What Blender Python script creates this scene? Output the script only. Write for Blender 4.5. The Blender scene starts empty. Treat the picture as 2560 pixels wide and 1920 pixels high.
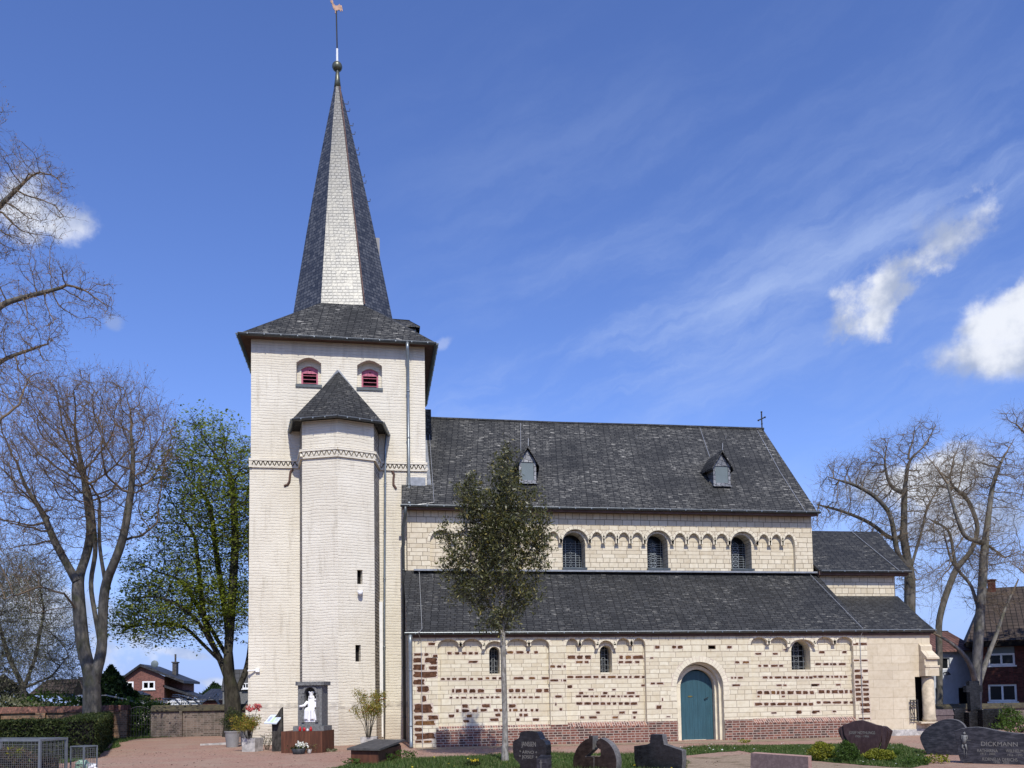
import bpy, math, random
import numpy as np
from mathutils import Vector
from mathutils.geometry import tessellate_polygon
random.seed(7); NPR = np.random.RandomState(7)
R_ = math.radians
SC = bpy.context.scene; COL = SC.collection
# ---------------------------------------------------------------- camera
F, CX, PY = 2199.0, 1280.0, 1597.0
YAW, PIT, ROL = R_(9.0), R_(3.6), R_(-0.9)
CAM = np.array([0.0, -29.0, 1.7])
def _rx(a): c, s = math.cos(a), math.sin(a); return np.array([[1,0,0],[0,c,-s],[0,s,c]])
def _rz(a): c, s = math.cos(a), math.sin(a); return np.array([[c,-s,0],[s,c,0],[0,0,1]])
RM = _rz(-YAW) @ _rx(math.pi/2+PIT) @ _rz(ROL)
cd = bpy.data.cameras.new('camera'); cam = bpy.data.objects.new('camera', cd); COL.objects.link(cam)
cd.sensor_width = 36; cd.lens = 36*F/2560; cd.shift_y = (PY-960)/2560; cd.clip_end = 5000; cd.clip_start = 0.1
from mathutils import Matrix
mw = Matrix([list(RM[i])+[CAM[i]] for i in range(3)]+[[0,0,0,1]])
cam.matrix_world = mw
SC.camera = cam
def ray(px, py): return RM @ np.array([(px-CX)/F, (PY-py)/F, -1.0])
def at(px, py, Y):
    d = ray(px, py); return Vector(CAM + d*((Y-CAM[1])/d[1]))
def gnd(px, py, z=0.0):
    d = ray(px, py); return Vector(CAM + d*((z-CAM[2])/d[2]))
def azel(px, py):
    d = ray(px, py); d = d/np.linalg.norm(d); return math.atan2(d[0], d[1]), math.asin(d[2])
K = 1/0.864
# ---------------------------------------------------------------- sun, sky, exposure
SUN_EL, SUN_AZ = R_(46.5), R_(2.0)      # sun stands behind the camera, slightly to the right
sl = bpy.data.lights.new('sun', 'SUN'); sl.energy = 4.3; sl.angle = R_(0.53); sl.color = (1.0, 0.96, 0.865)
so = bpy.data.objects.new('sun', sl); COL.objects.link(so)
sdir = Vector((math.sin(SUN_AZ)*math.cos(SUN_EL), -math.cos(SUN_AZ)*math.cos(SUN_EL), math.sin(SUN_EL)))
so.rotation_euler = sdir.to_track_quat('Z', 'Y').to_euler(); so.location = (0, -40, 60)
SC.view_settings.view_transform = 'Standard'; SC.view_settings.look = 'None'
SC.view_settings.exposure = 0.0; SC.view_settings.gamma = 1.0
SC.render.engine = 'CYCLES'
try:
    SC.cycles.max_bounces = 6; SC.cycles.transparent_max_bounces = 8; SC.cycles.use_denoising = True
except Exception: pass
W = bpy.data.worlds.new('World'); SC.world = W; W.use_nodes = True
class NT:
    def __init__(s, nt): s.nt = nt
    def n(s, t, ins=None, **kw):
        nd = s.nt.nodes.new(t)
        for k, v in kw.items(): setattr(nd, k, v)
        for k, v in (ins or {}).items(): s.set(nd, k, v)
        return nd
    def set(s, nd, k, v):
        i = nd.inputs[k]
        if isinstance(v, bpy.types.NodeSocket): s.nt.links.new(v, i)
        elif isinstance(v, bpy.types.Node): s.nt.links.new(v.outputs[0], i)
        else:
            if hasattr(i.default_value, '__len__') and len(i.default_value) == 4 and len(v) == 3: v = (*v, 1)
            i.default_value = v
    def m(s, op, a, b=0.0, c=None, clamp=False):
        nd = s.n('ShaderNodeMath', {0: a, 1: b}, operation=op); nd.use_clamp = clamp
        if c is not None: s.set(nd, 2, c)
        return nd.outputs[0]
    def mix(s, f, a, b, mode='MIX'):
        nd = s.n('ShaderNodeMix', data_type='RGBA', blend_type=mode); nd.clamp_factor = True
        s.set(nd, 0, f); s.set(nd, 6, a); s.set(nd, 7, b); return nd.outputs[2]
    def ss(s, x, lo, hi, a=0.0, b=1.0):
        nd = s.n('ShaderNodeMapRange', {0: x, 1: lo, 2: hi, 3: a, 4: b}, interpolation_type='SMOOTHSTEP'); return nd.outputs[0]
    def noise(s, v, scale, detail=3, rough=0.55, **k):
        nd = s.n('ShaderNodeTexNoise', {'Scale': scale, 'Detail': detail, 'Roughness': rough}, **k)
        if v is not None: s.set(nd, 'Vector', v)
        return nd
    def xyz(s, x, y, z=0.0): return s.n('ShaderNodeCombineXYZ', {0: x, 1: y, 2: z}).outputs[0]
def build_world():
    w = NT(W.node_tree); W.node_tree.nodes.clear()
    sky = w.n('ShaderNodeTexSky'); sky.sky_type = 'NISHITA'; sky.sun_disc = False
    sky.sun_elevation = SUN_EL; sky.sun_rotation = math.pi - SUN_AZ
    sky.air_density = 1.0; sky.dust_density = 0.35; sky.ozone_density = 2.2; sky.altitude = 50
    tc = w.n('ShaderNodeTexCoord'); sp = w.n('ShaderNodeSeparateXYZ', {0: tc.outputs['Generated']})
    u = w.m('ARCTAN2', sp.outputs[0], sp.outputs[1]); v = w.m('ARCSINE', sp.outputs[2])
    uv = w.xyz(u, v)
    n1 = w.noise(uv, 9, 8, 0.62).outputs[0]; n2 = w.noise(uv, 30, 6, 0.6).outputs[0]
    nn = w.m('ADD', w.m('MULTIPLY', w.m('SUBTRACT', n1, 0.5), 3.0), w.m('MULTIPLY', w.m('SUBTRACT', n2, 0.5), 1.2))
    def blob(x0, y0, x1, y1, b, amp=1.0, pw=1.0):
        (ua, va), (ub, vb) = azel(x0*K, y0*K), azel(x1*K, y1*K)
        uc, vc = (ua+ub)/2, (va+vb)/2; a = math.hypot(ub-ua, vb-va)/2; th = math.atan2(vb-va, ub-ua); b = b*K/F*0.8
        du = w.m('SUBTRACT', u, uc); dv = w.m('SUBTRACT', v, vc); c, s_ = math.cos(th), math.sin(th)
        p = w.m('MULTIPLY_ADD', du, c/a, w.m('MULTIPLY', dv, s_/a)); q = w.m('MULTIPLY_ADD', du, -s_/b, w.m('MULTIPLY', dv, c/b))
        d = w.m('SQRT', w.m('ADD', w.m('MULTIPLY', p, p), w.m('MULTIPLY', q, q)))
        d = w.m('SUBTRACT', d, w.m('MULTIPLY', nn, amp))
        return w.m('MULTIPLY', w.ss(d, 1.05, 0.35), pw)
    bl = [blob(1790,725,2050,515,80,.95), blob(1820,730,1975,645,62,.95), blob(1950,600,2160,445,62,.9,.9), blob(1900,700,2000,560,30,1.3,.6), blob(1930,580,2120,460,75,1.3,.35),
          blob(1940,785,2400,745,66,.6), blob(2030,755,2400,610,92,.7), blob(2150,690,2400,570,90,.9), blob(70,480,235,490,52,.9,.75), blob(-120,450,180,430,90,.9,.9), blob(215,690,275,700,24,1.0,.4),
          blob(1790,1060,2240,1010,65,1.0,.95), blob(1900,1120,2300,1120,70,1.1,.8), blob(-80,1330,330,1330,120,1.1,.8), blob(330,1400,470,1425,14,.9,.6), blob(400,1470,540,1480,16,.8,.6), blob(930,760,990,720,20,1.3,.25)]
    cm = bl[0]
    for b in bl[1:]: cm = w.m('SUBTRACT', w.m('ADD', cm, b), w.m('MULTIPLY', cm, b))
    # thin cirrus streaks
    (ua, va), (ub, vb) = azel(1080*K, 900*K), azel(2212*K, 360*K); th = math.atan2(vb-va, ub-ua); c, s_ = math.cos(th), math.sin(th)
    p = w.m('MULTIPLY_ADD', u, c, w.m('MULTIPLY', v, s_)); q = w.m('MULTIPLY_ADD', u, -s_, w.m('MULTIPLY', v, c))
    st = w.noise(w.xyz(w.m('MULTIPLY', p, 2.4), w.m('MULTIPLY', w.m('ADD', q, w.m('MULTIPLY', w.m('SUBTRACT', n1, 0.5), 0.06)), 11.5)), 1.0, 7, 0.62).outputs[0]
    q0 = -s_*ua + c*va
    band = w.ss(w.m('ABSOLUTE', w.m('SUBTRACT', q, q0+0.012)), 0.075, 0.0)
    reg = w.m('MULTIPLY', w.ss(u, -0.12, 0.25), w.ss(v, 0.80, 0.25))
    ci = w.m('MULTIPLY', w.ss(st, 0.40, 0.72), w.m('ADD', w.m('MULTIPLY', band, 0.30), w.m('MULTIPLY', reg, 0.30)))
    (uc, vc), (ud, vd) = azel(395*K, 820*K), azel(490*K, 690*K)
    col = w.n('ShaderNodeHueSaturation', {'Saturation': 1.06, 'Value': 1.0, 'Color': w.n('ShaderNodeVectorMath', {0: sky.outputs[0], 1: (0.91, 0.925, 1.27)}, operation='MULTIPLY').outputs[0]}).outputs[0]
    SKY = 0.150
    skyc = w.n('ShaderNodeVectorMath', {0: col, 'Scale': SKY}, operation='SCALE').outputs[0]
    sh = w.noise(w.n('ShaderNodeVectorMath', {0: uv, 1: (0.0, 0.02, 0)}, operation='ADD').outputs[0], 14, 5, 0.55).outputs[0]
    cloud = w.mix(w.ss(sh, 0.38, 0.62), (0.42, 0.49, 0.66), (0.90, 0.93, 1.0))
    skyc = w.mix(w.ss(v, 0.30, 0.0, 0.0, 0.85), skyc, (0.29, 0.46, 0.95))
    out = w.mix(ci, skyc, (0.55, 0.68, 0.98)); out = w.mix(w.m('MULTIPLY', cm, 0.95), out, cloud)
    bg = w.n('ShaderNodeBackground', {'Color': out, 'Strength': 1.0}); o = w.n('ShaderNodeOutputWorld')
    W.node_tree.links.new(bg.outputs[0], o.inputs[0])
build_world()

# ---------------------------------------------------------------- mesh helpers
def tag(o, label=None, cat=None, group=None, kind=None):
    if label: o['label'] = label
    if cat: o['category'] = cat
    if group: o['group'] = group
    if kind: o['kind'] = kind
    return o
def thing(name, label, cat, loc=(0,0,0), rz=0.0, group=None):
    o = bpy.data.objects.new(name, None); COL.objects.link(o); o.location = loc; o.rotation_euler = (0,0,rz); o.empty_display_size = 0.2
    return tag(o, label, cat, group)
def finish(me, name, mats, parent, smooth=False):
    for m in (mats if isinstance(mats, (list, tuple)) else [mats]): me.materials.append(m)
    o = bpy.data.objects.new(name, me); COL.objects.link(o)
    if parent is not None: o.parent = parent
    if smooth: me.polygons.foreach_set('use_smooth', [True]*len(me.polygons))
    return o
def planar_uv(me):
    n = len(me.polygons); nl = len(me.loops)
    if not n: return
    nor = np.empty(n*3); me.polygons.foreach_get('normal', nor); nor = nor.reshape(-1,3)
    tot = np.empty(n, int); me.polygons.foreach_get('loop_total', tot)
    vi = np.empty(nl, int); me.loops.foreach_get('vertex_index', vi)
    co = np.empty(len(me.vertices)*3); me.vertices.foreach_get('co', co); co = co.reshape(-1,3)
    t = np.cross([0,0,1.0], nor); ln = np.linalg.norm(t, axis=1); bad = ln < 1e-3
    t[bad] = [1,0,0]; ln[bad] = 1; t = t/ln[:,None]; b = np.cross(nor, t)
    fi = np.repeat(np.arange(n), tot); P = co[vi]
    uv = np.stack([(P*t[fi]).sum(1), (P*b[fi]).sum(1)], 1)
    l = me.uv_layers.new(name='UVMap'); l.data.foreach_set('uv', uv.astype(np.float32).ravel())
class MB:
    def __init__(s): s.v = []; s.f = []; s.mi = []; s.k = 0
    def face(s, pts, k=None):
        i = len(s.v); s.v += [tuple(p) for p in pts]; s.f.append(list(range(i, i+len(pts)))); s.mi.append(s.k if k is None else k)
    def box(s, x0, x1, y0, y1, z0, z1, k=None):
        s.hexa([(x0,y0,z0),(x1,y0,z0),(x1,y1,z0),(x0,y1,z0),(x0,y0,z1),(x1,y0,z1),(x1,y1,z1),(x0,y1,z1)], k); return s
    def hexa(s, p, k=None):
        i = len(s.v); s.v += [tuple(q) for q in p]
        for f in ((0,3,2,1),(4,5,6,7),(0,1,5,4),(1,2,6,5),(2,3,7,6),(3,0,4,7)): s.f.append([i+a for a in f]); s.mi.append(s.k if k is None else k)
    def prism(s, pts, vec, k=None):   # closed outline pts extruded by vec
        pts = [Vector(p) for p in pts]; vec = Vector(vec); n = len(pts); i = len(s.v)
        s.v += [tuple(p) for p in pts] + [tuple(p+vec) for p in pts]
        tri = tessellate_polygon([pts])
        nf = Vector((0,0,0))
        for a in range(n): nf += pts[a].cross(pts[(a+1) % n])
        flip = nf.dot(vec) > 0; kk = s.k if k is None else k
        for t in tri:
            t = list(t); tn = (pts[t[1]]-pts[t[0]]).cross(pts[t[2]]-pts[t[0]])
            if tn.dot(vec) > 0: t = t[::-1]
            s.f.append([i+a for a in t]); s.mi.append(kk); s.f.append([i+n+a for a in t[::-1]]); s.mi.append(kk)
        for a in range(n):
            b = (a+1) % n; q = [i+a, i+n+a, i+n+b, i+b]
            s.f.append(q if not flip else q[::-1]); s.mi.append(kk)
        return s
    def tube(s, path, r, n=6, k=None, cap=True):
        path = [Vector(p) for p in path]; rr = r if isinstance(r, (list, tuple)) else [r]*len(path); i0 = len(s.v); kk = s.k if k is None else k
        ref = None
        for j, p in enumerate(path):
            d = (path[min(j+1, len(path)-1)] - path[max(j-1, 0)]).normalized()
            if ref is None: ref = d.orthogonal().normalized()
            a = (ref - d*ref.dot(d)).normalized(); b = d.cross(a); ref = a
            for q in range(n): t = 2*math.pi*q/n; s.v.append(tuple(p + (a*math.cos(t)+b*math.sin(t))*rr[j]))
        for j in range(len(path)-1):
            for q in range(n):
                A = i0+j*n; s.f.append([A+q, A+(q+1)%n, A+n+(q+1)%n, A+n+q]); s.mi.append(kk)
        if cap:
            s.f.append([i0+q for q in range(n)][::-1]); s.mi.append(kk); e = i0+(len(path)-1)*n; s.f.append([e+q for q in range(n)]); s.mi.append(kk)
        return s
    def lathe(s, c, prof, n=16, k=None, a0=0.0, sx=1.0, sy=1.0):
        i0 = len(s.v); kk = s.k if k is None else k
        for r, z in prof:
            for q in range(n): t = a0+2*math.pi*q/n; s.v.append((c[0]+sx*r*math.cos(t), c[1]+sy*r*math.sin(t), c[2]+z))
        for j in range(len(prof)-1):
            for q in range(n):
                A = i0+j*n; s.f.append([A+q, A+(q+1)%n, A+n+(q+1)%n, A+n+q]); s.mi.append(kk)
        s.f.append([i0+q for q in range(n)][::-1]); s.mi.append(kk); e = i0+(len(prof)-1)*n; s.f.append([e+q for q in range(n)]); s.mi.append(kk)
        return s
    def ball(s, c, r, n=12, k=None, sz=1.0):
        m = n//2; return s.lathe(c, [(max(r*math.sin(math.pi*j/m), 1e-4), -r*sz*math.cos(math.pi*j/m)) for j in range(m+1)], n, k)
    def wall(s, outer, holes=(), depth=0.0, O=(0,0,0), U=(1,0,0), V=(0,0,1), k=None, kr=None, close=False):
        O, U, V = Vector(O), Vector(U), Vector(V); N = U.cross(V).normalized(); kk = s.k if k is None else k; kr = kk if kr is None else kr
        loops = [[Vector((a, b, 0)) for a, b in l] for l in (outer, *holes)]; flat = [p for l in loops for p in l]
        i = len(s.v); P = [O+U*p.x+V*p.y for p in flat]; s.v += [tuple(p) for p in P]
        for t in tessellate_polygon(loops):
            t = list(t); tn = (P[t[1]]-P[t[0]]).cross(P[t[2]]-P[t[0]])
            if tn.dot(N) < 0: t = t[::-1]
            s.f.append([i+a for a in t]); s.mi.append(kk)
        if depth:
            for l in (list(holes) + ([outer] if close else [])):
                for a in range(len(l)):
                    p, q = l[a], l[(a+1) % len(l)]; A = O+U*p[0]+V*p[1]; B = O+U*q[0]+V*q[1]
                    s.face([A, B, B-N*depth, A-N*depth], kr)
        return s
    def build(s, name, mats, parent=None, smooth=False, uv=True):
        me = bpy.data.meshes.new(name); me.from_pydata(s.v, [], s.f); me.polygons.foreach_set('material_index', s.mi); me.update()
        if uv: planar_uv(me)
        return finish(me, name, mats, parent, smooth)
def np_mesh(name, V, Fa, mats, parent, smooth=False, mi=None):
    V = np.asarray(V, np.float32); Fa = np.asarray(Fa, np.int32); n, k = Fa.shape
    me = bpy.data.meshes.new(name); me.vertices.add(len(V)); me.vertices.foreach_set('co', V.ravel())
    me.loops.add(n*k); me.loops.foreach_set('vertex_index', Fa.ravel()); me.polygons.add(n)
    me.polygons.foreach_set('loop_start', np.arange(0, n*k, k, dtype=np.int32))
    if mi is not None: me.polygons.foreach_set('material_index', np.asarray(mi, np.int32))
    me.update(calc_edges=True); me.validate()
    return finish(me, name, mats, parent, smooth)

# ---------------------------------------------------------------- materials
def mat(name, fn, rough=0.8, spec=0.3, metal=0.0):
    m = bpy.data.materials.new(name); m.use_nodes = True; nt = NT(m.node_tree); b = m.node_tree.nodes['Principled BSDF']
    b.inputs['Roughness'].default_value = rough; b.inputs['Specular IOR Level'].default_value = spec; b.inputs['Metallic'].default_value = metal
    r = fn(nt, b)
    if r is not None: nt.set(b, 'Base Color', r)
    return m
def uvc(n): return n.n('ShaderNodeTexCoord').outputs['UV']
def obc(n): return n.n('ShaderNodeTexCoord').outputs['Object']
def warp(n, v, sc, amt):
    w = n.noise(v, sc, 3).outputs['Color']
    return n.n('ShaderNodeVectorMath', {0: v, 1: n.n('ShaderNodeVectorMath', {0: n.n('ShaderNodeVectorMath', {0: w, 1: (0.5,0.5,0.5)}, operation='SUBTRACT').outputs[0], 'Scale': amt}, operation='SCALE').outputs[0]}, operation='ADD').outputs[0]
def rowwarp(n, v, a=0.05, b=0.03):
    s = n.n('ShaderNodeSeparateXYZ', {0: v}); z = s.outputs[1]
    z2 = n.m('ADD', z, n.m('ADD', n.m('MULTIPLY', n.m('SINE', n.m('MULTIPLY', z, 2.7)), a), n.m('MULTIPLY', n.m('SINE', n.m('MULTIPLY', z, 7.1)), b)))
    return n.xyz(s.outputs[0], z2)
def brick(n, v, w, h, mortar, c1, c2, cm, off=0.5, sq=1.0, sqf=2, bias=0.0, smooth=0.1):
    nd = n.n('ShaderNodeTexBrick', {'Vector': v, 'Color1': c1, 'Color2': c2, 'Mortar': cm, 'Scale': 1.0, 'Mortar Size': mortar, 'Mortar Smooth': smooth, 'Bias': bias, 'Brick Width': w, 'Row Height': h})
    nd.offset = off; nd.squash = sq; nd.squash_frequency = sqf; return nd
def bump(n, b, h, st=0.5, dist=0.02): n.set(b, 'Normal', n.n('ShaderNodeBump', {'Strength': st, 'Distance': dist, 'Height': h}).outputs[0])
def m_whitewash(n, b):
    v = uvc(n); vw = warp(n, warp(n, rowwarp(n, v, 0.03, 0.016), 1.6, 0.10), 7.0, 0.05)
    br = brick(n, vw, 0.37, 0.104, 0.020, (0.0,)*3, (1.0,)*3, (0,0,0), 0.45, 0.7, 3, smooth=1.0)
    sx = n.n('ShaderNodeSeparateXYZ', {0: vw}); fz = n.m('FRACT', n.m('DIVIDE', sx.outputs[1], 0.104)); row = n.ss(n.m('ABSOLUTE', n.m('SUBTRACT', fz, 0.5)), 0.27, 0.5)
    st_ = n.noise(n.n('ShaderNodeMapping', {'Vector': v, 'Scale': (1.1, 4.0, 1)}).outputs[0], 2.4, 5, 0.65).outputs[0]
    row = n.m('MULTIPLY', row, n.ss(st_, 0.30, 0.62))
    hgt = n.m('ADD', n.m('MULTIPLY', row, -1.3), n.m('ADD', n.m('MULTIPLY', br.outputs[0], 0.30), n.m('MULTIPLY', n.noise(n.n('ShaderNodeMapping', {'Vector': v, 'Scale': (0.7, 1.5, 1)}).outputs[0], 13, 5, 0.6).outputs[0], 1.5)))
    hgt = n.m('SUBTRACT', hgt, n.m('MULTIPLY', br.outputs['Fac'], 0.35)); bump(n, b, hgt, 0.44, 0.022)
    big = n.noise(v, 0.5, 5, 0.6).outputs[0]
    c = n.mix(n.ss(big, 0.32, 0.7), (0.662, 0.604, 0.488), (0.742, 0.690, 0.572))
    c = n.mix(n.m('MULTIPLY', br.outputs[0], 0.12), c, (0.56, 0.50, 0.41))
    c = n.mix(n.m('MULTIPLY', row, 0.19), c, (0.36, 0.31, 0.25))
    st = n.noise(n.n('ShaderNodeMapping', {'Vector': v, 'Scale': (2.6, 0.35, 1)}).outputs[0], 1.6, 6, 0.7).outputs[0]
    c = n.mix(n.m('MULTIPLY', n.ss(st, 0.50, 0.72), 0.50), c, (0.44, 0.39, 0.30))
    pt = n.noise(v, 2.3, 6, 0.75).outputs[0]; c = n.mix(n.m('MULTIPLY', n.ss(pt, 0.60, 0.70), 0.35), c, (0.40, 0.34, 0.28))
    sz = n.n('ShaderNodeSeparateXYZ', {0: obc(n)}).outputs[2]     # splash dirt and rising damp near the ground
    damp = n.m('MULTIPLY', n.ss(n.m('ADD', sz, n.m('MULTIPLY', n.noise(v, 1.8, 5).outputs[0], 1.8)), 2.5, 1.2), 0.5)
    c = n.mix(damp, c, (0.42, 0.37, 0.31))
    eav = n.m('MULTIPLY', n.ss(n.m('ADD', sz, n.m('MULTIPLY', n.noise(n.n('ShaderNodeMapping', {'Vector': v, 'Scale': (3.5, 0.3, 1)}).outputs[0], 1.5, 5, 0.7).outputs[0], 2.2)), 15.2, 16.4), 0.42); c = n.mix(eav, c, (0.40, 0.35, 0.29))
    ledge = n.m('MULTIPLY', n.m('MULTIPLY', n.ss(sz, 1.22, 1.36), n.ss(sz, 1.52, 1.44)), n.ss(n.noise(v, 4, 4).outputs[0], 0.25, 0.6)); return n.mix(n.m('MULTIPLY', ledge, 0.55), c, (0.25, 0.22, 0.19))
def m_ashlar(w, h, c1, c2, cm, mort=0.011, wv=0.02, rw=(0.05, 0.02), bs=0.35):
    def fn(n, b):
        v = uvc(n); vw = warp(n, rowwarp(n, v, *rw), 2.5, wv)
        br = brick(n, vw, w, h, mort, c1, c2, cm, 0.5, 0.75, 3, 0.0, 0.15)
        br2 = brick(n, n.n('ShaderNodeVectorMath', {0: vw, 1: (0.13, 0.0, 0)}, operation='ADD').outputs[0], w*1.37, h, mort, c1, c2, cm, 0.37, 1.2, 2, 0.0, 0.15)
        sel = n.ss(n.n('ShaderNodeTexWhiteNoise', {'Vector': n.xyz(0.0, n.m('FLOOR', n.m('DIVIDE', n.n('ShaderNodeSeparateXYZ', {0: vw}).outputs[1], h)))}, noise_dimensions='3D').outputs[0], 0.49, 0.51)
        c = n.mix(sel, br.outputs[0], br2.outputs[0]); f = n.m('ADD', n.m('MULTIPLY', br.outputs[1], n.m('SUBTRACT', 1.0, sel)), n.m('MULTIPLY', br2.outputs[1], sel))
        g = n.noise(v, 6, 6, 0.65).outputs[0]; c = n.mix(n.ss(g, 0.35, 0.75), c, n.mix(1.0, c, (0.86, 0.83, 0.78), 'MULTIPLY'))
        big = n.noise(v, 0.7, 4).outputs[0]; c = n.mix(n.m('MULTIPLY', n.ss(big, 0.5, 0.75), 0.25), c, (0.42, 0.35, 0.26))
        bump(n, b, n.m('ADD', n.m('SUBTRACT', 1.0, f), n.m('MULTIPLY', n.noise(v, 40, 3).outputs[0], 0.25)), bs, 0.012)
        return c
    return fn
def m_redbrick(w, h, c1, c2, c3, cm, mort=0.012, dirt=0.3, rot=0.0, vert=False):
    def fn(n, b):
        v = uvc(n)
        if vert: v = n.n('ShaderNodeMapping', {'Vector': v, 'Rotation': (0,0,math.pi/2)}).outputs[0]
        vw = warp(n, v, 6, 0.012)
        br = brick(n, vw, w, h, mort, (0,0,0), (1,1,1), (0,0,0), 0.5, 0.6, 2, 0.0, 0.2)
        c = n.mix(n.ss(br.outputs[0], 0.1, 0.5), c1, c2); c = n.mix(n.ss(br.outputs[0], 0.6, 0.95), c, c3)
        c = n.mix(n.ss(n.noise(v, 7, 5).outputs[0], 0.4, 0.8), c, n.mix(1.0, c, (0.6,0.58,0.56), 'MULTIPLY'))
        c = n.mix(br.outputs[1], c, cm)
        c = n.mix(n.m('MULTIPLY', n.ss(n.noise(obc(n), 0.9, 6, 0.65).outputs[0], 0.45, 0.7), dirt), c, (0.05, 0.05, 0.035))
        bump(n, b, n.m('SUBTRACT', 1.0, br.outputs[1]), 0.4, 0.01); return c
    return fn
def m_slate(c1, c2, lich, lt, rot=0.12, rough=0.6, w=0.27, h=0.135, rv=0.12):
    def fn(n, b):
        v = uvc(n); vr = n.n('ShaderNodeMapping', {'Vector': v, 'Rotation': (0,0,rot)}).outputs[0]
        vw = warp(n, vr, 2.2, 0.05)
        br = brick(n, vw, w, h, 0.016, (0,0,0), (1,1,1), (0,0,0), 0.43, 0.8, 2, 0.0, 0.5)
        c = n.mix(br.outputs[0], c1, c2)
        reg = n.noise(v, 0.55, 4, 0.6).outputs[0]
        per = n.ss(br.outputs[0], 0.72, 0.98)
        sp = n.noise(n.n('ShaderNodeMapping', {'Vector': vr, 'Scale': (2.4, 6.5, 1)}).outputs[0], 1.6, 5, 0.6).outputs[0]
        lm = n.m('MULTIPLY', n.m('MULTIPLY', n.ss(reg, 0.36, 0.62), n.ss(sp, lt, lt+0.14)), n.m('ADD', n.m('MULTIPLY', per, 0.6), 0.4))
        c = n.mix(n.m('MULTIPLY', lm, 0.8), c, lich)
        c = n.mix(n.m('MULTIPLY', br.outputs[1], 0.85), c, (0.008, 0.008, 0.009))
        zz = n.n('ShaderNodeSeparateXYZ', {0: vw}).outputs[1]; fr = n.m('FRACT', n.m('DIVIDE', zz, h))
        hgt = n.m('ADD', n.m('MULTIPLY', n.m('SUBTRACT', 1.0, fr), 1.0), n.m('MULTIPLY', br.outputs[0], 0.5))
        bump(n, b, n.m('ADD', hgt, n.m('MULTIPLY', n.noise(v, 9, 4).outputs[0], 0.6)), 0.42, 0.02)
        n.set(b, 'Roughness', n.m('ADD', rough-0.05, n.m('MULTIPLY', br.outputs[0], rv)))
        return c
    return fn
def m_flat(c, var=0.25, sc=4.0, bst=0.0, bsc=20.0):
    def fn(n, b):
        v = obc(n); g = n.noise(v, sc, 5, 0.6).outputs[0]
        if bst: bump(n, b, n.noise(v, bsc, 4).outputs[0], bst, 0.02)
        return n.mix(n.ss(g, 0.3, 0.7), tuple(x*(1-var) for x in c), tuple(min(1, x*(1+var)) for x in c))
    return fn
def m_granite(c, c2, sc=5.0, stretch=(1,1,1)):
    def fn(n, b):
        v = n.n('ShaderNodeMapping', {'Vector': obc(n), 'Scale': stretch}).outputs[0]
        g = n.noise(v, sc, 6, 0.7, ).outputs[0]; s = n.noise(obc(n), 120, 2).outputs[0]
        vv = n.n('ShaderNodeMapping', {'Vector': warp(n, v, sc*0.35, 0.35), 'Scale': (1, 1, 3.2)}).outputs[0]; d = n.noise(vv, sc*0.9, 5, 0.65).outputs[0]
        x = n.mix(n.ss(n.m('ADD', n.m('MULTIPLY', g, 0.5), n.m('MULTIPLY', d, 0.5)), 0.42, 0.68), c, c2)
        return n.mix(n.m('MULTIPLY', n.ss(s, 0.6, 0.75), 0.4), x, tuple(min(1, q*2.2) for q in c2))
    return fn
def m_corten(n, b):
    v = obc(n); s = n.noise(n.n('ShaderNodeMapping', {'Vector': v, 'Scale': (9, 9, 0.8)}).outputs[0], 1.5, 5, 0.6).outputs[0]; g = n.noise(v, 30, 4).outputs[0]
    c = n.mix(n.ss(s, 0.35, 0.7), (0.075, 0.030, 0.018), (0.14, 0.055, 0.03)); return n.mix(n.m('MULTIPLY', n.ss(g, 0.5, 0.8), 0.4), c, (0.05, 0.025, 0.018))
def m_gravel(n, b):
    v = obc(n); g = n.noise(v, 14, 7, 0.8).outputs[0]; big = n.noise(v, 0.6, 5, 0.6).outputs[0]; vo = n.n('ShaderNodeTexVoronoi', {'Vector': v, 'Scale': 55.0})
    c = n.mix(n.ss(g, 0.3, 0.7), (0.17, 0.088, 0.062), (0.50, 0.30, 0.22)); c = n.mix(n.m('MULTIPLY', n.ss(big, 0.42, 0.66), 0.6), c, (0.36, 0.265, 0.19))
    c = n.mix(n.m('MULTIPLY', vo.outputs['Color'], 0.18), c, (0.5, 0.42, 0.36))
    c = n.mix(n.m('MULTIPLY', n.ss(n.noise(v, 3.2, 5, 0.7).outputs[0], 0.56, 0.70), 0.6), c, (0.11, 0.075, 0.05))
    c = n.mix(n.m('MULTIPLY', n.ss(n.noise(n.n('ShaderNodeMapping', {'Vector': v, 'Scale': (0.5, 2.2, 1)}).outputs[0], 1.4, 6, 0.7).outputs[0], 0.5, 0.72), 0.5), c, (0.22, 0.135, 0.095))
    bump(n, b, n.m('ADD', vo.outputs[0], g), 0.5, 0.02); return c
def m_soil(n, b):
    v = obc(n); g = n.noise(v, 18, 6, 0.75).outputs[0]; big = n.noise(v, 1.5, 5).outputs[0]
    c = n.mix(n.ss(g, 0.3, 0.7), (0.22, 0.16, 0.11), (0.40, 0.31, 0.22)); bump(n, b, g, 0.6, 0.03); return n.mix(n.ss(big, 0.5, 0.7), c, (0.17, 0.13, 0.08))
def m_turf(n, b):
    v = obc(n); g = n.noise(v, 22, 6, 0.75).outputs[0]; c = n.mix(n.ss(g, 0.3, 0.7), (0.018, 0.04, 0.008), (0.06, 0.115, 0.02))
    return n.mix(n.m('MULTIPLY', n.ss(n.noise(v, 2.0, 5).outputs[0], 0.5, 0.7), 0.6), c, (0.12, 0.10, 0.05))
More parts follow.
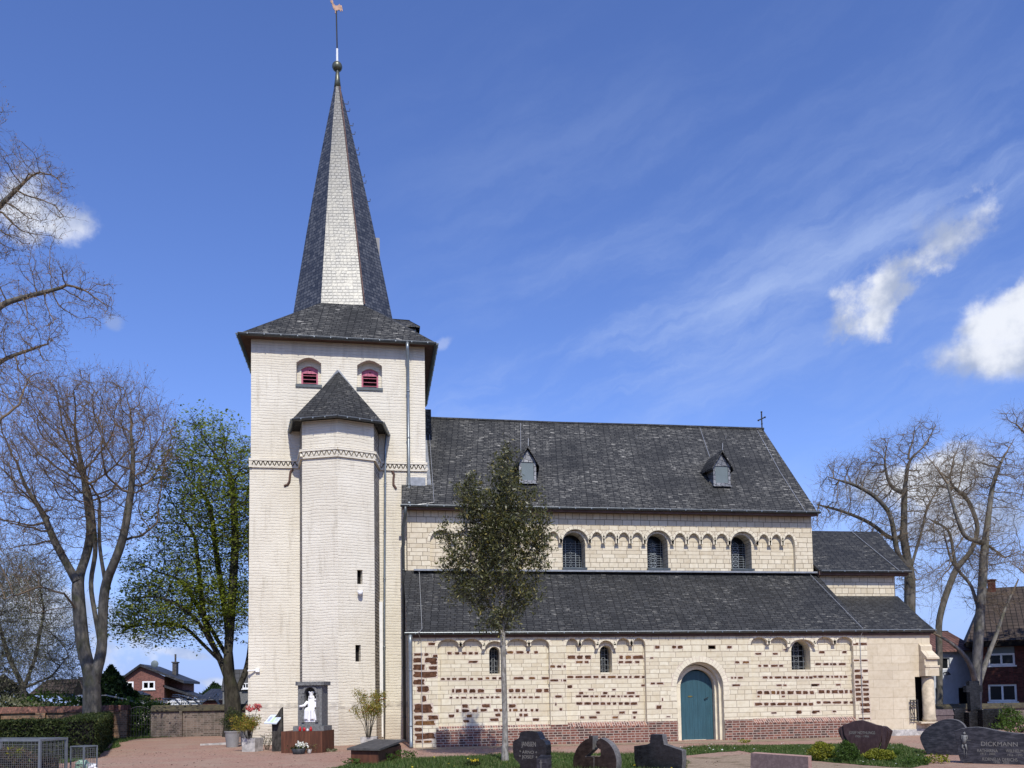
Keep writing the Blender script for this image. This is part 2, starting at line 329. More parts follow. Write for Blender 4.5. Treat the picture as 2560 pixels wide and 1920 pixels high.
def m_leaf(ca, cb, cc=None, tr=0.35):
    def fn(n, b):
        r = n.n('ShaderNodeNewGeometry').outputs['Random Per Island']
        c = n.mix(n.ss(r, 0.0, 0.85), ca, cb)
        if cc: c = n.mix(n.ss(r, 0.88, 0.97), c, cc)
        n.set(b, 'Base Color', c)
        t = n.n('ShaderNodeBsdfTranslucent', {'Color': n.mix(1.0, c, (1.25, 1.35, 0.6), 'MULTIPLY')}); ms = n.n('ShaderNodeMixShader', {0: tr, 1: b.outputs[0], 2: t.outputs[0]})
        o = [x for x in n.nt.nodes if x.type == 'OUTPUT_MATERIAL'][0]; n.nt.links.new(ms.outputs[0], o.inputs[0])
    return fn
def m_bark(c, c2, sc=6.0, moss=None):
    def fn(n, b):
        v = n.n('ShaderNodeMapping', {'Vector': obc(n), 'Scale': (1, 1, 0.35)}).outputs[0]; g = n.noise(v, sc, 6, 0.7).outputs[0]
        bump(n, b, g, 0.6, 0.03); x = n.mix(n.ss(g, 0.35, 0.65), c, c2)
        if moss: x = n.mix(n.m('MULTIPLY', n.ss(n.noise(obc(n), 2.0, 5).outputs[0], 0.5, 0.7), 0.6), x, moss)
        return x
    return fn
def m_glass(n, b):
    return (0.012, 0.014, 0.017)
def m_wood(c, sc=1.0):
    def fn(n, b):
        u = n.n('ShaderNodeSeparateXYZ', {0: uvc(n)}); fr = n.m('FRACT', n.m('DIVIDE', u.outputs[0], 0.15)); gap = n.ss(n.m('ABSOLUTE', n.m('SUBTRACT', fr, 0.5)), 0.46, 0.5)
        g = n.noise(n.n('ShaderNodeMapping', {'Vector': uvc(n), 'Scale': (14, 1.2, 1)}).outputs[0], 1.0, 5, 0.65).outputs[0]
        x = n.mix(n.ss(g, 0.35, 0.7), tuple(q*0.85 for q in c), tuple(min(1, q*1.15) for q in c)); bump(n, b, n.m('SUBTRACT', 1.0, gap), 0.5, 0.008)
        return n.mix(n.m('MULTIPLY', gap, 0.55), x, tuple(q*0.35 for q in c))
    return fn
def m_tiles(c1, c2, w=0.3, h=0.35):
    def fn(n, b):
        v = uvc(n); br = brick(n, v, w, h, 0.03, c1, c2, (0.01, 0.009, 0.008), 0.0, 1.0, 2, 0.0, 0.6)
        zz = n.m('FRACT', n.m('DIVIDE', n.n('ShaderNodeSeparateXYZ', {0: v}).outputs[1], h)); bump(n, b, n.m('SUBTRACT', 1.0, zz), 0.8, 0.04)
        return n.mix(n.ss(n.noise(v, 0.8, 5).outputs[0], 0.4, 0.8), br.outputs[0], n.mix(1.0, br.outputs[0], (0.55, 0.55, 0.5), 'MULTIPLY'))
    return fn
M = {}
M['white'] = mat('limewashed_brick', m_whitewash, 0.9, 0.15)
M['tooth'] = mat('darker_toothed_brick', m_redbrick(0.22, 0.118, (0.34, 0.30, 0.25), (0.50, 0.45, 0.38), (0.58, 0.53, 0.45), (0.13, 0.115, 0.10), 0.022, 0.25), 0.95, 0.1)  # darker brick tone for the two side faces of the stair turret
M['ashlar'] = mat('tuff_blocks', m_ashlar(0.36, 0.185, (0.595, 0.515, 0.375), (0.71, 0.635, 0.485), (0.25, 0.205, 0.15)), 0.9, 0.15)
M['aisle'] = mat('tuff_courses', m_ashlar(0.34, 0.165, (0.625, 0.55, 0.40), (0.735, 0.675, 0.52), (0.35, 0.29, 0.215), 0.010, 0.02, (0.07, 0.03)), 0.9, 0.15)
M['chapel'] = mat('sandstone_ashlar', m_ashlar(0.72, 0.33, (0.58, 0.495, 0.36), (0.66, 0.575, 0.43), (0.40, 0.33, 0.235), 0.006, 0.01, (0.08, 0.03), 0.2), 0.9, 0.15)
M['vous'] = mat('arch_stone', m_flat((0.685, 0.615, 0.465), 0.10, 5, 0.2), 0.9, 0.15)
M['mortar'] = mat('lime_mortar', m_flat((0.36, 0.285, 0.225), 0.12, 6), 0.95, 0.1)
M['pmortar'] = mat('pale_mortar', m_flat((0.55, 0.455, 0.37), 0.12, 6), 0.95, 0.1)
M['iron'] = mat('ironstone', m_flat((0.095, 0.045, 0.025), 0.55, 9, 0.5, 25), 0.9, 0.15)
M['rust'] = mat('ochre_ironstone', m_flat((0.15, 0.075, 0.03), 0.4, 9, 0.5, 25), 0.9, 0.15)
M['plinth'] = mat('field_brick', m_redbrick(0.25, 0.083, (0.085, 0.048, 0.04), (0.18, 0.072, 0.054), (0.26, 0.115, 0.08), (0.38, 0.31, 0.255), 0.012, 0.12), 0.9, 0.15)
M['soldier'] = mat('header_brick', m_redbrick(0.24, 0.085, (0.12, 0.07, 0.058), (0.26, 0.12, 0.09), (0.36, 0.19, 0.13), (0.45, 0.36, 0.30), 0.012, 0.1, vert=True), 0.9, 0.15)
M['slate'] = mat('slate_roof', m_slate((0.034, 0.034, 0.033), (0.064, 0.0635, 0.061), (0.34, 0.325, 0.285), 0.465), 0.65, 0.10)
M['slate2'] = mat('slate_aisle', m_slate((0.030, 0.0305, 0.0305), (0.056, 0.0565, 0.056), (0.31, 0.295, 0.255), 0.51, 0.10), 0.65, 0.10)
M['spire'] = mat('slate_spire', m_slate((0.030, 0.030, 0.030), (0.098, 0.099, 0.099), (0.27, 0.26, 0.24), 0.55, -0.06, 0.42, 0.20, 0.14, 0.03), 0.4, 0.62)
M['lslate'] = mat('slate_cheek', m_slate((0.13, 0.132, 0.135), (0.24, 0.242, 0.245), (0.42, 0.41, 0.39), 0.5, 0.3, 0.38, 0.22, 0.17), 0.4, 0.6)
M['zinc'] = mat('zinc', m_flat((0.23, 0.255, 0.265), 0.12, 6), 0.38, 0.5, 0.55)
M['zincd'] = mat('dark_zinc', m_flat((0.075, 0.085, 0.085), 0.15, 6), 0.4, 0.5, 0.4)
M['lead'] = mat('lead_sheet', m_flat((0.26, 0.27, 0.28), 0.2, 6), 0.45, 0.5, 0.3)
M['wire'] = mat('bright_wire', m_flat((0.42, 0.42, 0.41), 0.1), 0.4, 0.5, 0.5)
M['soffit'] = mat('brown_board', m_flat((0.11, 0.065, 0.05), 0.2), 0.8)
M['column'] = mat('weathered_column', m_flat((0.50, 0.42, 0.30), 0.22, 5, 0.15), 0.9, 0.15)
M['iron_b'] = mat('wrought_iron', m_flat((0.02, 0.02, 0.021), 0.2), 0.6, 0.4)
M['glass'] = mat('dark_glass', m_glass, 0.15, 0.15)
M['came'] = mat('lead_came', m_flat((0.30, 0.33, 0.35), 0.15), 0.6, 0.4)
M['grid'] = mat('iron_grid', m_flat((0.16, 0.17, 0.18), 0.2), 0.6, 0.4)
M['door'] = mat('teal_paint', m_wood((0.030, 0.085, 0.108)), 0.5, 0.4)
M['pink'] = mat('pink_paint', m_wood((0.45, 0.13, 0.19)), 0.6, 0.3)
M['pinkd'] = mat('red_louvre', m_flat((0.36, 0.09, 0.13), 0.15), 0.6, 0.3)
M['black'] = mat('dark_inside', m_flat((0.012, 0.011, 0.011), 0.1), 0.9, 0.1)
M['greyp'] = mat('grey_shutter', m_flat((0.13, 0.16, 0.165), 0.06), 0.5, 0.4)
M['copper'] = mat('weathered_copper', m_flat((0.20, 0.12, 0.085), 0.3, 8), 0.5, 0.5, 0.5)
M['brass'] = mat('brass', m_flat((0.35, 0.26, 0.08), 0.1), 0.35, 0.5, 0.9)
M['ballm'] = mat('tarnished_ball', m_flat((0.12, 0.12, 0.085), 0.25, 8), 0.4, 0.5, 0.5)
M['whitep'] = mat('white_paint', m_flat((0.78, 0.77, 0.75), 0.06), 0.6, 0.3)
M['corten'] = mat('corten_steel', m_corten, 0.75, 0.25)
M['gravel'] = mat('red_gravel', m_gravel, 0.95, 0.1)
M['soil'] = mat('bare_soil', m_soil, 0.95, 0.1)
M['turf'] = mat('turf', m_turf, 0.95, 0.1)
M['field'] = mat('far_ground', m_flat((0.10, 0.105, 0.055), 0.3, 0.3), 0.95, 0.1)
M['gran_b'] = mat('black_granite', m_granite((0.010, 0.010, 0.011), (0.030, 0.030, 0.033), 6), 0.22, 0.45)
M['gran_br'] = mat('brown_granite', m_granite((0.018, 0.012, 0.010), (0.055, 0.038, 0.030), 5), 0.25, 0.45)
M['gran_s'] = mat('split_granite', m_granite((0.10, 0.095, 0.09), (0.20, 0.19, 0.18), 9), 0.7, 0.3)
M['gran_p'] = mat('wavy_granite', m_granite((0.014, 0.014, 0.017), (0.075, 0.073, 0.082), 5, (1, 1, 2.2)), 0.3, 0.45)
M['gran_v'] = mat('purple_granite', m_granite((0.035, 0.018, 0.018), (0.075, 0.045, 0.042), 4, (3, 3, 0.6)), 0.28, 0.45)
M['gran_pk'] = mat('pink_granite', m_granite((0.36, 0.20, 0.16), (0.52, 0.36, 0.29), 14), 0.6, 0.3)
M['gran_sl'] = mat('mauve_slab', m_granite((0.10, 0.072, 0.07), (0.17, 0.13, 0.125), 6, (2, 2, 1)), 0.5, 0.35)
M['letter'] = mat('pale_lettering', m_flat((0.19, 0.18, 0.16), 0.05), 0.6, 0.3, 0.1)
M['stone_g'] = mat('grey_basalt', m_flat((0.155, 0.155, 0.15), 0.30, 16, 0.3, 60), 0.85, 0.2)
M['marble'] = mat('white_marble', m_flat((0.80, 0.795, 0.78), 0.03, 4), 0.5, 0.4)
M['conc'] = mat('stained_concrete', m_flat((0.42, 0.40, 0.37), 0.35, 5, 0.2), 0.9, 0.2)
M['potg'] = mat('grey_plastic', m_flat((0.24, 0.235, 0.23), 0.1), 0.6, 0.3)
M['potd'] = mat('dark_bowl', m_flat((0.035, 0.037, 0.04), 0.3, 12), 0.6, 0.3)
M['slabd'] = mat('slate_slab', m_flat((0.075, 0.07, 0.065), 0.35, 5, 0.3), 0.8, 0.25)
M['oak'] = mat('dark_weathered_oak', m_bark((0.02, 0.018, 0.016), (0.075, 0.068, 0.06), 9), 0.9, 0.2)
M['panel'] = mat('panel_print', m_flat((0.62, 0.68, 0.74), 0.04, 3), 0.3, 0.5)
M['red_gl'] = mat('red_plastic', m_flat((0.45, 0.012, 0.015), 0.1), 0.25, 0.5)
M['hwall'] = mat('churchyard_brick', m_redbrick(0.25, 0.083, (0.12, 0.07, 0.045), (0.22, 0.125, 0.075), (0.30, 0.17, 0.10), (0.22, 0.17, 0.12), 0.012, 0.45), 0.95, 0.1)
M['gwall'] = mat('stained_wall', m_redbrick(0.25, 0.083, (0.11, 0.085, 0.07), (0.17, 0.13, 0.11), (0.22, 0.165, 0.135), (0.22, 0.19, 0.165), 0.012, 0.85), 0.95, 0.1)
M['coping'] = mat('brick_coping', m_redbrick(0.3, 0.09, (0.10, 0.045, 0.035), (0.17, 0.075, 0.058), (0.24, 0.11, 0.08), (0.10, 0.07, 0.055), 0.01, 0.35, vert=True), 0.95, 0.1)
M['moss'] = mat('mossy_coping', m_granite((0.055, 0.048, 0.038), (0.115, 0.10, 0.055), 4), 0.95, 0.1)
M['house_br'] = mat('house_brick', m_redbrick(0.24, 0.083, (0.14, 0.055, 0.045), (0.20, 0.075, 0.06), (0.25, 0.10, 0.075), (0.20, 0.13, 0.11), 0.01, 0.1), 0.9, 0.15)
M['house_dk'] = mat('dark_house_brick', m_redbrick(0.24, 0.083, (0.07, 0.022, 0.018), (0.12, 0.035, 0.028), (0.15, 0.05, 0.038), (0.06, 0.04, 0.035), 0.01, 0.2), 0.9, 0.15)
M['tile_br'] = mat('brown_tiles', m_tiles((0.055, 0.041, 0.034), (0.095, 0.072, 0.058)), 0.8, 0.2)
M['tile_rd'] = mat('red_tiles', m_tiles((0.12, 0.06, 0.048), (0.19, 0.095, 0.075)), 0.8, 0.2)
M['tile_dk'] = mat('dark_tiles', m_tiles((0.025, 0.026, 0.03), (0.045, 0.046, 0.052)), 0.6, 0.3)
M['render'] = mat('pale_render', m_flat((0.50, 0.53, 0.58), 0.08, 3), 0.9, 0.15)
M['cream'] = mat('cream_render', m_flat((0.60, 0.55, 0.46), 0.08, 3), 0.9, 0.15)
M['solar'] = mat('solar_cells', m_tiles((0.02, 0.035, 0.09), (0.025, 0.045, 0.11), 0.9, 0.9), 0.15, 0.6)
M['steel'] = mat('galvanised', m_flat((0.17, 0.19, 0.205), 0.15, 5), 0.45, 0.5, 0.4)
M['wirem'] = mat('dull_wire', m_flat((0.12, 0.125, 0.13), 0.15), 0.6, 0.3)
M['bag_g'] = mat('green_bag', m_flat((0.35, 0.55, 0.40), 0.2, 8), 0.4, 0.4)
M['bag_w'] = mat('white_bag', m_flat((0.6, 0.6, 0.6), 0.2, 8), 0.4, 0.4)
M['bag_k'] = mat('black_bag', m_flat((0.02, 0.02, 0.022), 0.2, 8), 0.3, 0.5)
M['brush'] = mat('dry_cuttings', m_leaf((0.05, 0.035, 0.025), (0.15, 0.10, 0.07), (0.16, 0.22, 0.05), 0.1), 0.9, 0.1)
M['bark_g'] = mat('grey_bark', m_bark((0.07, 0.064, 0.054), (0.165, 0.15, 0.128), 5, (0.06, 0.065, 0.03)), 0.95, 0.1)
M['bark_d'] = mat('dark_bark', m_bark((0.028, 0.025, 0.02), (0.075, 0.068, 0.052), 5, (0.055, 0.06, 0.025)), 0.95, 0.1)
M['bleach'] = mat('bleached_wood', m_bark((0.24, 0.225, 0.20), (0.50, 0.48, 0.45), 10), 0.9, 0.1)
M['bark_p'] = mat('flaking_bark', m_bark((0.13, 0.115, 0.095), (0.34, 0.315, 0.28), 14), 0.9, 0.1)
M['bark_p2'] = mat('pale_grey_bark', m_bark((0.10, 0.093, 0.08), (0.23, 0.215, 0.185), 5, (0.085, 0.085, 0.05)), 0.95, 0.1)
M['twig'] = mat('bare_twigs', m_flat((0.18, 0.14, 0.095), 0.2), 0.9, 0.1)
M['twig_r'] = mat('budding_twigs', m_flat((0.17, 0.125, 0.082), 0.2), 0.9, 0.1)
M['bud'] = mat('red_buds', m_leaf((0.20, 0.125, 0.095), (0.36, 0.24, 0.19), (0.42, 0.22, 0.17), 0.3), 0.8, 0.1)
M['lf_green'] = mat('spring_leaves', m_leaf((0.11, 0.145, 0.022), (0.28, 0.325, 0.06), (0.36, 0.38, 0.10), 0.5), 0.6, 0.3)
M['lf_oak'] = mat('evergreen_leaves', m_leaf((0.036, 0.043, 0.013), (0.125, 0.125, 0.045), (0.34, 0.28, 0.09), 0.28), 0.4, 0.5)
M['lf_will'] = mat('grey_green_leaves', m_leaf((0.10, 0.11, 0.06), (0.24, 0.24, 0.15), (0.34, 0.33, 0.24), 0.3), 0.8, 0.2)
M['lf_hedge'] = mat('yew_needles', m_leaf((0.012, 0.022, 0.006), (0.045, 0.062, 0.016), (0.09, 0.095, 0.03), 0.2), 0.7, 0.2)
M['lf_thuja'] = mat('thuja_leaves', m_leaf((0.008, 0.02, 0.007), (0.025, 0.05, 0.012), None, 0.2), 0.7, 0.2)
M['lf_gold'] = mat('golden_leaves', m_leaf((0.09, 0.105, 0.01), (0.28, 0.28, 0.03), (0.40, 0.36, 0.05), 0.35), 0.6, 0.3)
M['lf_mid'] = mat('bush_leaves', m_leaf((0.028, 0.055, 0.008), (0.075, 0.13, 0.02), None, 0.3), 0.6, 0.3)
M['lf_nan'] = mat('nandina_leaves', m_leaf((0.12, 0.13, 0.02), (0.34, 0.28, 0.05), (0.36, 0.08, 0.03), 0.4), 0.5, 0.3)
M['lf_grass'] = mat('grass_blades', m_leaf((0.035, 0.062, 0.012), (0.10, 0.15, 0.035), (0.22, 0.20, 0.09), 0.3), 0.6, 0.3)
M['petal'] = mat('white_petals', m_leaf((0.75, 0.74, 0.66), (0.85, 0.84, 0.80), None, 0.2), 0.6, 0.2)
M['petal_p'] = mat('pink_petals', m_leaf((0.55, 0.12, 0.13), (0.70, 0.25, 0.24), None, 0.3), 0.6, 0.2)
M['petal_y'] = mat('yellow_petals', m_leaf((0.70, 0.50, 0.03), (0.80, 0.62, 0.06), None, 0.2), 0.6, 0.2)
# ================================================================= CHURCH
church = thing('church', 'cream Romanesque church with slate roofs and a tall pointed tower spire', 'church', (0, 0, 0))
def zx(px, py, Y): p = at(px, py, Y); return p.x, p.z
def arch_pts(xa, xb, zs, zc, n=12):
    xm, r = (xa+xb)/2, (xb-xa)/2
    return [(xm-r*math.cos(math.pi*j/n), zs+(zc-zs)*math.sin(math.pi*j/n)) for j in range(n+1)]
def arch_hole(xa, xb, z0, zs, zc=None, n=12):
    zc = zs+(xb-xa)/2 if zc is None else zc
    return [(xb, z0), (xa, z0)] + arch_pts(xa, xb, zs, zc, n)
def voussoirs(mb, xa, xb, zs, zc, wd, Y, n, kst, kmo, stilt=0.0, stag=0.0):
    xm, r = (xa+xb)/2, (xb-xa)/2; h = zc-zs
    def P(t, e): return (xm-(r+e)*math.cos(t), zs+(h+e)*math.sin(t))
    N = n*2
    for j in range(N):
        t0, t1 = math.pi*j/N, math.pi*(j+1)/N
        q = [P(t0, 0.004), P(t1, 0.004), P(t1, wd+0.012), P(t0, wd+0.012)]
        mb.face([(a, Y-0.0035, b) for a, b in q][::-1], kmo)
    for j in range(n):
        t0, t1 = math.pi*(j+0.06)/n, math.pi*(j+0.94)/n; w2 = wd*(1+stag*random.uniform(-1, 1))
        q = [P(t0, 0.006), P((t0+t1)/2, 0.006), P(t1, 0.006), P(t1, w2), P((t0+t1)/2, w2), P(t0, w2)]
        mb.face([(a, Y-0.007, b) for a, b in q][::-1], kst)
def rubble(mb, x0, x1, z0, z1, Y, k, km=None, proud=0.006):
    if x1 < x0: x0, x1 = x1, x0
    if z1 < z0: z0, z1 = z1, z0
    w, h = x1-x0, z1-z0
    if km is not None:
        e = 0.018; mb.face([(x0-e, Y-0.003, z0-e), (x1+e, Y-0.003, z0-e), (x1+e, Y-0.003, z1+e), (x0-e, Y-0.003, z1+e)], km)
    pts = []; n = 16 if w > 0.12 else 12; ph = random.uniform(0, .4)
    for j in range(n):
        t = 2*math.pi*(j+ph)/n; c, s = math.cos(t), math.sin(t); m = max(abs(c), abs(s)); f = (1/m)*random.uniform(0.80, 1.04) if m > 0.75 else 1.36*random.uniform(0.80, 1.0)
        pts.append((x0+w/2+c*f*w/2, z0+h/2+s*f*h/2))
    fr = [Vector((a, Y-proud, b)) for a, b in pts]; i = len(mb.v)
    mb.face(fr, k)
# ---- nave and aisle dimensions
XW, XE = 1.28, 17.35; AZ, NZ = 3.75, 8.68
# --- aisle wall: an outer layer with three arcaded panels, a recessed layer with the windows
AY, AP = 0.0, 0.16
def panel(arcs, sp, cr, wcr, zb, Y):
    pts = []; zs = sp
    for (xa, xb, w) in arcs:
        a = arch_pts(xa, xb, zs-(0.10 if w else 0), wcr if w else cr, 10)
        pts += a
    return [(arcs[0][0], zb)] + pts + [(arcs[-1][1], zb)]
def ax(px, py=1620): return at(px, py, AY).x
zsp, zcr, zwc = 3.30, 3.55, 3.47
PA = [(ax(1094),ax(1148.5),0),(ax(1155),ax(1206),0),(ax(1212.5),ax(1262),1),(ax(1266.5),ax(1320.5),0),(ax(1325),ax(1373.5),0)]
PB = [(ax(1415.5),ax(1446),0),(ax(1453.5),ax(1490),0),(ax(1496),ax(1535),1),(ax(1541.5),ax(1576),0),(ax(1582),ax(1613.5),0)]
PC = [(ax(1877),ax(1921),0),(ax(1924.5),ax(1970),0),(ax(1975),ax(2037),1),(ax(2040.5),ax(2085),0),(ax(2090),ax(2133),0)]
ZP = 0.70
holes = [panel(P, zsp, zcr, zwc, ZP-0.1, AY) for P in (PA, PB, PC)]
dxa, dxb = ax(1693, 1750), ax(1809, 1750)      # outer order of the doorway
dz0, dzs = -0.03, 1.87
dcx = (dxa+dxb)/2; dR = (dxb-dxa)/2; dhole = arch_hole(dxa, dxb, dz0+0.001, dzs, dzs+dR*1.0, 20)
outer = [(XW, 0.0-0.03), (dxa, -0.03)] + [] 
outer_poly = [(XW, -0.05), (17.42, -0.05), (17.42, 3.66), (XW, 3.66)]
dhole = [(dxb, -0.049), (dxa, -0.049)] + arch_pts(dxa, dxb, dzs, dzs+dR, 20)
mb = MB(); mb.wall(outer_poly, holes+[dhole], 0.0, k=0)
for h in holes: mb.wall(h, (), 0.0) if False else None
for h in holes:
    for a in range(len(h)):
        p, q = h[a], h[(a+1) % len(h)]; mb.face([(p[0],0,p[1]), (p[0],AP+0.003,p[1]), (q[0],AP+0.003,q[1]), (q[0],0,q[1])][::-1], 1)
for P, n in ((PA, 7), (PB, 6), (PC, 7)):
    for xa, xb, w in P: voussoirs(mb, xa, xb, zsp-(0.10 if w else 0), zwc if w else zcr, 0.10, 0.0, n, 1, 2)
# doorway: two stepped orders, arch rings
voussoirs(mb, dxa, dxb, dzs, dzs+dR, 0.19, 0.0, 24, 1, 2, stag=0.18)
for sx, xx in ((-1, dxa), (1, dxb)):     # long-and-short blocks below the ring
    for j in range(3): 
        z = dzs-0.16*(j+1); a, b = (xx-0.22, xx-0.012) if sx < 0 else (xx+0.012, xx+0.22); mb.face([(a,-0.007,z),(b,-0.007,z),(b,-0.007,z+0.145),(a,-0.007,z+0.145)], 1)
o2a, o2b = dxa+0.10, dxb-0.24
def ring(mb, xa, xb, xa2, xb2, zs, Y, k, z0=-0.049):
    A = [(xa, z0)] + arch_pts(xa, xb, zs, zs+(xb-xa)/2, 20) + [(xb, z0)]
    B = [(xa2, z0)] + arch_pts(xa2, xb2, zs, zs+(xb2-xa2)/2, 20) + [(xb2, z0)]
    for j in range(len(A)-1):
        mb.face([(A[j][0],Y,A[j][1]), (A[j+1][0],Y,A[j+1][1]), (B[j+1][0],Y,B[j+1][1]), (B[j][0],Y,B[j][1])][::-1], k)
def reveal(mb, xa, xb, zs, Y0, Y1, k, z0=-0.049):
    A = [(xa, z0)] + arch_pts(xa, xb, zs, zs+(xb-xa)/2, 20) + [(xb, z0)]
    for j in range(len(A)-1): mb.face([(A[j][0],Y0,A[j][1]), (A[j+1][0],Y0,A[j+1][1]), (A[j+1][0],Y1,A[j+1][1]), (A[j][0],Y1,A[j][1])], k)
d0a, d0b = at(1700.5, 1750, 0.5).x, at(1783, 1750, 0.5).x      # the door leaf
da1, db1 = dxa+0.05, dxb-0.09; da2, db2 = d0a-0.02, d0b+0.02
reveal(mb, dxa, dxb, dzs, 0.0, 0.20, 1); ring(mb, dxa, dxb, da1, db1, dzs, 0.20, 1); reveal(mb, da1, db1, dzs, 0.20, 0.40, 1); ring(mb, da1, db1, da2, db2, dzs-0.03, 0.40, 1); reveal(mb, da2, db2, dzs-0.03, 0.40, 0.68, 1)
voussoirs(mb, da2, db2, dzs-0.03, dzs-0.03+(db2-da2)/2, 0.09, 0.40, 22, 1, 2)
# brown ironstone courses, read off the wall
def rows(data, ox, oy, sc, Y, W=None):
    for yc, h, xs in data:
        for a, b in xs:
            p = at(ox+a/sc, oy+yc/sc, Y); q = at(ox+b/sc, oy+yc/sc, Y); hh = h/sc*0.0155/1.0*0.5*0.86
            rubble(W or mb, p.x, q.x, p.z-hh, p.z+hh, Y, 4 if random.random() < 0.07 else 3, 5)
mb_front = mb
rows([(320,45,[(1310,1380),(1550,1607),(1622,1697),(2055,2143)]),(470,22,[(1243,1292)]),(822,30,[(1252,1315),(1335,1432)]),(1045,45,[(1408,1424)]),(1150,55,[(1328,1403)]),(1282,14,[(1470,1525)])], 1400, 1560, 5.53, AY)
rows([(782,22,[(742,788),(803,842),(858,880)]),(902,20,[(742,818),(838,846),(855,884)]),(1042,24,[(783,848)]),(1108,26,[(787,800)]),(1152,24,[(825,848)])], 1160, 1440, 3.456, AY)
rows([(405,36,[(683,765),(920,985)]),(600,32,[(1022,1080),(1120,1205)]),(800,28,[(970,1000),(1015,1040),(1060,1130)]),(898,28,[(985,1092)])], 1640, 1540, 5.185, AY)
rows([(588,26,[(1690,1765)]),(678,24,[(1570,1650),(1660,1700)]),(690,22,[(1735,1775)]),(728,44,[(1565,1640),(1660,1775)]),(758,14,[(1715,1770)]),(790,50,[(1563,1670)]),(795,34,[(1700,1775)]),(852,56,[(1565,1775)]),(917,48,[(1565,1665)]),(978,56,[(1595,1700)]),(1060,54,[(1640,1680)]),(1145,80,[(1570,1735)]),(1223,40,[(1572,1650),(1690,1785)]),(1272,40,[(1573,1755)]),(1328,34,[(1575,1645)]),(1385,54,[(1580,1760)]),(1432,22,[(1580,1640),(1655,1730)])], 580, 1440, 3.456, AY)
rows([(352,34,[(58,130),(148,238)]),(558,24,[(68,145),(165,250)]),(690,40,[(78,155),(180,252)]),(765,58,[(80,188)]),(828,38,[(86,140),(182,262)]),(876,28,[(84,258)]),(925,40,[(90,160),(180,266)]),(983,42,[(90,168),(190,268)]),(1045,52,[(95,168),(193,270)]),(1115,48,[(150,275)]),(1190,64,[(163,278)]),(1290,26,[(130,288)])], 2120, 1540, 5.027, AY)
mb.face([(XW,0,-0.05),(XW,0,3.66),(XW,3.5,3.66),(XW,3.5,-0.05)], 0)
aw = mb.build('aisle_wall', [M['aisle'], M['vous'], M['pmortar'], M['iron'], M['rust'], M['pmortar']], church)
# recessed panels with windows
Yp = AY+AP; wins = []; pm = [MB(), MB(), MB()]
for P, (pa, pb, pt, pbm) in ((PA, (1223, 1249.5, 1617, 1684)), (PB, (1500, 1530, 1614, 1681)), (PC, (1978.5, 2026, 1602, 1674))):
    mb = pm[len(wins)]; xa, xb = at(pa, 1650, Yp).x, at(pb, 1650, Yp).x; zt, zb = at((pa+pb)/2, pt, Yp).z, at((pa+pb)/2, pbm, Yp).z
    h = arch_hole(xa, xb, zb, zt-(xb-xa)/2, zt, 10); wins.append((xa, xb, zb, zt))
    mb.wall([(P[0][0]-0.15, 0.5), (P[-1][1]+0.15, 0.5), (P[-1][1]+0.15, 3.66), (P[0][0]-0.15, 3.66)], [h], 0.55, O=(0, Yp, 0), k=0, kr=1)
    voussoirs(mb, xa, xb, zt-(xb-xa)/2, zt, 0.07, Yp, 9, 1, 2)
A_ = [(668,24,[(1860,1900),(1925,1965),(1985,2028),(2043,2080),(2095,2127)]),(742,20,[(2043,2127)]),(890,20,[(1805,1840),(1855,1885),(1900,1940),(1955,2025),(2055,2085),(2120,2165)]),(993,34,[(1900,1920),(1930,1985),(1998,2035),(2050,2105),(2120,2178)]),(1052,16,[(1880,1905),(1935,1960),(1978,2027),(2053,2075),(2087,2118),(2140,2177)]),(1125,32,[(1985,2040)]),(1165,28,[(1935,1960),(1985,2050),(2072,2122)]),(1210,28,[(1872,1920),(2025,2075)]),(1255,24,[(1998,2050)])]
rows(A_, 580, 1440, 3.456, Yp, pm[0])
rows([(660,24,[(370,430),(447,517),(540,565),(605,640)]),(883,22,[(185,220),(242,282),(300,340),(425,515),(560,615),(668,735)]),(990,32,[(270,325),(385,430),(443,485),(500,528),(620,675),(690,732)]),(1048,18,[(190,218),(232,255),(270,310),(350,352),(390,410),(428,450),(468,492),(505,545),(560,595),(610,655)]),(1122,32,[(152,228),(385,450)]),(1160,24,[(140,200),(258,295),(305,350),(390,408),(420,465),(485,505),(520,545),(575,600),(618,645)]),(1202,28,[(270,318),(478,505),(515,552)]),(1242,26,[(222,300),(450,480),(592,650)])], 1160, 1440, 3.456, Yp, pm[0])
rows([(460,55,[(100,215),(232,318),(345,430),(820,870),(905,985),(1003,1158)]),(527,35,[(215,318),(340,395),(805,875),(893,1000),(1035,1100)]),(733,35,[(95,185),(208,315),(332,435),(458,533),(567,632),(655,775),(797,852),(885,935),(955,992),(1020,1108),(1128,1172)]),(868,45,[(95,172)]),(850,30,[(1122,1172)]),(908,22,[(390,465),(720,770)]),(955,35,[(262,322),(588,658),(918,1038)]),(1000,30,[(218,298),(315,398),(415,465),(480,530),(560,635),(655,682),(702,765),(790,828),(848,862),(882,925),(942,1017),(1040,1102)]),(1100,40,[(222,312),(328,435),(450,540),(558,630),(648,702),(728,780),(808,868),(890,960),(970,1070)]),(1225,35,[(498,552),(815,900),(1000,1070)]),(1292,35,[(278,335),(400,512),(722,803),(1010,1048)])], 1400, 1560, 5.53, Yp, pm[1])
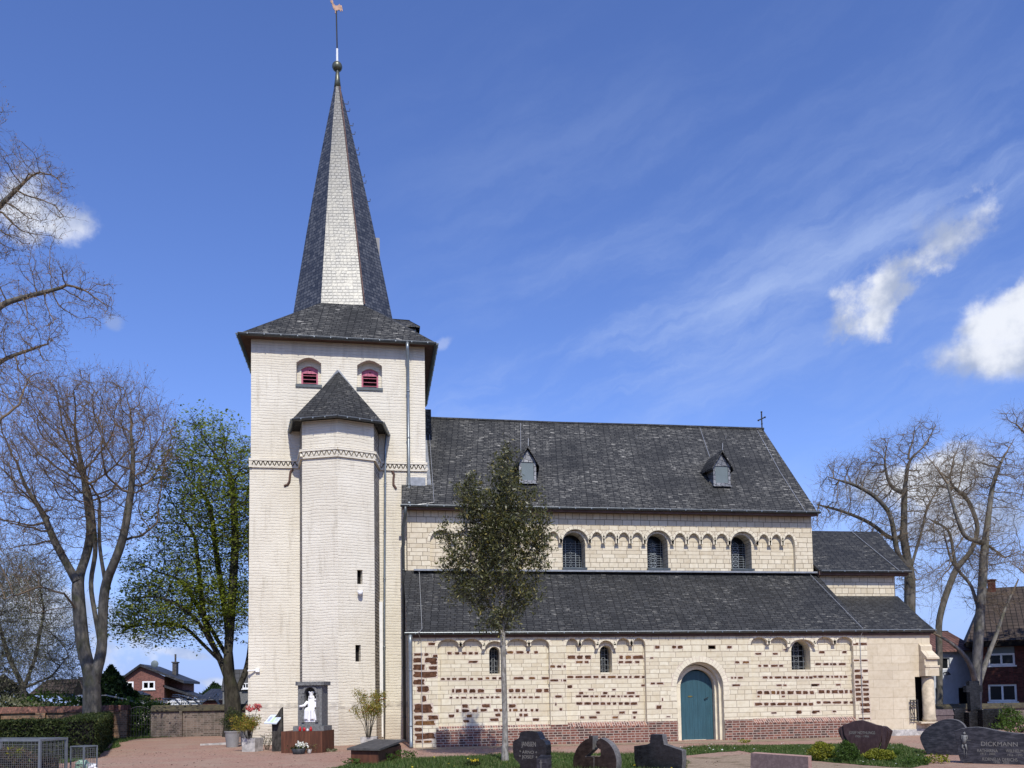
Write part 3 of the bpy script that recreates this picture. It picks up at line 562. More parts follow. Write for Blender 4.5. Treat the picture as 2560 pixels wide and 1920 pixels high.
rows([(490,28,[(1285,1368),(1512,1578)]),(438,20,[(1648,1695)]),(645,32,[(1325,1365),(1388,1455),(1490,1578),(1595,1650)]),(797,35,[(1378,1450),(1468,1510),(1535,1625),(1640,1690),(1705,1762),(1787,1855),(1872,1918),(1940,1970),(1982,2030)]),(898,25,[(1558,1630),(1648,1695),(2020,2090)]),(993,48,[(1312,1380),(1398,1472),(1490,1547),(1563,1600),(1618,1672),(1700,1790),(1808,1885),(1902,1970),(1990,2050)]),(1043,25,[(1312,1345),(1630,1672)]),(1143,42,[(1275,1380),(1398,1460),(1478,1553),(1567,1690),(1708,1765),(1785,1887),(1902,1960),(1977,2040)]),(1257,22,[(1493,1563),(1820,1885),(2022,2080)])], 1640, 1540, 5.185, Yp, pm[2])
rows([(658,24,[(440,490),(640,680)]),(762,22,[(405,460),(475,525),(535,552),(557,592),(607,672)]),(870,22,[(390,422),(430,480),(500,530),(545,562),(570,610),(620,640),(650,685)]),(940,18,[(378,445),(585,628)]),(1000,32,[(435,490),(503,535),(550,605),(612,652),(662,690),(705,728)]),(1093,24,[(418,455),(470,545),(557,635),(650,690),(705,740)]),(1170,18,[(245,290),(382,450),(555,590)])], 1920, 1440, 3.456, Yp, pm[2])
for mb in pm: mb.build('panel_wall', [M['aisle'], M['vous'], M['pmortar'], M['iron'], M['rust'], M['pmortar']], church)
# windows with iron grilles
def grille(mb, xa, xb, z0, z1, Y, nx, nz, r=0.009, lozenge=True):
    for j in range(nx):
        x = xa+(xb-xa)*(j+0.5)/nx; mb.box(x-r, x+r, Y-r, Y+r, z0, z1)
    for j in range(nz):
        z = z0+(z1-z0)*(j+0.5)/nz; mb.box(xa, xb, Y-r*1.8, Y-r*1.0, z-r, z+r)
def round_window(name, xa, xb, zb, zt, Y, style, sill=True):
    r = (xb-xa)/2; xm = (xa+xb)/2
    w = MB(); w.wall(arch_hole(xa-0.02, xb+0.02, zb-0.02, zt-r, zt+0.02, 12), (), O=(0, Y, 0)); wo = w.build(name, M['glass'], church)
    g = MB()
    if style == 'iron':
        grille(g, xa, xb, zb, zt-0.03, Y-0.10, 4, 5, 0.0085)
        for j in range(5):
            z = zb+(zt-zb)*(j+0.5)/5; g.tube([(xm+0.07*math.cos(a), Y-0.10, z+0.07*math.sin(a)) for a in np.linspace(0, 2*math.pi, 9)], 0.008, 4, cap=False)
        g.build('grille', M['grid'], wo)
    else:
        nz = int((zt-zb)/0.115)
        for j in range(nz):
            z = zb+0.03+(zt-zb-r*0.6)*j/nz; g.box(xa, xb, Y-0.02, Y-0.012, z-0.005, z+0.005)
        for x in (xa+0.02, xa+0.10, xb-0.10, xb-0.02): g.box(x-0.005, x+0.005, Y-0.019, Y-0.011, zb, zt-r*0.5)
        xs = [xm-0.17, xm, xm+0.17]; n2 = int((zt-zb)/0.2)
        for j in range(n2):
            z = zb+0.06+(zt-zb-0.35)*(j+0.5)/n2
            if style == 'star':
                for a in (0.4, 1.57, 2.74): g.tube([(xm+0.17*math.cos(a), Y-0.022, z+0.13*math.sin(a)), (xm-0.17*math.cos(a), Y-0.022, z-0.13*math.sin(a))], 0.009, 4)
                g.tube([(xm+0.10*math.cos(a), Y-0.022, z+0.10*math.sin(a)) for a in np.linspace(0, 2*math.pi, 7)], 0.008, 4, cap=False)
            elif style == 'knot':
                for s_ in (-1, 1): g.tube([(xm+s_*0.13*math.sin(a), Y-0.022, z+0.14*math.cos(a)) for a in np.linspace(0, math.pi, 7)], 0.010, 4)
            else:
                g.tube([(xm, Y-0.022, z+0.08), (xm+0.06, Y-0.022, z), (xm, Y-0.022, z-0.08), (xm-0.06, Y-0.022, z), (xm, Y-0.022, z+0.08)], 0.007, 4, cap=False)
        if style == 'plain':
            for x in (xm-0.2, xm+0.2): g.box(x-0.009, x+0.009, Y-0.02, Y-0.01, zb, zt-r*0.5)
        g.build('lead_tracery', M['came'], wo)
    return wo
for i, (xa, xb, zb, zt) in enumerate(wins): round_window('round_arched_window', xa, xb, zb, zt, Yp+0.46, 'iron')
# plinth of field brick with slanted header course
mb = MB()
def plin(x0, x1, top, slanted):
    y = AY-0.055
    mb.wall([(x0, -0.12), (x1, -0.12), (x1, top-(0.13 if slanted else 0)), (x0, top-(0.13 if slanted else 0))], O=(0, y, 0), k=0)
    if slanted: mb.face([(x0, y, top-0.13), (x1, y, top-0.13), (x1, AY+AP+0.004, top+0.02), (x0, AY+AP+0.004, top+0.02)], 1)
    else: mb.face([(x0, y, top), (x1, y, top), (x1, AY+0.004, top), (x0, AY+0.004, top)], 1)
    mb.face([(x0,y,-0.12),(x0,y,top-0.13),(x0,0,top-0.13),(x0,0,-0.12)], 0); mb.face([(x1,y,-0.12),(x1,0,-0.12),(x1,0,top-0.13),(x1,y,top-0.13)], 0)
xq = at(1090, 1800, 0).x
plin(xq, PA[0][0], 0.60, False); plin(PA[0][0], PA[-1][1], 0.66, True); plin(PA[-1][1], PB[0][0], 0.66, False); plin(PB[0][0], PB[-1][1], 0.70, True); plin(PB[-1][1], dxa-0.01, 0.70, False); mb.build('brick_plinth', [M['plinth'], M['soldier']], church); mb = MB(); plin(dxb+0.01, PC[0][0], 0.70, False); plin(PC[0][0], PC[-1][1], 0.70, True)
mb.build('brick_plinth', [M['plinth'], M['soldier']], church)
# door
mb = MB(); r_ = (d0b-d0a)/2; dl = arch_hole(d0a, d0b, -0.02, dzs-0.05, dzs-0.05+r_, 20)
mb.prism([(a, 0.58, b) for a, b in dl], (0, 0.05, 0)); door = mb.build('door', M['door'], church)
mb = MB(); mb.tube([(d0b-0.30, 0.58, 1.42), (d0b-0.30, 0.53, 1.42), (d0b-0.17, 0.52, 1.49)], 0.014, 6); mb.build('handle', M['iron_b'], door)
mb = MB(); mb.lathe((dcx-0.16, 0.436, 1.50), [(0.001, 0), (0.09, 0)], 16); mb = MB()
mb.prism([(dcx-0.16+0.09*math.cos(a), 0.565, 1.52+0.028*math.sin(a)) for a in np.linspace(0, 2*math.pi, 13)[:-1]], (0, 0.014, 0)); mb.build('letter_plate', M['brass'], door)
mb = MB(); mb.box(d0a+0.1, d0b-0.3, 0.50, 0.575, -0.02, 0.015); mb.build('door_sill', M['vous'], door)
mb = MB(); mb.box(dxa-0.1, dxb+0.1, 0.685, 0.70, -0.05, dzs+dR+0.1); mb.build('door_back', M['black'], church)
mb = MB(); mb.box(dxa-0.1, dxb+0.5, -0.35, 0.5, -0.05, -0.02); mb.build('threshold', M['plinth'], church)
# ---- roofs: helper makes a slab out of a planar polygon
def roof(name, m, pts, th=0.09, parent=church, k=None):
    pts = [Vector(p) for p in pts]; n = (pts[1]-pts[0]).cross(pts[2]-pts[0]).normalized()
    if n.z < 0: pts = pts[::-1]; n = -n
    mb = MB(); mb.prism([p for p in pts], -n*th); return mb.build(name, m, parent)
def gutter(name, path, r=0.075, hooks=0.62, parent=church, drop=0.16):
    mb = MB(); path = [Vector(p) for p in path]
    for a, b in zip(path[:-1], path[1:]):
        d = (b-a); L = d.length; d.normalize(); s = d.cross(Vector((0,0,1))).normalized(); n = 7
        prof = [(r*math.cos(t), r*math.sin(t)) for t in np.linspace(math.pi, 2*math.pi, n)]
        for (c0, s0), (c1, s1) in zip(prof[:-1], prof[1:]):
            mb.face([a+s*c0+Vector((0,0,s0)), b+s*c0+Vector((0,0,s0)), b+s*c1+Vector((0,0,s1)), a+s*c1+Vector((0,0,s1))], 0)
        mb.tube([a+s*r, b+s*r], 0.014, 5, 1)
        j = 0.35
        while j < L:
            p = a+d*j+s*(r+0.006)+Vector((0,0,-0.03)); mb.box(p.x-0.017, p.x+0.017, p.y-0.012, p.y+0.012, p.z-0.02, p.z+0.02, 1); j += hooks
        for e in (a, b): mb.face([e+s*c+Vector((0,0,z)) for c, z in prof], 0)
    return mb.build(name, [M['zincd'], M['zinc']], parent)
ge = 19.98
SL = (6.33-3.77)/3.65
roof('aisle_roof', M['slate2'], [(1.12, -0.13, AZ+0.02), (17.42, -0.13, AZ+0.02), (17.42, 3.52, AZ+0.02+3.65*SL), (1.12, 3.52, AZ+0.02+3.65*SL)])
gutter('gutter', [(1.02, -0.15, AZ), (ge+0.04, -0.15, AZ+0.03)])
mb = MB(); mb.box(1.30, 19.9, -0.055, -0.012, 3.60, 3.755); mb.build('eaves_board', M['soffit'], church)
# aisle verge wire
def wire(pts, r=0.011, name='lightning_wire', m='wire'):
    mb = MB(); mb.tube(pts, r, 4)
    return mb.build(name, M[m], church)
def onr(px, py, Y0, Z0, s):   # point on a roof plane z = Z0 + s*(y-Y0)
    d = ray(px, py); t = (Z0+s*(CAM[1]-Y0)-CAM[2])/(d[2]-s*d[1]); return Vector(CAM+d*t)
wire([onr(1048, 1425, -.13, AZ+.13, SL), onr(1055, 1572, -.13, AZ+.13, SL), onr(1046, 1582, -.13, AZ+.13, SL), Vector((XW+0.28, -0.03, 3.5)), Vector((XW+0.30, -0.03, 0.0))])
wire([onr(2026, 1437, -.13, AZ+.12, SL), onr(2158, 1572, -.13, AZ+.12, SL), at(2150, 1600, -0.03), at(2158, 1800, -0.03)])
# sacristy with corner pier, at the east end of the aisle
sx0, sx1 = 17.42, at(2325, 1600, 0).x; sz = 3.66
mb = MB(); op = at(2288, 1700, 0).x; zo0, zo1 = at(2295, 1804, 0).z, at(2288, 1692, 0).z; opr = sx1-0.02
mb.wall([(sx0, -0.05), (sx1, -0.05), (sx1, sz), (sx0, sz)], [[(op, zo0), (opr, zo0), (opr, zo1), (op, zo1)]], 0.35, O=(0, 0.02, 0), k=0, kr=0)
mb.face([(sx1,0.02,zo1),(sx1,3.4,zo1),(sx1+0.3,3.4,sz),(sx1,0.02,sz)], 0); mb.face([(sx1,1.2,-0.05),(sx1+0.3,3.4,-0.05),(sx1+0.3,3.4,sz),(sx1,1.2,sz)], 0)
mb.build('sacristy_wall', [M['chapel']], church)
mb = MB(); mb.box(sx0+0.05, sx1+0.02, -0.02, 0.019, -0.05, 0.22); mb.build('base_course', M['conc'], church)
mb = MB(); mb.box(op+0.002, sx1-0.03, 0.37, 1.2, zo0, zo1); mb.build('porch_recess', M['black'], church)
# corner pier: column on a sill under a stepped and weathered cap
cxp = at(2322, 1740, -0.05).x
mb = MB(); mb.box(op-0.02, cxp+0.22, -0.28, 0.02, zo0-0.06, zo0, 0); mb.box(op+0.35, cxp+0.16, -0.22, 0.018, 0.0, zo0-0.06, 0); mb.build('pier_sill', M['chapel'], church)
mb = MB(); mb.lathe((cxp, -0.02, zo0), [(0.23, 0), (0.235, 0.1), (0.215, 0.16), (0.205, zo1-zo0)], 20); mb.build('column', M['column'], church, smooth=True)
mb = MB(); a = cxp-0.22; b = cxp+0.26; z = zo1
mb.box(a-0.06, b, -0.33, 0.30, z+0.02, z+0.33); mb.box(a-0.06, b+0.02, -0.36, 0.30, z+0.33, z+0.40); mb.box(a-0.06, b-0.03, -0.30, 0.30, z+0.40, z+0.62)
mb.hexa([(a+0.0,-0.38,z+0.62),(b+0.0,-0.38,z+0.62),(b,0.3,z+0.62),(a-0.05,0.3,z+0.62),(a-0.02,-0.38,z+0.68),(b,-0.38,z+0.68),(b-0.08,-0.10,z+0.95),(a-0.05,-0.10,z+0.95)])
mb.hexa([(a-0.05,-0.10,z+0.62),(b-0.08,-0.10,z+0.62),(b-0.08,0.3,z+0.62),(a-0.05,0.3,z+0.62),(a-0.05,-0.10,z+1.10),(b-0.08,-0.10,z+1.10),(b-0.08,0.3,z+1.42),(a-0.05,0.3,z+1.42)])
mb.build('buttress_cap', M['chapel'], church)
mb = MB()   # iron railing in the porch opening
ga, gb = at(2276, 1770, -0.05).x, at(2294, 1770, -0.05).x; zt = at(2285, 1749, -0.05).z; Yg = -0.06
for x in (ga, (ga+gb)/2, gb): mb.box(x-0.013, x+0.013, Yg-0.013, Yg+0.013, zo0, zt)
for z in (zo0+0.05, zo0+0.15, zt-0.22, zt-0.02): mb.box(ga, gb, Yg-0.012, Yg+0.012, z-0.011, z+0.011)
mb.tube([(ga, Yg, zo0+0.6), ((ga+gb)/2, Yg, zo0+0.2)], 0.012, 5)
for x in ((ga*3+gb)/4, (ga+gb*3)/4): mb.tube([(x+0.07*math.cos(t), Yg, zt-0.12+0.08*math.sin(t)) for t in np.linspace(0, 6.283, 11)], 0.012, 4, cap=False)
mb.build('iron_railing', M['iron_b'], church)
s2 = (5.42-(AZ+0.02))/(3.42+0.13)
roof('sacristy_roof', M['slate2'], [(17.43, -0.13, AZ+0.0), (ge, -0.13, AZ+0.0), (20.9, 3.42, AZ+0.0+3.55*s2), (17.43, 3.42, AZ+3.55*s2)])
mb = MB(); mb.face([(ge-0.02,-0.3,AZ-0.09),(20.88,3.42,AZ-0.09),(20.88,3.42,5.3),(ge-0.02,-0.3,AZ-0.03)], 0); mb.build('sacristy_gable', M['chapel'], church)
# ---- nave
NY = 3.5
def nx(px, py=1330): return at(px, py, NY).x
nsp, ncr, nwc = at(1720, 1361, NY).z, at(1720, 1333, NY).z, at(1660, 1326, NY).z
def z7(a): return 1000+a/3.456
def z8(a): return 1560+a/3.456
N_arcs = []
wl = [(z7(1400),z7(1630)), (z8(185),z8(410)), (z8(918),z8(1138))]
def fill(x0, x1, n):
    L = (x1-x0)/n; return [(x0+L*j+1.5, x0+L*(j+1)-1.5, 0) for j in range(n)]
w0 = (z7(1400)-210, z7(1630)-210)
arcs = fill(z7(253), w0[0]-2, 2) + [(w0[0], w0[1], 1)] + fill(w0[1]+2, z7(1385), 4) + [(*wl[0], 1)] + fill(z7(1643), z7(2110), 4) + [(*wl[1], 1)] + fill(z8(423), z8(905), 4) + [(*wl[2], 1)] + fill(z8(1153), z8(1478), 3)
NP = [(nx(a), nx(b), w) for a, b, w in arcs]
def npanel():
    pts = []
    for xa, xb, w in NP: pts += arch_pts(xa, xb, nsp, nwc if w else ncr, 10)
    return [(NP[0][0], 5.9)] + pts + [(NP[-1][1], 5.9)]
hp = npanel(); mb = MB(); ND = 0.15
mb.wall([(XW, 5.7), (17.34, 5.7), (17.34, NZ-0.02), (XW, NZ-0.02)], [hp], 0.0, O=(0, NY, 0), k=0)
for a in range(len(hp)):
    p, q = hp[a], hp[(a+1) % len(hp)]; mb.face([(p[0],NY,p[1]), (p[0],NY+ND+0.003,p[1]), (q[0],NY+ND+0.003,q[1]), (q[0],NY,q[1])][::-1], 1)
for xa, xb, w in NP: voussoirs(mb, xa, xb, nsp, nwc if w else ncr, 0.12 if w else 0.10, NY, 11 if w else 7, 1, 2)
RY, RZ = 7.7, 13.42
mb.face([(17.34,NY,0.0),(17.34,11.9,0.0),(17.34,11.9,NZ),(17.34,RY,RZ-0.1),(17.34,NY,NZ)], 0)
mb.face([(XW,NY,0),(XW,NY,NZ),(XW,4.2,NZ),(XW,4.2,0)], 0)
mb.build('clerestory_wall', [M['ashlar'], M['vous'], M['mortar']], church)
mb = MB(); nwins = []
for px0, px1, st in ((z7(1408)-210, z7(1605)-210, 'plain'), (z7(1408), z7(1605), 'plain'), (z8(206), z8(386), 'star'), (z8(932), z8(1110), 'knot')):
    xa, xb = nx(px0), nx(px1); nwins.append((xa, xb, at(1660, 1421, NY).z, at(1660, 1332, NY).z, st))
mb.wall([(NP[0][0]-0.2, 5.8), (NP[-1][1]+0.2, 5.8), (NP[-1][1]+0.2, NZ-0.05), (NP[0][0]-0.2, NZ-0.05)], [arch_hole(a, b, z0, z1-(b-a)/2, z1, 12) for a, b, z0, z1, s in nwins], 0.68, O=(0, NY+ND, 0), k=0, kr=0)
for a, b, z0, z1, s in nwins: voussoirs(mb, a, b, z1-(b-a)/2, z1, 0.05, NY+ND, 11, 1, 2)
mb.build('panel_wall', [M['ashlar'], M['vous'], M['mortar']], church)
for a, b, z0, z1, s in nwins:
    wo = round_window('round_arched_window', a, b, z0, z1, NY+ND+0.60, s)
    mb = MB(); mb.box(a-0.03, b+0.03, NY-0.03, NY+ND+0.58, z0-0.07, z0+0.01); mb.build('sill', M['zincd'], wo)
mb = MB(); mb.box(1.5, 17.4, NY-0.30, NY-0.004, 6.28, 6.345); mb.build('flashing', M['lead'], church)
NS = (RZ-NZ-0.02)/(RY-3.12)
ye, ze = 3.12, NZ+0.02
def slope_roof(name, m, x0, x1, y0, z0, y1, z1, bell=0.12):
    # slab with a slight bell-cast at the eaves
    ym = y0+0.7; zm = z0+(z1-z0)*(ym-y0)/(y1-y0)-bell*0.6
    mb = MB(); th = 0.1
    for (ya, za, yb, zb) in ((y0, z0, ym, zm), (ym, zm, y1, z1)):
        mb.hexa([(x0,ya,za-th),(x1,ya,za-th),(x1,yb,zb-th),(x0,yb,zb-th),(x0,ya,za),(x1,ya,za),(x1,yb,zb),(x0,yb,zb)])
    return mb.build(name, m, church)
mb = MB(); th = 0.1   # south slope, notched round the tower
mb.prism([Vector(p) for p in [(1.10, ye, ze), (17.42, ye, ze), (17.42, RY, RZ), (2.04, RY, RZ), (2.04, 4.08, ze+NS*(4.08-ye)), (1.10, 4.08, ze+NS*(4.08-ye))]], (0, 0.06, -0.08)); mb.build('nave_roof', M['slate'], church)
roof('nave_roof', M['slate'], [(2.04, RY, RZ), (17.42, RY, RZ), (17.42, 12.28, ze), (2.04, 12.28, ze)])
mb = MB(); mb.tube([(2.04, RY, RZ+0.01), (8.0, RY, RZ-0.02), (12.0, RY, RZ+0.01), (17.44, RY, RZ+0.02)], 0.07, 8); mb.build('ridge', M['slate2'], church)
gutter('gutter', [(1.02, 3.07, NZ), (17.50, 3.07, NZ+0.02)])
mb = MB(); mb.box(1.10, 17.42, 3.13, 3.16, NZ-0.14, NZ+0.0); mb.box(1.10, 17.42, 3.16, NY-0.002, NZ-0.09, NZ-0.05); mb.build('eaves_board', M['soffit'], church)
def nr(px, py, up=0.03): p = onr(px, py, ye, ze+up, NS); return p
wire([nr(1893, 1076), nr(1950, 1180), nr(2012, 1277)], 0.016)
wire([nr(1073, 1080), nr(1080, 1180), nr(1085, 1256), nr(1040, 1262)]); wire([nr(1301, 1058), nr(1302, 1128)]); wire([nr(1749, 1068), nr(1774, 1142)], 0.014)
mb = MB()    # flashing round the tower foot and dark box at the ridge
p0 = ze+NS*(4.05-ye); mb.box(1.28, 2.0, 4.02, 4.095, p0-0.02, p0+0.30); mb.face([(2.05,4.05,p0+0.03),(2.22,4.05,p0+0.03),(2.22,RY,RZ+0.03),(2.05,RY,RZ+0.03)]); mb.build('flashing', M['lead'], church)
mb = MB(); mb.box(2.04, 2.42, RY-1.0, RY+0.05, RZ-1.0, RZ+0.06); mb.build('ridge_box', M['slate2'], church)
# roof hooks
mb = MB()
for px, py in ((1085,1080),(1220,1081),(1341,1085),(1466,1087),(1592,1096),(1722,1098),(1814,1097),(1883,1098)):
    p = nr(px, py); mb = MB(); mb.tube([p, p+Vector((0,-0.05,0.14))], 0.012, 4); mb.build('roof_hook', M['wire'], church)

for px, py in ((1081,1445),(1476,1450),(1648,1450),(1865,1455),(2032,1452)):
    p = onr(px, py, -.13, AZ+.05, SL); mb = MB(); mb.tube([p, p+Vector((0,-0.05,0.13))], 0.011, 4); mb.build('roof_hook', M['wire'], church)
# dormers
def dormer(pxl, pxr, pyb, pyt, pya, wide):
    pb = nr((pxl+pxr)/2, pyb+6); Yf = pb.y-0.10; w = at(pxr, pyb, Yf).x-at(pxl, pyb, Yf).x; xm = pb.x
    zb = at((pxl+pxr)/2, pyb, Yf).z; zt = at((pxl+pxr)/2, pyt, Yf).z; za = at((pxl+pxr)/2, pya, Yf).z
    mb = MB(); h = w/2+0.09; d = 1.6
    mb.wall([(xm-h, zb-0.12), (xm+h, zb-0.12), (xm+h, zt), (xm, za-0.12), (xm-h, zt)], [[(xm-w/2, zb), (xm+w/2, zb), (xm+w/2, zt-0.02), (xm-w/2, zt-0.02)]], 0.06, O=(0, Yf, 0))
    for s_ in (-1, 1): mb.face([(xm+s_*h, Yf, zb-0.12), (xm+s_*h, Yf+0.2, zb-0.12), (xm+s_*h, Yf+(zt-zb+0.3)/NS, zt), (xm+s_*h, Yf, zt)][::s_])
    mb.hexa([(xm-h-0.02,Yf-0.08,zb-0.16),(xm+h+0.02,Yf-0.08,zb-0.16),(xm+h+0.02,Yf+0.2,zb-0.12),(xm-h-0.02,Yf+0.2,zb-0.12),(xm-h-0.02,Yf-0.08,zb-0.13),(xm+h+0.02,Yf-0.08,zb-0.13),(xm+h+0.02,Yf+0.2,zb-0.09),(xm-h-0.02,Yf+0.2,zb-0.09)])
    do = mb.build('dormer', M['lslate'], church)
    rb = MB(); o = 0.10; L = (za-zb)/NS+0.2; rzt = za
    for s_ in (-1, 1):
        e = zt-0.16; fl = 0.16  # the swept foot spreads along the roof at the back
        rb.hexa([(xm,Yf-0.14,rzt-0.05),(xm+s_*(h+o),Yf-0.14,e-0.05),(xm+s_*(h+o+fl),Yf+(e-zb)/NS+0.25,e-0.02),(xm,Yf+L,rzt-0.05),(xm,Yf-0.14,rzt+0.03),(xm+s_*(h+o),Yf-0.14,e+0.03),(xm+s_*(h+o+fl),Yf+(e-zb)/NS+0.25,e+0.06),(xm,Yf+L,rzt+0.03)])
    rb.build('dormer_roof', M['slate'], do)
    sb = MB(); sb.box(xm-w/2+0.005, xm+w/2-0.005, Yf+0.03, Yf+0.06, zb, zt-0.02); sb.build('shutter', M['greyp'], do)
    wb = MB(); wb.tube([(xm+0.02, Yf-0.1, za), (xm+0.03, Yf-0.1, za+0.30)], 0.012, 4); wb.build('lightning_rod', M['wire'], do)
dormer(1303, 1334, 1200, 1154, 1117, 1); dormer(1787, 1819, 1207, 1164, 1128, 1)
# roof cross
mb = MB(); c = at(1905, 1070, RY); c.z = RZ
mb.tube([c, c+Vector((0,0,0.82))], 0.03, 6); mb.tube([c+Vector((-0.15,0.02,0.42)), c+Vector((0.15,-0.02,0.56))], 0.028, 6)
for d in ((0,0,.8),(-.15,.02,.42),(.15,-.02,.56),(0,0,.26)):
    q = c+Vector(d); mb.ball(tuple(q), 0.045, 8)
mb.build('roof_cross', M['iron_b'], church)
# ---- choir
CY = 3.42
c1 = at(2228, 1480, CY).x; cgz = at(2140, 1428, CY-0.3).z; crz = at(2100, 1328, 6.2).z; ce = at(2271, 1430, CY-0.3).x; cr = at(2191, 1328, 6.2).x
mb = MB(); mb.wall([(17.34, 4.4), (c1+0.14, 4.4), (c1+0.14, cgz), (17.34, cgz)], O=(0, CY, 0)); mb.face([(c1+0.14,CY,3),(c1+0.14,9,3),(c1+0.14,9,cgz),(c1+0.14,CY,cgz)]); mb.build('choir_wall', M['ashlar'], church)
mb = MB(); mb.box(c1+0.14, c1+0.50, CY+0.5, CY+1.2, 4.2, cgz); mb.build('choir_buttress', M['ashlar'], church)
roof('choir_roof', M['slate2'], [(17.36, CY-0.36, cgz+0.02), (ce, CY-0.36, cgz+0.02), (cr, 6.2, crz), (17.36, 6.2, crz)])
roof('choir_roof', M['slate2'], [(17.36, 6.2, crz), (cr, 6.2, crz), (ce, 9.4, cgz), (17.36, 9.4, cgz)])
roof('choir_roof', M['slate2'], [(ce, CY-0.36, cgz+0.02), (ce+0.02, 9.4, cgz), (cr, 6.2, crz)])
gutter('gutter', [(17.40, CY-0.40, cgz), (ce+0.05, CY-0.40, cgz+0.0)])
mb = MB(); mb.box(17.36, ce-0.02, CY-0.34, CY-0.002, cgz-0.16, cgz-0.02); mb.build('eaves_board', M['soffit'], church)
wire([onr(2128, 1328, CY-.36, cgz+.04, (crz-cgz)/(6.2-CY+.36)), onr(2250, 1428, CY-.36, cgz+.04, (crz-cgz)/(6.2-CY+.36))], 0.016)
# ---- tower
TY, TD = 4.1, 6.5; TX0, TX1 = -4.42, 2.02; TB = 10.32; TG = 15.06
def tx(px, py): return at(px, py, TY).x
mb = MB()
wh = []
for (xl, xr, yb, yt) in ((741, 803, 963, 894), (893, 955, 971, 901)):
    a, b = tx(xl, 930), tx(xr, 930); z0, z1 = at((xl+xr)/2, yb, TY).z, at((xl+xr)/2, yt, TY).z
    wh.append((a, b, z0, z1))
def seg_arch(a, b, z0, z1, rise, n=8):
    return [(b, z0), (a, z0)] + [(a+(b-a)*j/n, z1-rise+rise*math.sin(math.pi*j/n)) for j in range(n+1)]
mb.wall([(TX0, TB+0.2), (TX1, TB+0.2), (TX1, TG+0.05), (TX0, TG+0.05)], [seg_arch(a, b, z0, z1, 0.2) for a, b, z0, z1 in wh], 0.30, O=(0, TY, 0))
mb.face([(TX0,TY,TB+0.2),(TX0,TY,TG+0.05),(TX0,TY+TD,TG+0.05),(TX0,TY+TD,TB+0.2)]); mb.face([(TX1,TY,TB+0.2),(TX1,TY+TD,TB+0.2),(TX1,TY+TD,TG+0.05),(TX1,TY,TG+0.05)]); mb.face([(TX0,TY+TD,TB),(TX0,TY+TD,TG),(TX1,TY+TD,TG),(TX1,TY+TD,TB)])
e = 0.035   # lower stages a little thicker
def box_sides(x0, x1, y0, y1, z0, z1, t0=0.0, t1=0.0):
    b = [(x0-t0,y0-t0,z0),(x1+t0,y0-t0,z0),(x1+t0,y1,z0),(x0-t0,y1,z0)]; t = [(x0-t1,y0-t1,z1),(x1+t1,y0-t1,z1),(x1+t1,y1,z1),(x0-t1,y1,z1)]
    for i in range(4): j = (i+1) % 4; mb.face([b[i], b[j], t[j], t[i]])
    mb.face(t)
box_sides(TX0, TX1, TY, TY+TD, 1.40, TB-0.02, e+0.03, e); box_sides(TX0, TX1, TY, TY+TD, -0.1, 1.40, e+0.12, e+0.10)
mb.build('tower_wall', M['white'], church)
# window niches: inner arch wall, louvres
for a, b, z0, z1 in wh:
    w = b-a; a2, b2 = a+w*0.17, b-w*0.15; y2 = TY+0.30; zz = z1-0.22
    nb = MB(); nb.wall([(a-0.03, z0-0.03), (b+0.03, z0-0.03), (b+0.03, z1+0.03), (a-0.03, z1+0.03)], [seg_arch(a2, b2, z0+0.02, zz, 0.12)], 0.2, O=(0, y2, 0)); no = nb.build('louvre_window', M['white'], church)
    sb = MB(); sb.box(a-0.03, b+0.03, TY-0.05, TY+0.30, z0-0.09, z0+0.02); sb.build('sill', M['zincd'], no)
    fb = MB(); yf = y2+0.06; h2 = zz-z0
    for x in (a2, b2-0.06): fb = MB(); fb.box(x, x+0.06, yf, yf+0.06, z0+0.02, zz-0.05); fb.build('frame_post', M['pink'], no)
    tb = MB(); tb.wall(seg_arch(a2, b2, zz-0.27, zz, 0.12), (), O=(0, yf-0.003, 0)); tb.build('heart_panel', M['pink'], no)
    hb = MB(); xm = (a2+b2)/2; hz = zz-0.14
    hb.face([(xm+0.036*(16*math.sin(t)**3)/16, yf-0.008, hz+0.036*(13*math.cos(t)-5*math.cos(2*t)-2*math.cos(3*t)-math.cos(4*t))/16) for t in np.linspace(0, 2*math.pi, 19)[:-1]][::-1]); hb.build('heart_cutout', M['black'], no)
    db = MB(); db.face([(a2, yf+0.16, z0), (b2, yf+0.16, z0), (b2, yf+0.16, zz), (a2, yf+0.16, zz)]); db.build('dark_back', M['black'], no)
    for j in range(4):
        lb = MB(); z = z0+0.05+j*(h2-0.30)/3.7; lb.hexa([(a2+0.06,yf-0.01,z-0.012),(b2-0.06,yf-0.01,z-0.012),(b2-0.06,yf+0.07,z+0.012),(a2+0.06,yf+0.07,z+0.012),(a2+0.06,yf-0.01,z+0.012),(b2-0.06,yf-0.01,z+0.012),(b2-0.06,yf+0.07,z+0.034),(a2+0.06,yf+0.07,z+0.034)]); lb.build('louvre', M['pinkd'], no)
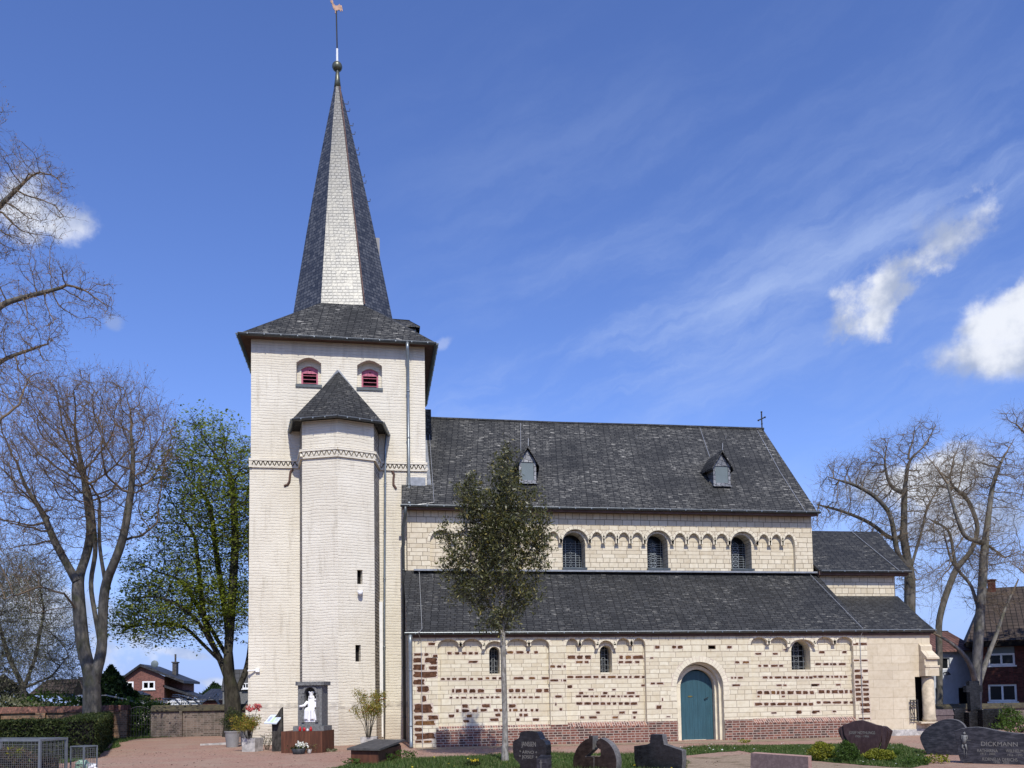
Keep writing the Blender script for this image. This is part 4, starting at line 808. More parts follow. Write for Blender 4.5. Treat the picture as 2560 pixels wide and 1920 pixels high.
# string course with dentils
TUR = [(-2.66, TY), (-2.47, 2.80), (-1.20, 2.34), (0.07, 2.80), (0.27, TY)]      # stair turret plan
def course(p, q, z, n, mb):
    p, q = Vector((*p, 0)), Vector((*q, 0)); d = (q-p); L = d.length; d.normalize(); o = Vector((d.y, -d.x, 0))
    def B(u0, u1, w0, w1, za, zb): 
        P = [p+d*u0+o*w0, p+d*u1+o*w0, p+d*u1+o*w1, p+d*u0+o*w1]; mb.hexa([(*a.xy, za) for a in (P[3],P[2],P[1],P[0])]+[(*a.xy, zb) for a in (P[3],P[2],P[1],P[0])])
    B(-0.02, L+0.02, -0.02, 0.10, z+0.12, z+0.21); B(-0.02, L+0.02, -0.02, 0.07, z-0.13, z-0.07)
    for j in range(n):
        u = L*(j+0.5)/n; w = L/n*0.36; c = p+d*u
        for zz, s_ in ((z+0.12, 1), (z-0.07, -1)):
            t = [c-d*w, c+d*w, c]; zs = [zz, zz, zz-s_*0.15]
            if s_ < 0: t = [x+d*(L/n*0.5) for x in t]
            A = [Vector((*x.xy, zq)) for x, zq in zip(t, zs)]; mb.prism([x-o*0.01 for x in A], o*0.085)
mb = MB()
course((TX0-0.04, TY-0.03), (TUR[0][0], TY-0.03), TB, 11, mb)
mb.box(TX0-0.05, TX0+0.05, TY-0.12, TY+1, TB-0.13, TB+0.21); mb.build('string_course', M['white'], church); mb = MB(); course((TUR[4][0], TY-0.03), (TX1+0.04, TY-0.03), TB, 11, mb)
mb.build('string_course', M['white'], church)
# stair turret
mb = MB(); TT = 11.58; wv = []
for i in range(4):
    p, q = Vector((*TUR[i], 0)), Vector((*TUR[i+1], 0)); L = (q-p).length; U = (q-p).normalized()
    if i == 2:
        hs = []
        for (xl, xr, yt, yb) in ((893, 905, 1424, 1460), (888.5, 902, 1612, 1654)):
            d0 = ray(xl, (yt+yb)/2); n_ = Vector((U.y, -U.x, 0)); t = (p-Vector(CAM)).dot(n_)/Vector(d0).dot(n_); A = Vector(CAM)+Vector(d0)*t; u0 = (A-p).dot(U); z1 = (Vector(CAM)+Vector(ray(xl, yt))*t).z; z0 = (Vector(CAM)+Vector(ray(xl, yb))*t).z
            hs.append([(u0, z0), (u0+0.20, z0), (u0+0.20, z1), (u0, z1)]); wv.append((p+U*u0, U, z0, z1))
        mb.wall([(0, -0.12), (L, -0.12), (L, TT), (0, TT)], hs, 0.22, O=tuple(p), U=tuple(U))
        for A, U_, z0, z1 in wv:
            n_ = Vector((-U_.y, U_.x, 0)); q0 = A+n_*0.215; mb.face([(*(q0).xy, z0), (*(q0+U_*0.2).xy, z0), (*(q0+U_*0.2).xy, z1), (*(q0).xy, z1)], 1)
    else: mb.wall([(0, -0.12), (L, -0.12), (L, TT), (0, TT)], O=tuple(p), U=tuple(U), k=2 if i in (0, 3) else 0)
for i in range(4):
    p, q = Vector((*TUR[i], 0)), Vector((*TUR[i+1], 0)); U = (q-p).normalized(); n_ = Vector((U.y, -U.x, 0))*0.06; a0, a1 = p+n_-U*0.02, q+n_+U*0.02
    mb.face([(*a0.xy, -0.12), (*a1.xy, -0.12), (*a1.xy, 1.38), (*a0.xy, 1.38)]); mb.face([(*a0.xy, 1.38), (*a1.xy, 1.38), (*q.xy, 1.43), (*p.xy, 1.43)])
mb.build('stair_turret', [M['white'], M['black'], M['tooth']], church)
mb = MB()
off = 0.05; cx0 = -1.2
T2 = [(cx0+(x-cx0)*1.04, TY-(TY-y)*1.03) for x, y in TUR]
for i in range(4): 
    p, q = Vector((*TUR[i], 0)), Vector((*TUR[i+1], 0)); course(TUR[i], TUR[i+1], TB+0.02, 3 if i in (0, 3) else 7, mb)
mb.build('string_course', M['white'], church)
ev = [(-3.02, TY), (-2.78, 2.54), (-1.20, 1.98), (0.38, 2.54), (0.62, TY)]; apx = (-1.24, TY+0.02, 13.98); ez = TT+0.02
mb = MB()
for i in range(4): mb.face([(*ev[i], ez), (*ev[i+1], ez), apx])
mb.face([(*p, ez) for p in ev][::-1]); mb.build('turret_roof', M['slate2'], church)
gutter('turret_gutter', [(x, y-0.0, ez-0.02) for x, y in ev], 0.07, 0.45)
mb = MB()
for x, s_ in ((-3.02, -1), (0.62, 1)): mb.tube([(x, TY-0.02, ez), (apx[0], TY-0.03, apx[2])], 0.055, 5)
mb.build('flashing', M['lead'], church)
# pipes
def pipe(pts, r=0.05, name='downpipe', m='zinc'):
    mb = MB(); mb.tube(pts, r, 10)
    for a, b in zip(pts[:-1], pts[1:]):
        a, b = Vector(a), Vector(b)
        if abs(b.z-a.z) > 2:
            for t in np.arange(0.2, 1, 1/(abs(b.z-a.z)/1.8)): c = a.lerp(b, t); mb.lathe(tuple(c), [(r*1.25, -0.02), (r*1.25, 0.02)], 10)
    return mb.build(name, M[m], church, smooth=True)
p = at(1019, 870, TY-0.1); pipe([(p.x-0.02, TY-0.45, TG-0.02), (p.x-0.02, TY-0.43, TG-0.28), (p.x, TY-0.13, TG-0.75), (p.x, TY-0.13, 9.0), (p.x-0.02, 3.2, NZ+0.1)], 0.062)
pipe([(1.20, 3.07, NZ-0.05), (1.20, 3.2, NZ-0.35), (1.12, 3.42, NZ-0.8), (1.12, 3.42, 0.1)], 0.06, m='zincd')
pipe([(1.20, -0.16, AZ-0.06), (1.20, -0.15, AZ-0.35), (1.20, -0.13, AZ-0.65), (1.20, -0.13, 0.25), (1.20, -0.32, 0.03)], 0.06)
pipe([(0.55, TY-0.12, ez-0.05), (0.50, TY-0.12, 11.0), (0.42, TY-0.12, 4.4), (0.40, TY-0.12, 0.0)], 0.045)
mb = MB(); mb.box(0.24, 0.36, TY-0.20, TY-0.10, 0.2, 5.2); mb.build('cable_cover', M['whitep'], church)
# wall anchors, lamp, camera
def anchor(pts): 
    mb = MB(); mb.tube([at(x, y, TY-0.06) for x, y in pts], 0.045, 6); mb.build('wall_anchor', M['soffit'], church)
z5 = lambda a, b: (580+a/3.456, 760+b/3.456)
anchor([z5(525,1428), z5(505,1450), z5(500,1490), z5(496,1530), z5(480,1560), z5(450,1570)]); anchor([z5(1385,1445), z5(1400,1470), z5(1395,1510), z5(1395,1560), z5(1418,1595)])
mb = MB(); c = at(900.6, 1482, 2.45); mb.box(c.x-0.09, c.x+0.09, 2.40, 2.75, c.z+0.02, c.z+0.08); mb.ball((c.x, 2.45, c.z), 0.085, 12); mb.build('wall_lamp', M['whitep'], church, smooth=False)
mb = MB(); c = at(645, 1676, TY-0.1); mb.box(c.x-0.08, c.x+0.06, TY-0.16, TY-0.03, c.z-0.06, c.z+0.07); c2 = at(622, 1677, TY-0.25); mb.tube([(c.x-0.08, TY-0.10, c.z), (c2.x+0.0, TY-0.25, c2.z)], 0.03, 8); mb.ball((c2.x, TY-0.25, c2.z), 0.05, 8); mb.build('security_camera', M['whitep'], church)
# tower roof, gutter, spire
OV = 0.37; gx0, gx1, gy0, gy1 = TX0-OV, TX1+OV, TY-OV, TY+TD+OV; SZ = 17.15; ocx, ocy = -1.12, TY+TD/2; ap = 1.99; R8 = ap/math.cos(math.pi/8)
oct_ = [(ocx+R8*math.cos(t), ocy+R8*math.sin(t), SZ) for t in [math.radians(-112.5+45*j) for j in range(8)]]
co = [(gx0,gy0,TG+0.06),(gx1,gy0,TG+0.06),(gx1,gy1,TG+0.06),(gx0,gy1,TG+0.06)]
mb = MB()
for i in range(4):
    mb.face([co[i], co[(i+1)%4], oct_[(2*i+1)%8], oct_[2*i]]); mb.face([co[(i+1)%4], oct_[(2*i+2)%8], oct_[(2*i+1)%8]])
mb.build('tower_roof', M['slate'], church)
mb = MB()
for i in range(4):
    a, b = co[i], co[(i+1)%4]; ia = [(TX0,TY),(TX1,TY),(TX1,TY+TD),(TX0,TY+TD)]; p, q = ia[i], ia[(i+1)%4]
    mb.face([(a[0],a[1],TG+0.0),(p[0],p[1],TG+0.0),(q[0],q[1],TG+0.0),(b[0],b[1],TG+0.0)]); mb.face([(a[0],a[1],TG),(b[0],b[1],TG),(b[0],b[1],TG+0.058),(a[0],a[1],TG+0.058)])
mb.build('eaves_soffit', M['soffit'], church)
gutter('tower_gutter', [(gx0-0.05,gy1,TG+0.02),(gx0-0.05,gy0-0.05,TG+0.04),(gx1+0.05,gy0-0.05,TG+0.0),(gx1+0.05,gy1,TG+0.02)], 0.08, 0.6)
tip = (-1.36, TY+TD/2, 28.1)
mb = MB()
for i in range(8): 
    a, b = Vector(oct_[i]), Vector(oct_[(i+1)%8]); a.z = b.z = SZ-0.02
    tp = Vector(tip); prev = (a, b)
    for j in range(1, 7):
        t = j/6*0.955; bul = 0.07*math.sin(math.pi*t); o = ((a+b)/2-Vector((ocx,ocy,SZ))); o.z = 0; o.normalize()
        na, nb = a.lerp(tp, t), b.lerp(tp, t)
        na += (Vector((na.x, na.y, 0))-Vector((ocx, ocy, 0))).normalized()*bul; nb += (Vector((nb.x, nb.y, 0))-Vector((ocx, ocy, 0))).normalized()*bul
        mb.face([prev[0], prev[1], nb, na]); prev = (na, nb)
spire = mb.build('spire', M['spire'], church)
mb = MB(); mb.lathe((tip[0]+0.01, tip[1], 0), [(0.150, tip[2]-0.68), (0.105, tip[2]-0.3), (0.075, tip[2]+0.02), (0.10, tip[2]+0.08)], 12); mb.build('spire_cap', M['ballm'], church, smooth=True)
mb = MB(); mb.ball((tip[0], tip[1], tip[2]+0.26), 0.215, 18); mb.build('finial_ball', M['ballm'], church, smooth=True)
mb = MB(); mb.tube([(tip[0], tip[1], tip[2]+0.4), (tip[0], tip[1], tip[2]+1.05)], 0.045, 8, 1); mb.tube([(tip[0], tip[1], tip[2]+1.05), (tip[0]-0.03, tip[1], tip[2]+2.75)], 0.03, 6, 0); mb.build('finial_rod', [M['iron_b'], M['whitep']], church)
ck = [(-.30,.30),(-.34,.42),(-.26,.40),(-.30,.52),(-.18,.44),(-.16,.30),(-.06,.20),(.06,.22),(.14,.30),(.18,.36),(.22,.28),(.30,.30),(.34,.12),(.36,-.06),(.28,.04),(.26,-.10),(.18,.0),(.10,-.02),(.02,-.14),(.04,-.26),(-.08,-.26),(-.06,-.12),(-.16,-.02),(-.22,.14),(-.24,.26)]
mb = MB(); mb.prism([(tip[0]-0.03+x*0.75, tip[1]-0.01+x*0.15, tip[2]+2.82+z*0.75) for x, z in ck], (0, 0.03, 0)); mb.build('weathercock', M['copper'], church)
def on_edge(i, t): return Vector(oct_[i]).lerp(Vector(tip), t)
mb = MB(); mb.tube([on_edge(1, t)+Vector((0.04, -0.09, 0)) for t in np.linspace(0, 0.93, 8)], 0.03, 5); mb.build('lightning_wire', M['copper'], church)
for t in (0.87, 0.84, 0.78, 0.745, 0.68, 0.66, 0.57, 0.545, 0.47):
    p = on_edge(2, t); hb = MB(); hb.tube([p, p+Vector((0.16, 0, 0.0)), p+Vector((0.17, 0, 0.12))], 0.016, 4); hb.build('spire_hook', M['iron_b'], church)
for tz0, tz1, dx in ((18.9, 20.75, 0.26), (18.75, 19.7, 0.40)):
    p = on_edge(2, (tz0-SZ)/(tip[2]-SZ)); q = on_edge(2, (tz1-SZ)/(tip[2]-SZ)); hb = MB(); hb.box(q.x-0.15, q.x+dx*0.9, q.y+0.1, q.y+0.75, tz0, tz1); hb.build('spire_hatch', M['potg'], church); break
# little dormer on the east slope of the tower roof
mb = MB(); mb.box(0.2, 1.84, 6.80, 7.85, 16.0, 16.93); dm = mb.build('dormer', M['lslate'], church)
mb = MB(); mb.box(1.845, 1.86, 6.95, 7.7, 16.3, 16.85); mb.box(1.45, 1.70, 6.78, 6.797, 16.3, 16.72); mb.build('dark_opening', M['black'], dm)
mb = MB(); R0_, R1_ = (0.0, 7.32, 17.46), (1.60, 7.32, 17.42)
mb.prism([(0.35,6.62,16.93),(2.0,6.62,16.90),R1_,R0_], (0,0.03,0.06)); mb.prism([(0.35,8.02,16.93),R0_,R1_,(2.0,8.02,16.90)], (0,-0.03,0.06)); mb.prism([(2.0,6.62,16.90),(2.0,8.02,16.90),R1_], (-0.03,0,0.06)); mb.build('dormer_roof', M['slate'], dm)
# ================================================================= GROUND
def sheet(name, m, pts, z, kind='structure', label=None):
    mb = MB(); P = [Vector((p[0], p[1], z)) for p in pts]
    n = Vector((0,0,0))
    for i in range(len(P)): n += P[i].cross(P[(i+1) % len(P)])
    if n.z < 0: P = P[::-1]
    i0 = len(mb.v); mb.v += [tuple(p) for p in P]
    for t in tessellate_polygon([P]):
        t = list(t); tn = (P[t[1]]-P[t[0]]).cross(P[t[2]]-P[t[0]])
        if tn.z < 0: t = t[::-1]
        mb.f.append([i0+a for a in t]); mb.mi.append(0)
    o = mb.build(name, m, None); tag(o, kind=kind); return o
sheet('ground', M['field'], [(-900,-140),(900,-140),(900,900),(-900,900)], 0.0)
sheet('gravel_path', M['gravel'], [(-30,-26),(40,-26),(40,12.9),(-30,12.9)], 0.004)
def wobble(pts, amp, n=6):
    out = []
    for a, b in zip(pts, pts[1:]+pts[:1]):
        for j in range(n):
            t = j/n; out.append((a[0]+(b[0]-a[0])*t+random.uniform(-amp, amp), a[1]+(b[1]-a[1])*t+random.uniform(-amp, amp)))
    return out
def G(px, py): p = gnd(px*K, py*K); return (p.x, p.y)
LAWN = {}
LAWN['lawn'] = wobble([G(690,1668), G(760,1648), G(880,1640), G(1010,1633), G(1100,1630), G(1200,1627), G(1330,1629), G(1470,1633), G(1500,1668)], 0.12)
LAWN['lawn.r'] = wobble([G(1375,1629), G(1400,1621), G(1500,1614), G(1700,1609), G(1830,1607), G(1940,1609), G(2000,1621), G(2010,1650), G(1960,1660), G(1850,1652), G(1700,1640), G(1600,1622), G(1480,1632)], 0.12)
LAWN['verge'] = wobble([G(232,1609), G(300,1596), G(480,1586), G(545,1582), G(545,1576), G(235,1578), (-11,12.8), (-22,12.8), (-22, 4), (-13,-2)], 0.12)
LAWN['hedge_verge'] = wobble([G(195,1632), G(262,1612), G(250,1598), (-9.2, 4), (-14, 4), (-14, -6), G(150,1648)], 0.1)
for i, (k, pts) in enumerate(LAWN.items()): sheet('lawn', M['turf'], pts, 0.008+0.004*(i % 2))
sheet('bare_soil', M['soil'], wobble([G(1470,1640), G(1560,1634), G(1660,1628), G(1760,1648), G(1850,1656), G(2100,1668), G(1480,1672)], 0.1), 0.018)
sheet('bare_soil', M['soil'], wobble([G(900,1621), G(1090,1616), G(1300,1610), G(1500,1606), G(1700,1601), G(1830,1597), G(1830,1592), G(1500,1602), G(1100,1611), G(900,1616)], 0.06), 0.010)
# grass blades on the lawns: one uncountable mass
def inside(P, poly):
    x, y = P[:,0], P[:,1]; c = np.zeros(len(P), bool); n = len(poly)
    for i in range(n):
        x0, y0 = poly[i]; x1, y1 = poly[(i+1) % n]
        if y0 == y1: continue
        m = ((y0 > y) != (y1 > y)) & (x < (x1-x0)*(y-y0)/(y1-y0)+x0); c ^= m
    return c
def blades(pts, dens, h0, h1, w=0.008):
    a = np.array(pts); lo, hi = a.min(0), a.max(0); n = int((hi-lo).prod()*dens); P = NPR.uniform(lo, hi, (n, 2)); P = P[inside(P, pts)]
    patch = np.sin(P[:,0]*1.7+np.sin(P[:,1]*2.3))*np.cos(P[:,1]*1.3)+NPR.uniform(-.9,.9,len(P)); P = P[patch > -0.75]; n = len(P)
    t = NPR.uniform(0, 2*np.pi, n); h = NPR.uniform(h0, h1, n)*(1+0.5*np.sin(P[:,0]*1.1)*np.cos(P[:,1]*0.9)); d = np.stack([np.cos(t), np.sin(t)], 1); L = NPR.uniform(0.1, 0.7, n)[:,None]*h[:,None]
    A = np.c_[P+d[:, ::-1]*[1,-1]*w, np.full(n, 0.008)]; B = np.c_[P-d[:, ::-1]*[1,-1]*w, np.full(n, 0.008)]; C = np.c_[P+d*L, h]
    return np.stack([A, B, C], 1).reshape(-1, 3)
V = np.concatenate([blades(LAWN['lawn'], 900, 0.03, 0.10), blades(LAWN['lawn.r'], 700, 0.03, 0.09), blades(LAWN['verge'], 160, 0.03, 0.10, 0.014), blades(LAWN['hedge_verge'], 260, 0.03, 0.09, 0.012)])
tag(np_mesh('grass', V, np.arange(len(V)).reshape(-1, 3), M['lf_grass'], None), 'short spring grass growing on the churchyard lawns', 'grass', kind='stuff')
def leaf_quads(C, size, aspect=0.5, droop=0.0, flat=0.0):
    n = len(C); s = NPR.uniform(size*0.6, size*1.3, n)[:,None]
    a = NPR.normal(size=(n,3)); a[:,2] = a[:,2]*(1-flat)-droop; a /= np.linalg.norm(a, axis=1)[:,None]
    r = NPR.normal(size=(n,3)); r[:,:2] *= (1-flat*0.8); b = np.cross(a, r+1e-6); 
    if flat: b = np.cross(a, np.c_[NPR.normal(size=(n,2))*0.35, np.ones(n)])
    b /= np.linalg.norm(b, axis=1)[:,None]
    q = np.stack([C-a*s, C+b*s*aspect, C+a*s, C-b*s*aspect], 1).reshape(-1, 3); return q
def leaves(name, C, size, m, parent, aspect=0.5, droop=0.0, flat=0.0):
    V = leaf_quads(np.asarray(C), size, aspect, droop, flat); return np_mesh(name, V, np.arange(len(V)).reshape(-1, 4), m, parent)
# scattered dry leaves and grit on the gravel: one uncountable mass
P = NPR.uniform((-13, -11), (16, 3), (5200, 2)); P = P[~inside(P, LAWN['lawn']) & ~inside(P, LAWN['lawn.r']) & (np.sin(P[:,0]*.9+1)*np.cos(P[:,1]*1.4)+NPR.uniform(-1,1,len(P)) > .15)]
LEAF_P = P
# small daisies / dandelions in the lawns
tag(leaves('leaf_litter', np.c_[LEAF_P, NPR.uniform(.012, .03, len(LEAF_P))], .024, M['brush'], None, .6, flat=.9), 'scattered dry leaves and bits on the red gravel', 'leaf litter', kind='stuff')
for poly, n, m, nm, lab in ((LAWN['lawn.r'], 90, 'petal', 'daisies', 'scattered white daisies in the lawn'), (LAWN['lawn'], 26, 'petal_y', 'dandelions', 'scattered yellow dandelions in the lawn')):
    a = np.array(poly); P = NPR.uniform(a.min(0), a.max(0), (n*3, 2)); P = P[inside(P, poly)][:n]
    tag(leaves(nm, np.c_[P, NPR.uniform(0.05, 0.1, len(P))], 0.026, M[m], None, 1.0, flat=0.9), lab, 'flowers', kind='stuff')
# ================================================================= BACKGROUND BUILDINGS
def win_part(parent, xa, xb, za, zb, Y, n=2, fw=0.07, deep=0.12, sill=True, m='whitep', shutter=0.0, name='window'):
    f = MB()
    for j in range(n+1):
        x = xa+(xb-xa-fw)*j/n; f.box(x, x+fw, Y-0.03, Y+0.06, za, zb)
    w = (xb-xa-fw)/n
    for j in range(n):
        x = xa+fw+w*j; f.box(x, x+w-fw, Y-0.03, Y+0.06, za, za+fw); f.box(x, x+w-fw, Y-0.03, Y+0.06, zb-fw, zb)
    o = f.build(name, M[m], parent)
    g = MB(); g.box(xa+0.01, xb-0.01, Y+0.02, Y+0.04, za+0.01, zb-0.01); g.build('pane', M['glass'], o)
    if sill: s = MB(); s.box(xa-0.08, xb+0.08, Y-0.12, Y-0.032, za-0.09, za-0.005); s.build('sill', M[m], o)
    if shutter: s = MB(); s.box(xa, xb, Y-0.05, Y+0.05, zb+0.004, zb+shutter); s.build('shutter_box', M['greyp'], o)
    return o
Z1 = lambda a, b: (a/3.456, 1440+b/3.456)
def P1(a, b, Y): return at(*Z1(a, b), Y)
# brick gabled house beyond the wall
Y = 76.0; h = thing('brick_house', 'red brick gabled house with white windows and satellite dish, beyond the churchyard wall', 'house', (P1(1220,1100,Y).x, Y, 0))
ox, oy = h.location.x, Y
def L(a, b, Y_=None): p = P1(a, b, Y); return (p.x-ox, p.z)
le, ap_, re_ = L(1035, 893), L(1220, 772), L(1420, 865)
mb = MB(); mb.wall([(le[0], 0), (re_[0], 0), re_, ap_, le], (), O=(0,0,0)); mb.face([(re_[0],0,0),(re_[0],9,0),(re_[0],9,re_[1]),(re_[0],0,re_[1])]); mb.face([(le[0],0,0),(le[0],0,le[1]),(le[0],9,le[1]),(le[0],9,0)])
q = L(1540, 905); mb.wall([(re_[0], 0), (q[0], 0), (q[0], L(1560,900)[1]), (re_[0], re_[1]-0.1)], (), O=(0,2.5,0)); mb.face([(q[0],2.5,0),(q[0],9,0),(q[0],9,q[1]),(q[0],2.5,q[1])]); mb.build('wall', M['house_br'], h)
for (a, b, c, d) in ((1042,1155,912,982),(1230,1340,908,980)):
    A, B = L(a, d), L(b, c); win_part(h, A[0], B[0], A[1], B[1], -0.02, 2, 0.16, sill=True)
rf = MB(); e = L(1018, 905); ap2 = L(1220, 760); r2 = L(1595, 905); 
for s_, E_ in ((-1, e), (1, r2)):
    y1 = 9.0; rf.hexa([(ap2[0],-0.5,ap2[1]-0.28),(E_[0],-0.5,E_[1]-0.28),(E_[0],y1,E_[1]-0.28),(ap2[0],y1,ap2[1]-0.28),(ap2[0],-0.5,ap2[1]),(E_[0],-0.5,E_[1]),(E_[0],y1,E_[1]),(ap2[0],y1,ap2[1])])
ro = rf.build('roof', M['tile_dk'], h)
c0 = L(1420, 830); c1_ = L(1456, 757); cb = MB(); cb.box(c0[0], c1_[0], 4, 5.2, c0[1]-1, c1_[1]+0.25); cb.box(c0[0]-0.1, c1_[0]+0.1, 3.9, 5.3, c1_[1]+0.25, c1_[1]+0.38); cb.tube([((c0[0]+c1_[0])/2, 4.6, c1_[1]+0.3), ((c0[0]+c1_[0])/2, 4.6, c1_[1]+1.3)], 0.12, 6); cb.build('chimney', M['slabd'], ro)
d_ = L(1318, 765); db = MB(); db.lathe((d_[0], 1.0, d_[1]+0.1), [(0.42, 0.0), (0.33, 0.05), (0.15, 0.09), (0.02, 0.10)], 18); do = db.build('satellite_dish', M['greyp'], ro); do.rotation_euler = (math.pi/2, 0, 0); do.location = (0, 1.0-(d_[1]+0.1)*-1*0, 0)
do.data.transform(Matrix.Translation((-d_[0], -1.0, -d_[1]-0.1))); do.location = (d_[0], 1.0, d_[1]+0.1)
cb = MB(); a0, a1 = L(1410, 940), L(1705, 1040); cb.hexa([(a0[0],0,a0[1]-0.25),(a1[0],-0.0,a1[1]-0.25),(a1[0],6,a1[1]-0.25),(a0[0],6,a0[1]-0.25),(a0[0],0,a0[1]),(a1[0],0,a1[1]),(a1[0],6,a1[1]),(a0[0],6,a0[1])]); cb.build('carport_roof', M['tile_dk'], h)
cb = MB(); cb.box(a0[0], a1[0]-0.8, 3, 3.3, 0, a1[1]-0.3); cb.build('carport_back', M['black'], h)
# dark gabled house with solar panels
Z3 = lambda a, b: (a/6.506, 1680+b/6.506)
Y = 31.0
def P3(a, b, Yy): return at(*Z3(a, b), Yy)
c = P3(1200, 480, Y); h = thing('gabled_house', 'dark gabled house with steep brown roof and lean-to with solar panels', 'house', (c.x, Y, 0))
def L(a, b, dy=0.0): p = P3(a, b, Y+dy); return (p.x-c.x, dy, p.z)
A, B, E_ = L(1278, 110), L(1190, 345), L(1390, 430)
mb = MB(); mb.face([(B[0],0,0),(E_[0],0,0),E_,A,(B[0],0,B[2])]); mb.build('wall', M['black'], h)
rp = MB(); rp.prism([A, B, (B[0]-3.2, 1.5, B[2]), (A[0]-2.4, 1.5, A[2])], (0, 0.12, -0.1)); rp.prism([A, E_, (E_[0]+0.3, 4, E_[2]), (A[0], 4, A[2])], (0, 0, 0.12)); rp.build('roof', M['tile_br'], h)
s0, s1, s2_, s3 = L(955, 325, 0.8), L(1200, 345, 0.8), L(1355, 432, -0.9), L(1120, 425, -0.9)
sp_ = MB(); sp_.prism([s0, s1, s2_, s3], (0, 0, -0.06)); sp_.build('solar_panel', M['solar'], h)
sp_ = MB(); sp_.prism([(p[0]*1.02-0.1, p[1], p[2]-0.10) for p in (s0, s1, s2_, s3)], (0, 0, -0.10)); sp_.build('lean_to_roof', M['slabd'], h)
sp_ = MB(); sp_.box(s3[0]+0.1, s2_[0]-0.1, -0.6, 0.6, 0, s3[2]-0.16); sp_.build('lean_to_wall', M['stone_g'], h)
# flat-roofed garage
def boxhouse(name, label, cat, a0, a1, btop, Y, dep, mw, mr, rt=0.18, Lf=P1, over=0.15):
    p, q = Lf(a0, btop, Y), Lf(a1, btop, Y); h = thing(name, label, cat, ((p.x+q.x)/2, Y, 0)); w = (q.x-p.x)/2; z = (p.z+q.z)/2
    mb = MB(); mb.box(-w, w, 0, dep, 0, z-rt); mb.build('wall', M[mw], h); mb = MB(); mb.box(-w-over, w+over, -over, dep+over, z-rt+0.002, z); mb.build('roof', M[mr], h); return h
boxhouse('garage', 'low cream garage with grey flat roof behind the churchyard gate', 'garage', 1035, 1305, 1078, 33.0, 4, 'cream', 'lead', 0.22)
boxhouse('garage', 'low cream flat garage between solar house and thick forked trunk', 'garage', 690, 760, 1078, 36.0, 4, 'cream', 'lead', 0.2)
def hiproof(name, label, cat, a0, a1, be, bt, Y, dep, mw, mr):
    p, q, t = P1(a0, be, Y), P1(a1, be, Y), P1((a0+a1)/2, bt, Y+dep/2); h = thing(name, label, cat, ((p.x+q.x)/2, Y, 0)); w = (q.x-p.x)/2; z = (p.z+q.z)/2
    mb = MB()
    for x in (-w*0.85, w*0.8): 
        for y in (0.2, dep-0.2): mb.box(x, x+0.12, y, y+0.12, 0, z)
    mb.box(-w*0.8, w*0.8, dep-0.3, dep-0.2, 0, z); mb.build('frame', M[mw], h)
    mb = MB(); b = [(-w,0,z),(w,0,z),(w,dep,z),(-w,dep,z)]; r0, r1 = (-w*0.25, dep/2, t.z), (w*0.25, dep/2, t.z)
    mb.face([b[0],b[1],r1,r0]); mb.face([b[1],b[2],r1]); mb.face([b[2],b[3],r0,r1]); mb.face([b[3],b[0],r0]); mb.face(b[::-1]); mb.build('roof', M[mr], h); return h
hiproof('garden_pavilion', 'small dark garden pavilion with pointed roof before the brick house', 'pavilion', 1068, 1232, 1027, 992, 50, 3, 'slabd', 'tile_dk')
hiproof('garden_shed', 'small shed with orange roof boards right of the gate', 'shed', 1335, 1452, 1103, 1076, 38, 2, 'soffit', 'rust')
g = thing('greenhouse', 'white framed greenhouse with ridged roof behind the churchyard wall', 'greenhouse', tuple(P1(1505, 1100, 37.0).xy)+(0,))
p, q = P1(1452, 1088, 37.0), P1(1562, 1062, 37.0); w = (q.x-p.x)/2; mb = MB()
for x in np.linspace(-w, w, 6):
    for y in (0, 2.2): mb.box(x-0.02, x+0.02, y-0.02, y+0.02, 0, p.z)
    mb.tube([(x, 0, p.z), (x*0.3, 1.1, q.z)], 0.025, 4); mb.tube([(x, 2.2, p.z), (x*0.3, 1.1, q.z)], 0.025, 4)
mb.box(-w, w, -0.03, 0.03, p.z-0.04, p.z+0.03); mb.box(-w, w, 2.17, 2.23, p.z-0.04, p.z+0.03); mb.tube([(-w*0.3, 1.1, q.z), (w*0.3, 1.1, q.z)], 0.03, 4); mb.build('frame', M['whitep'], g)
mb = MB(); mb.box(-w+0.03, w-0.03, 0.04, 0.06, 0, p.z-0.05); mb.build('pane', M['render'], g)
boxhouse('white_van_body', 'pale box trailer parked behind the wall right of the greenhouse', 'trailer', 1570, 1708, 1078, 40.0, 2, 'whitep', 'bag_w', 0.12).name = 'box_trailer'
# low dark roofed house and mansard house next to the tower
Y = 52.0; p, q, t = P1(1700, 1075, Y), P1(1925, 1075, Y), P1(1800, 985, Y+4); h = thing('low_house', 'low house with long dark tiled roof left of the leafy tree trunk', 'house', ((p.x+q.x)/2, Y, 0)); w = (q.x-p.x)/2
mb = MB(); mb.box(-w+0.3, w-0.3, 0.3, 7.7, 0, p.z); mb.build('wall', M['house_dk'], h); mb = MB(); mb.prism([(-w,0,p.z),(w,0,p.z),(w,4,t.z),(-w*0.55,4,t.z)], (0,0.05,0.1)); mb.prism([(-w,0,p.z),(-w*0.55,4,t.z),(-w,8,p.z)], (0,0,0.08)); mb.prism([(w,8,p.z),(-w,8,p.z),(-w*0.55,4,t.z),(w,4,t.z)], (0,0.05,0.1)); mb.build('roof', M['tile_dk'], h)
Y = 40.0; p, q = P1(1910, 980, Y), P1(2420, 980, Y); t = P1(1930, 805, Y); h = thing('mansard_house', 'dark slate clad house with white lattice window beside the tower', 'house', ((p.x+q.x)/2, Y, 0)); w = (q.x-p.x)/2
mb = MB(); mb.box(-w+0.1, w, 0.1, 7, 0, p.z-0.12); mb.build('wall', M['stone_g'], h)
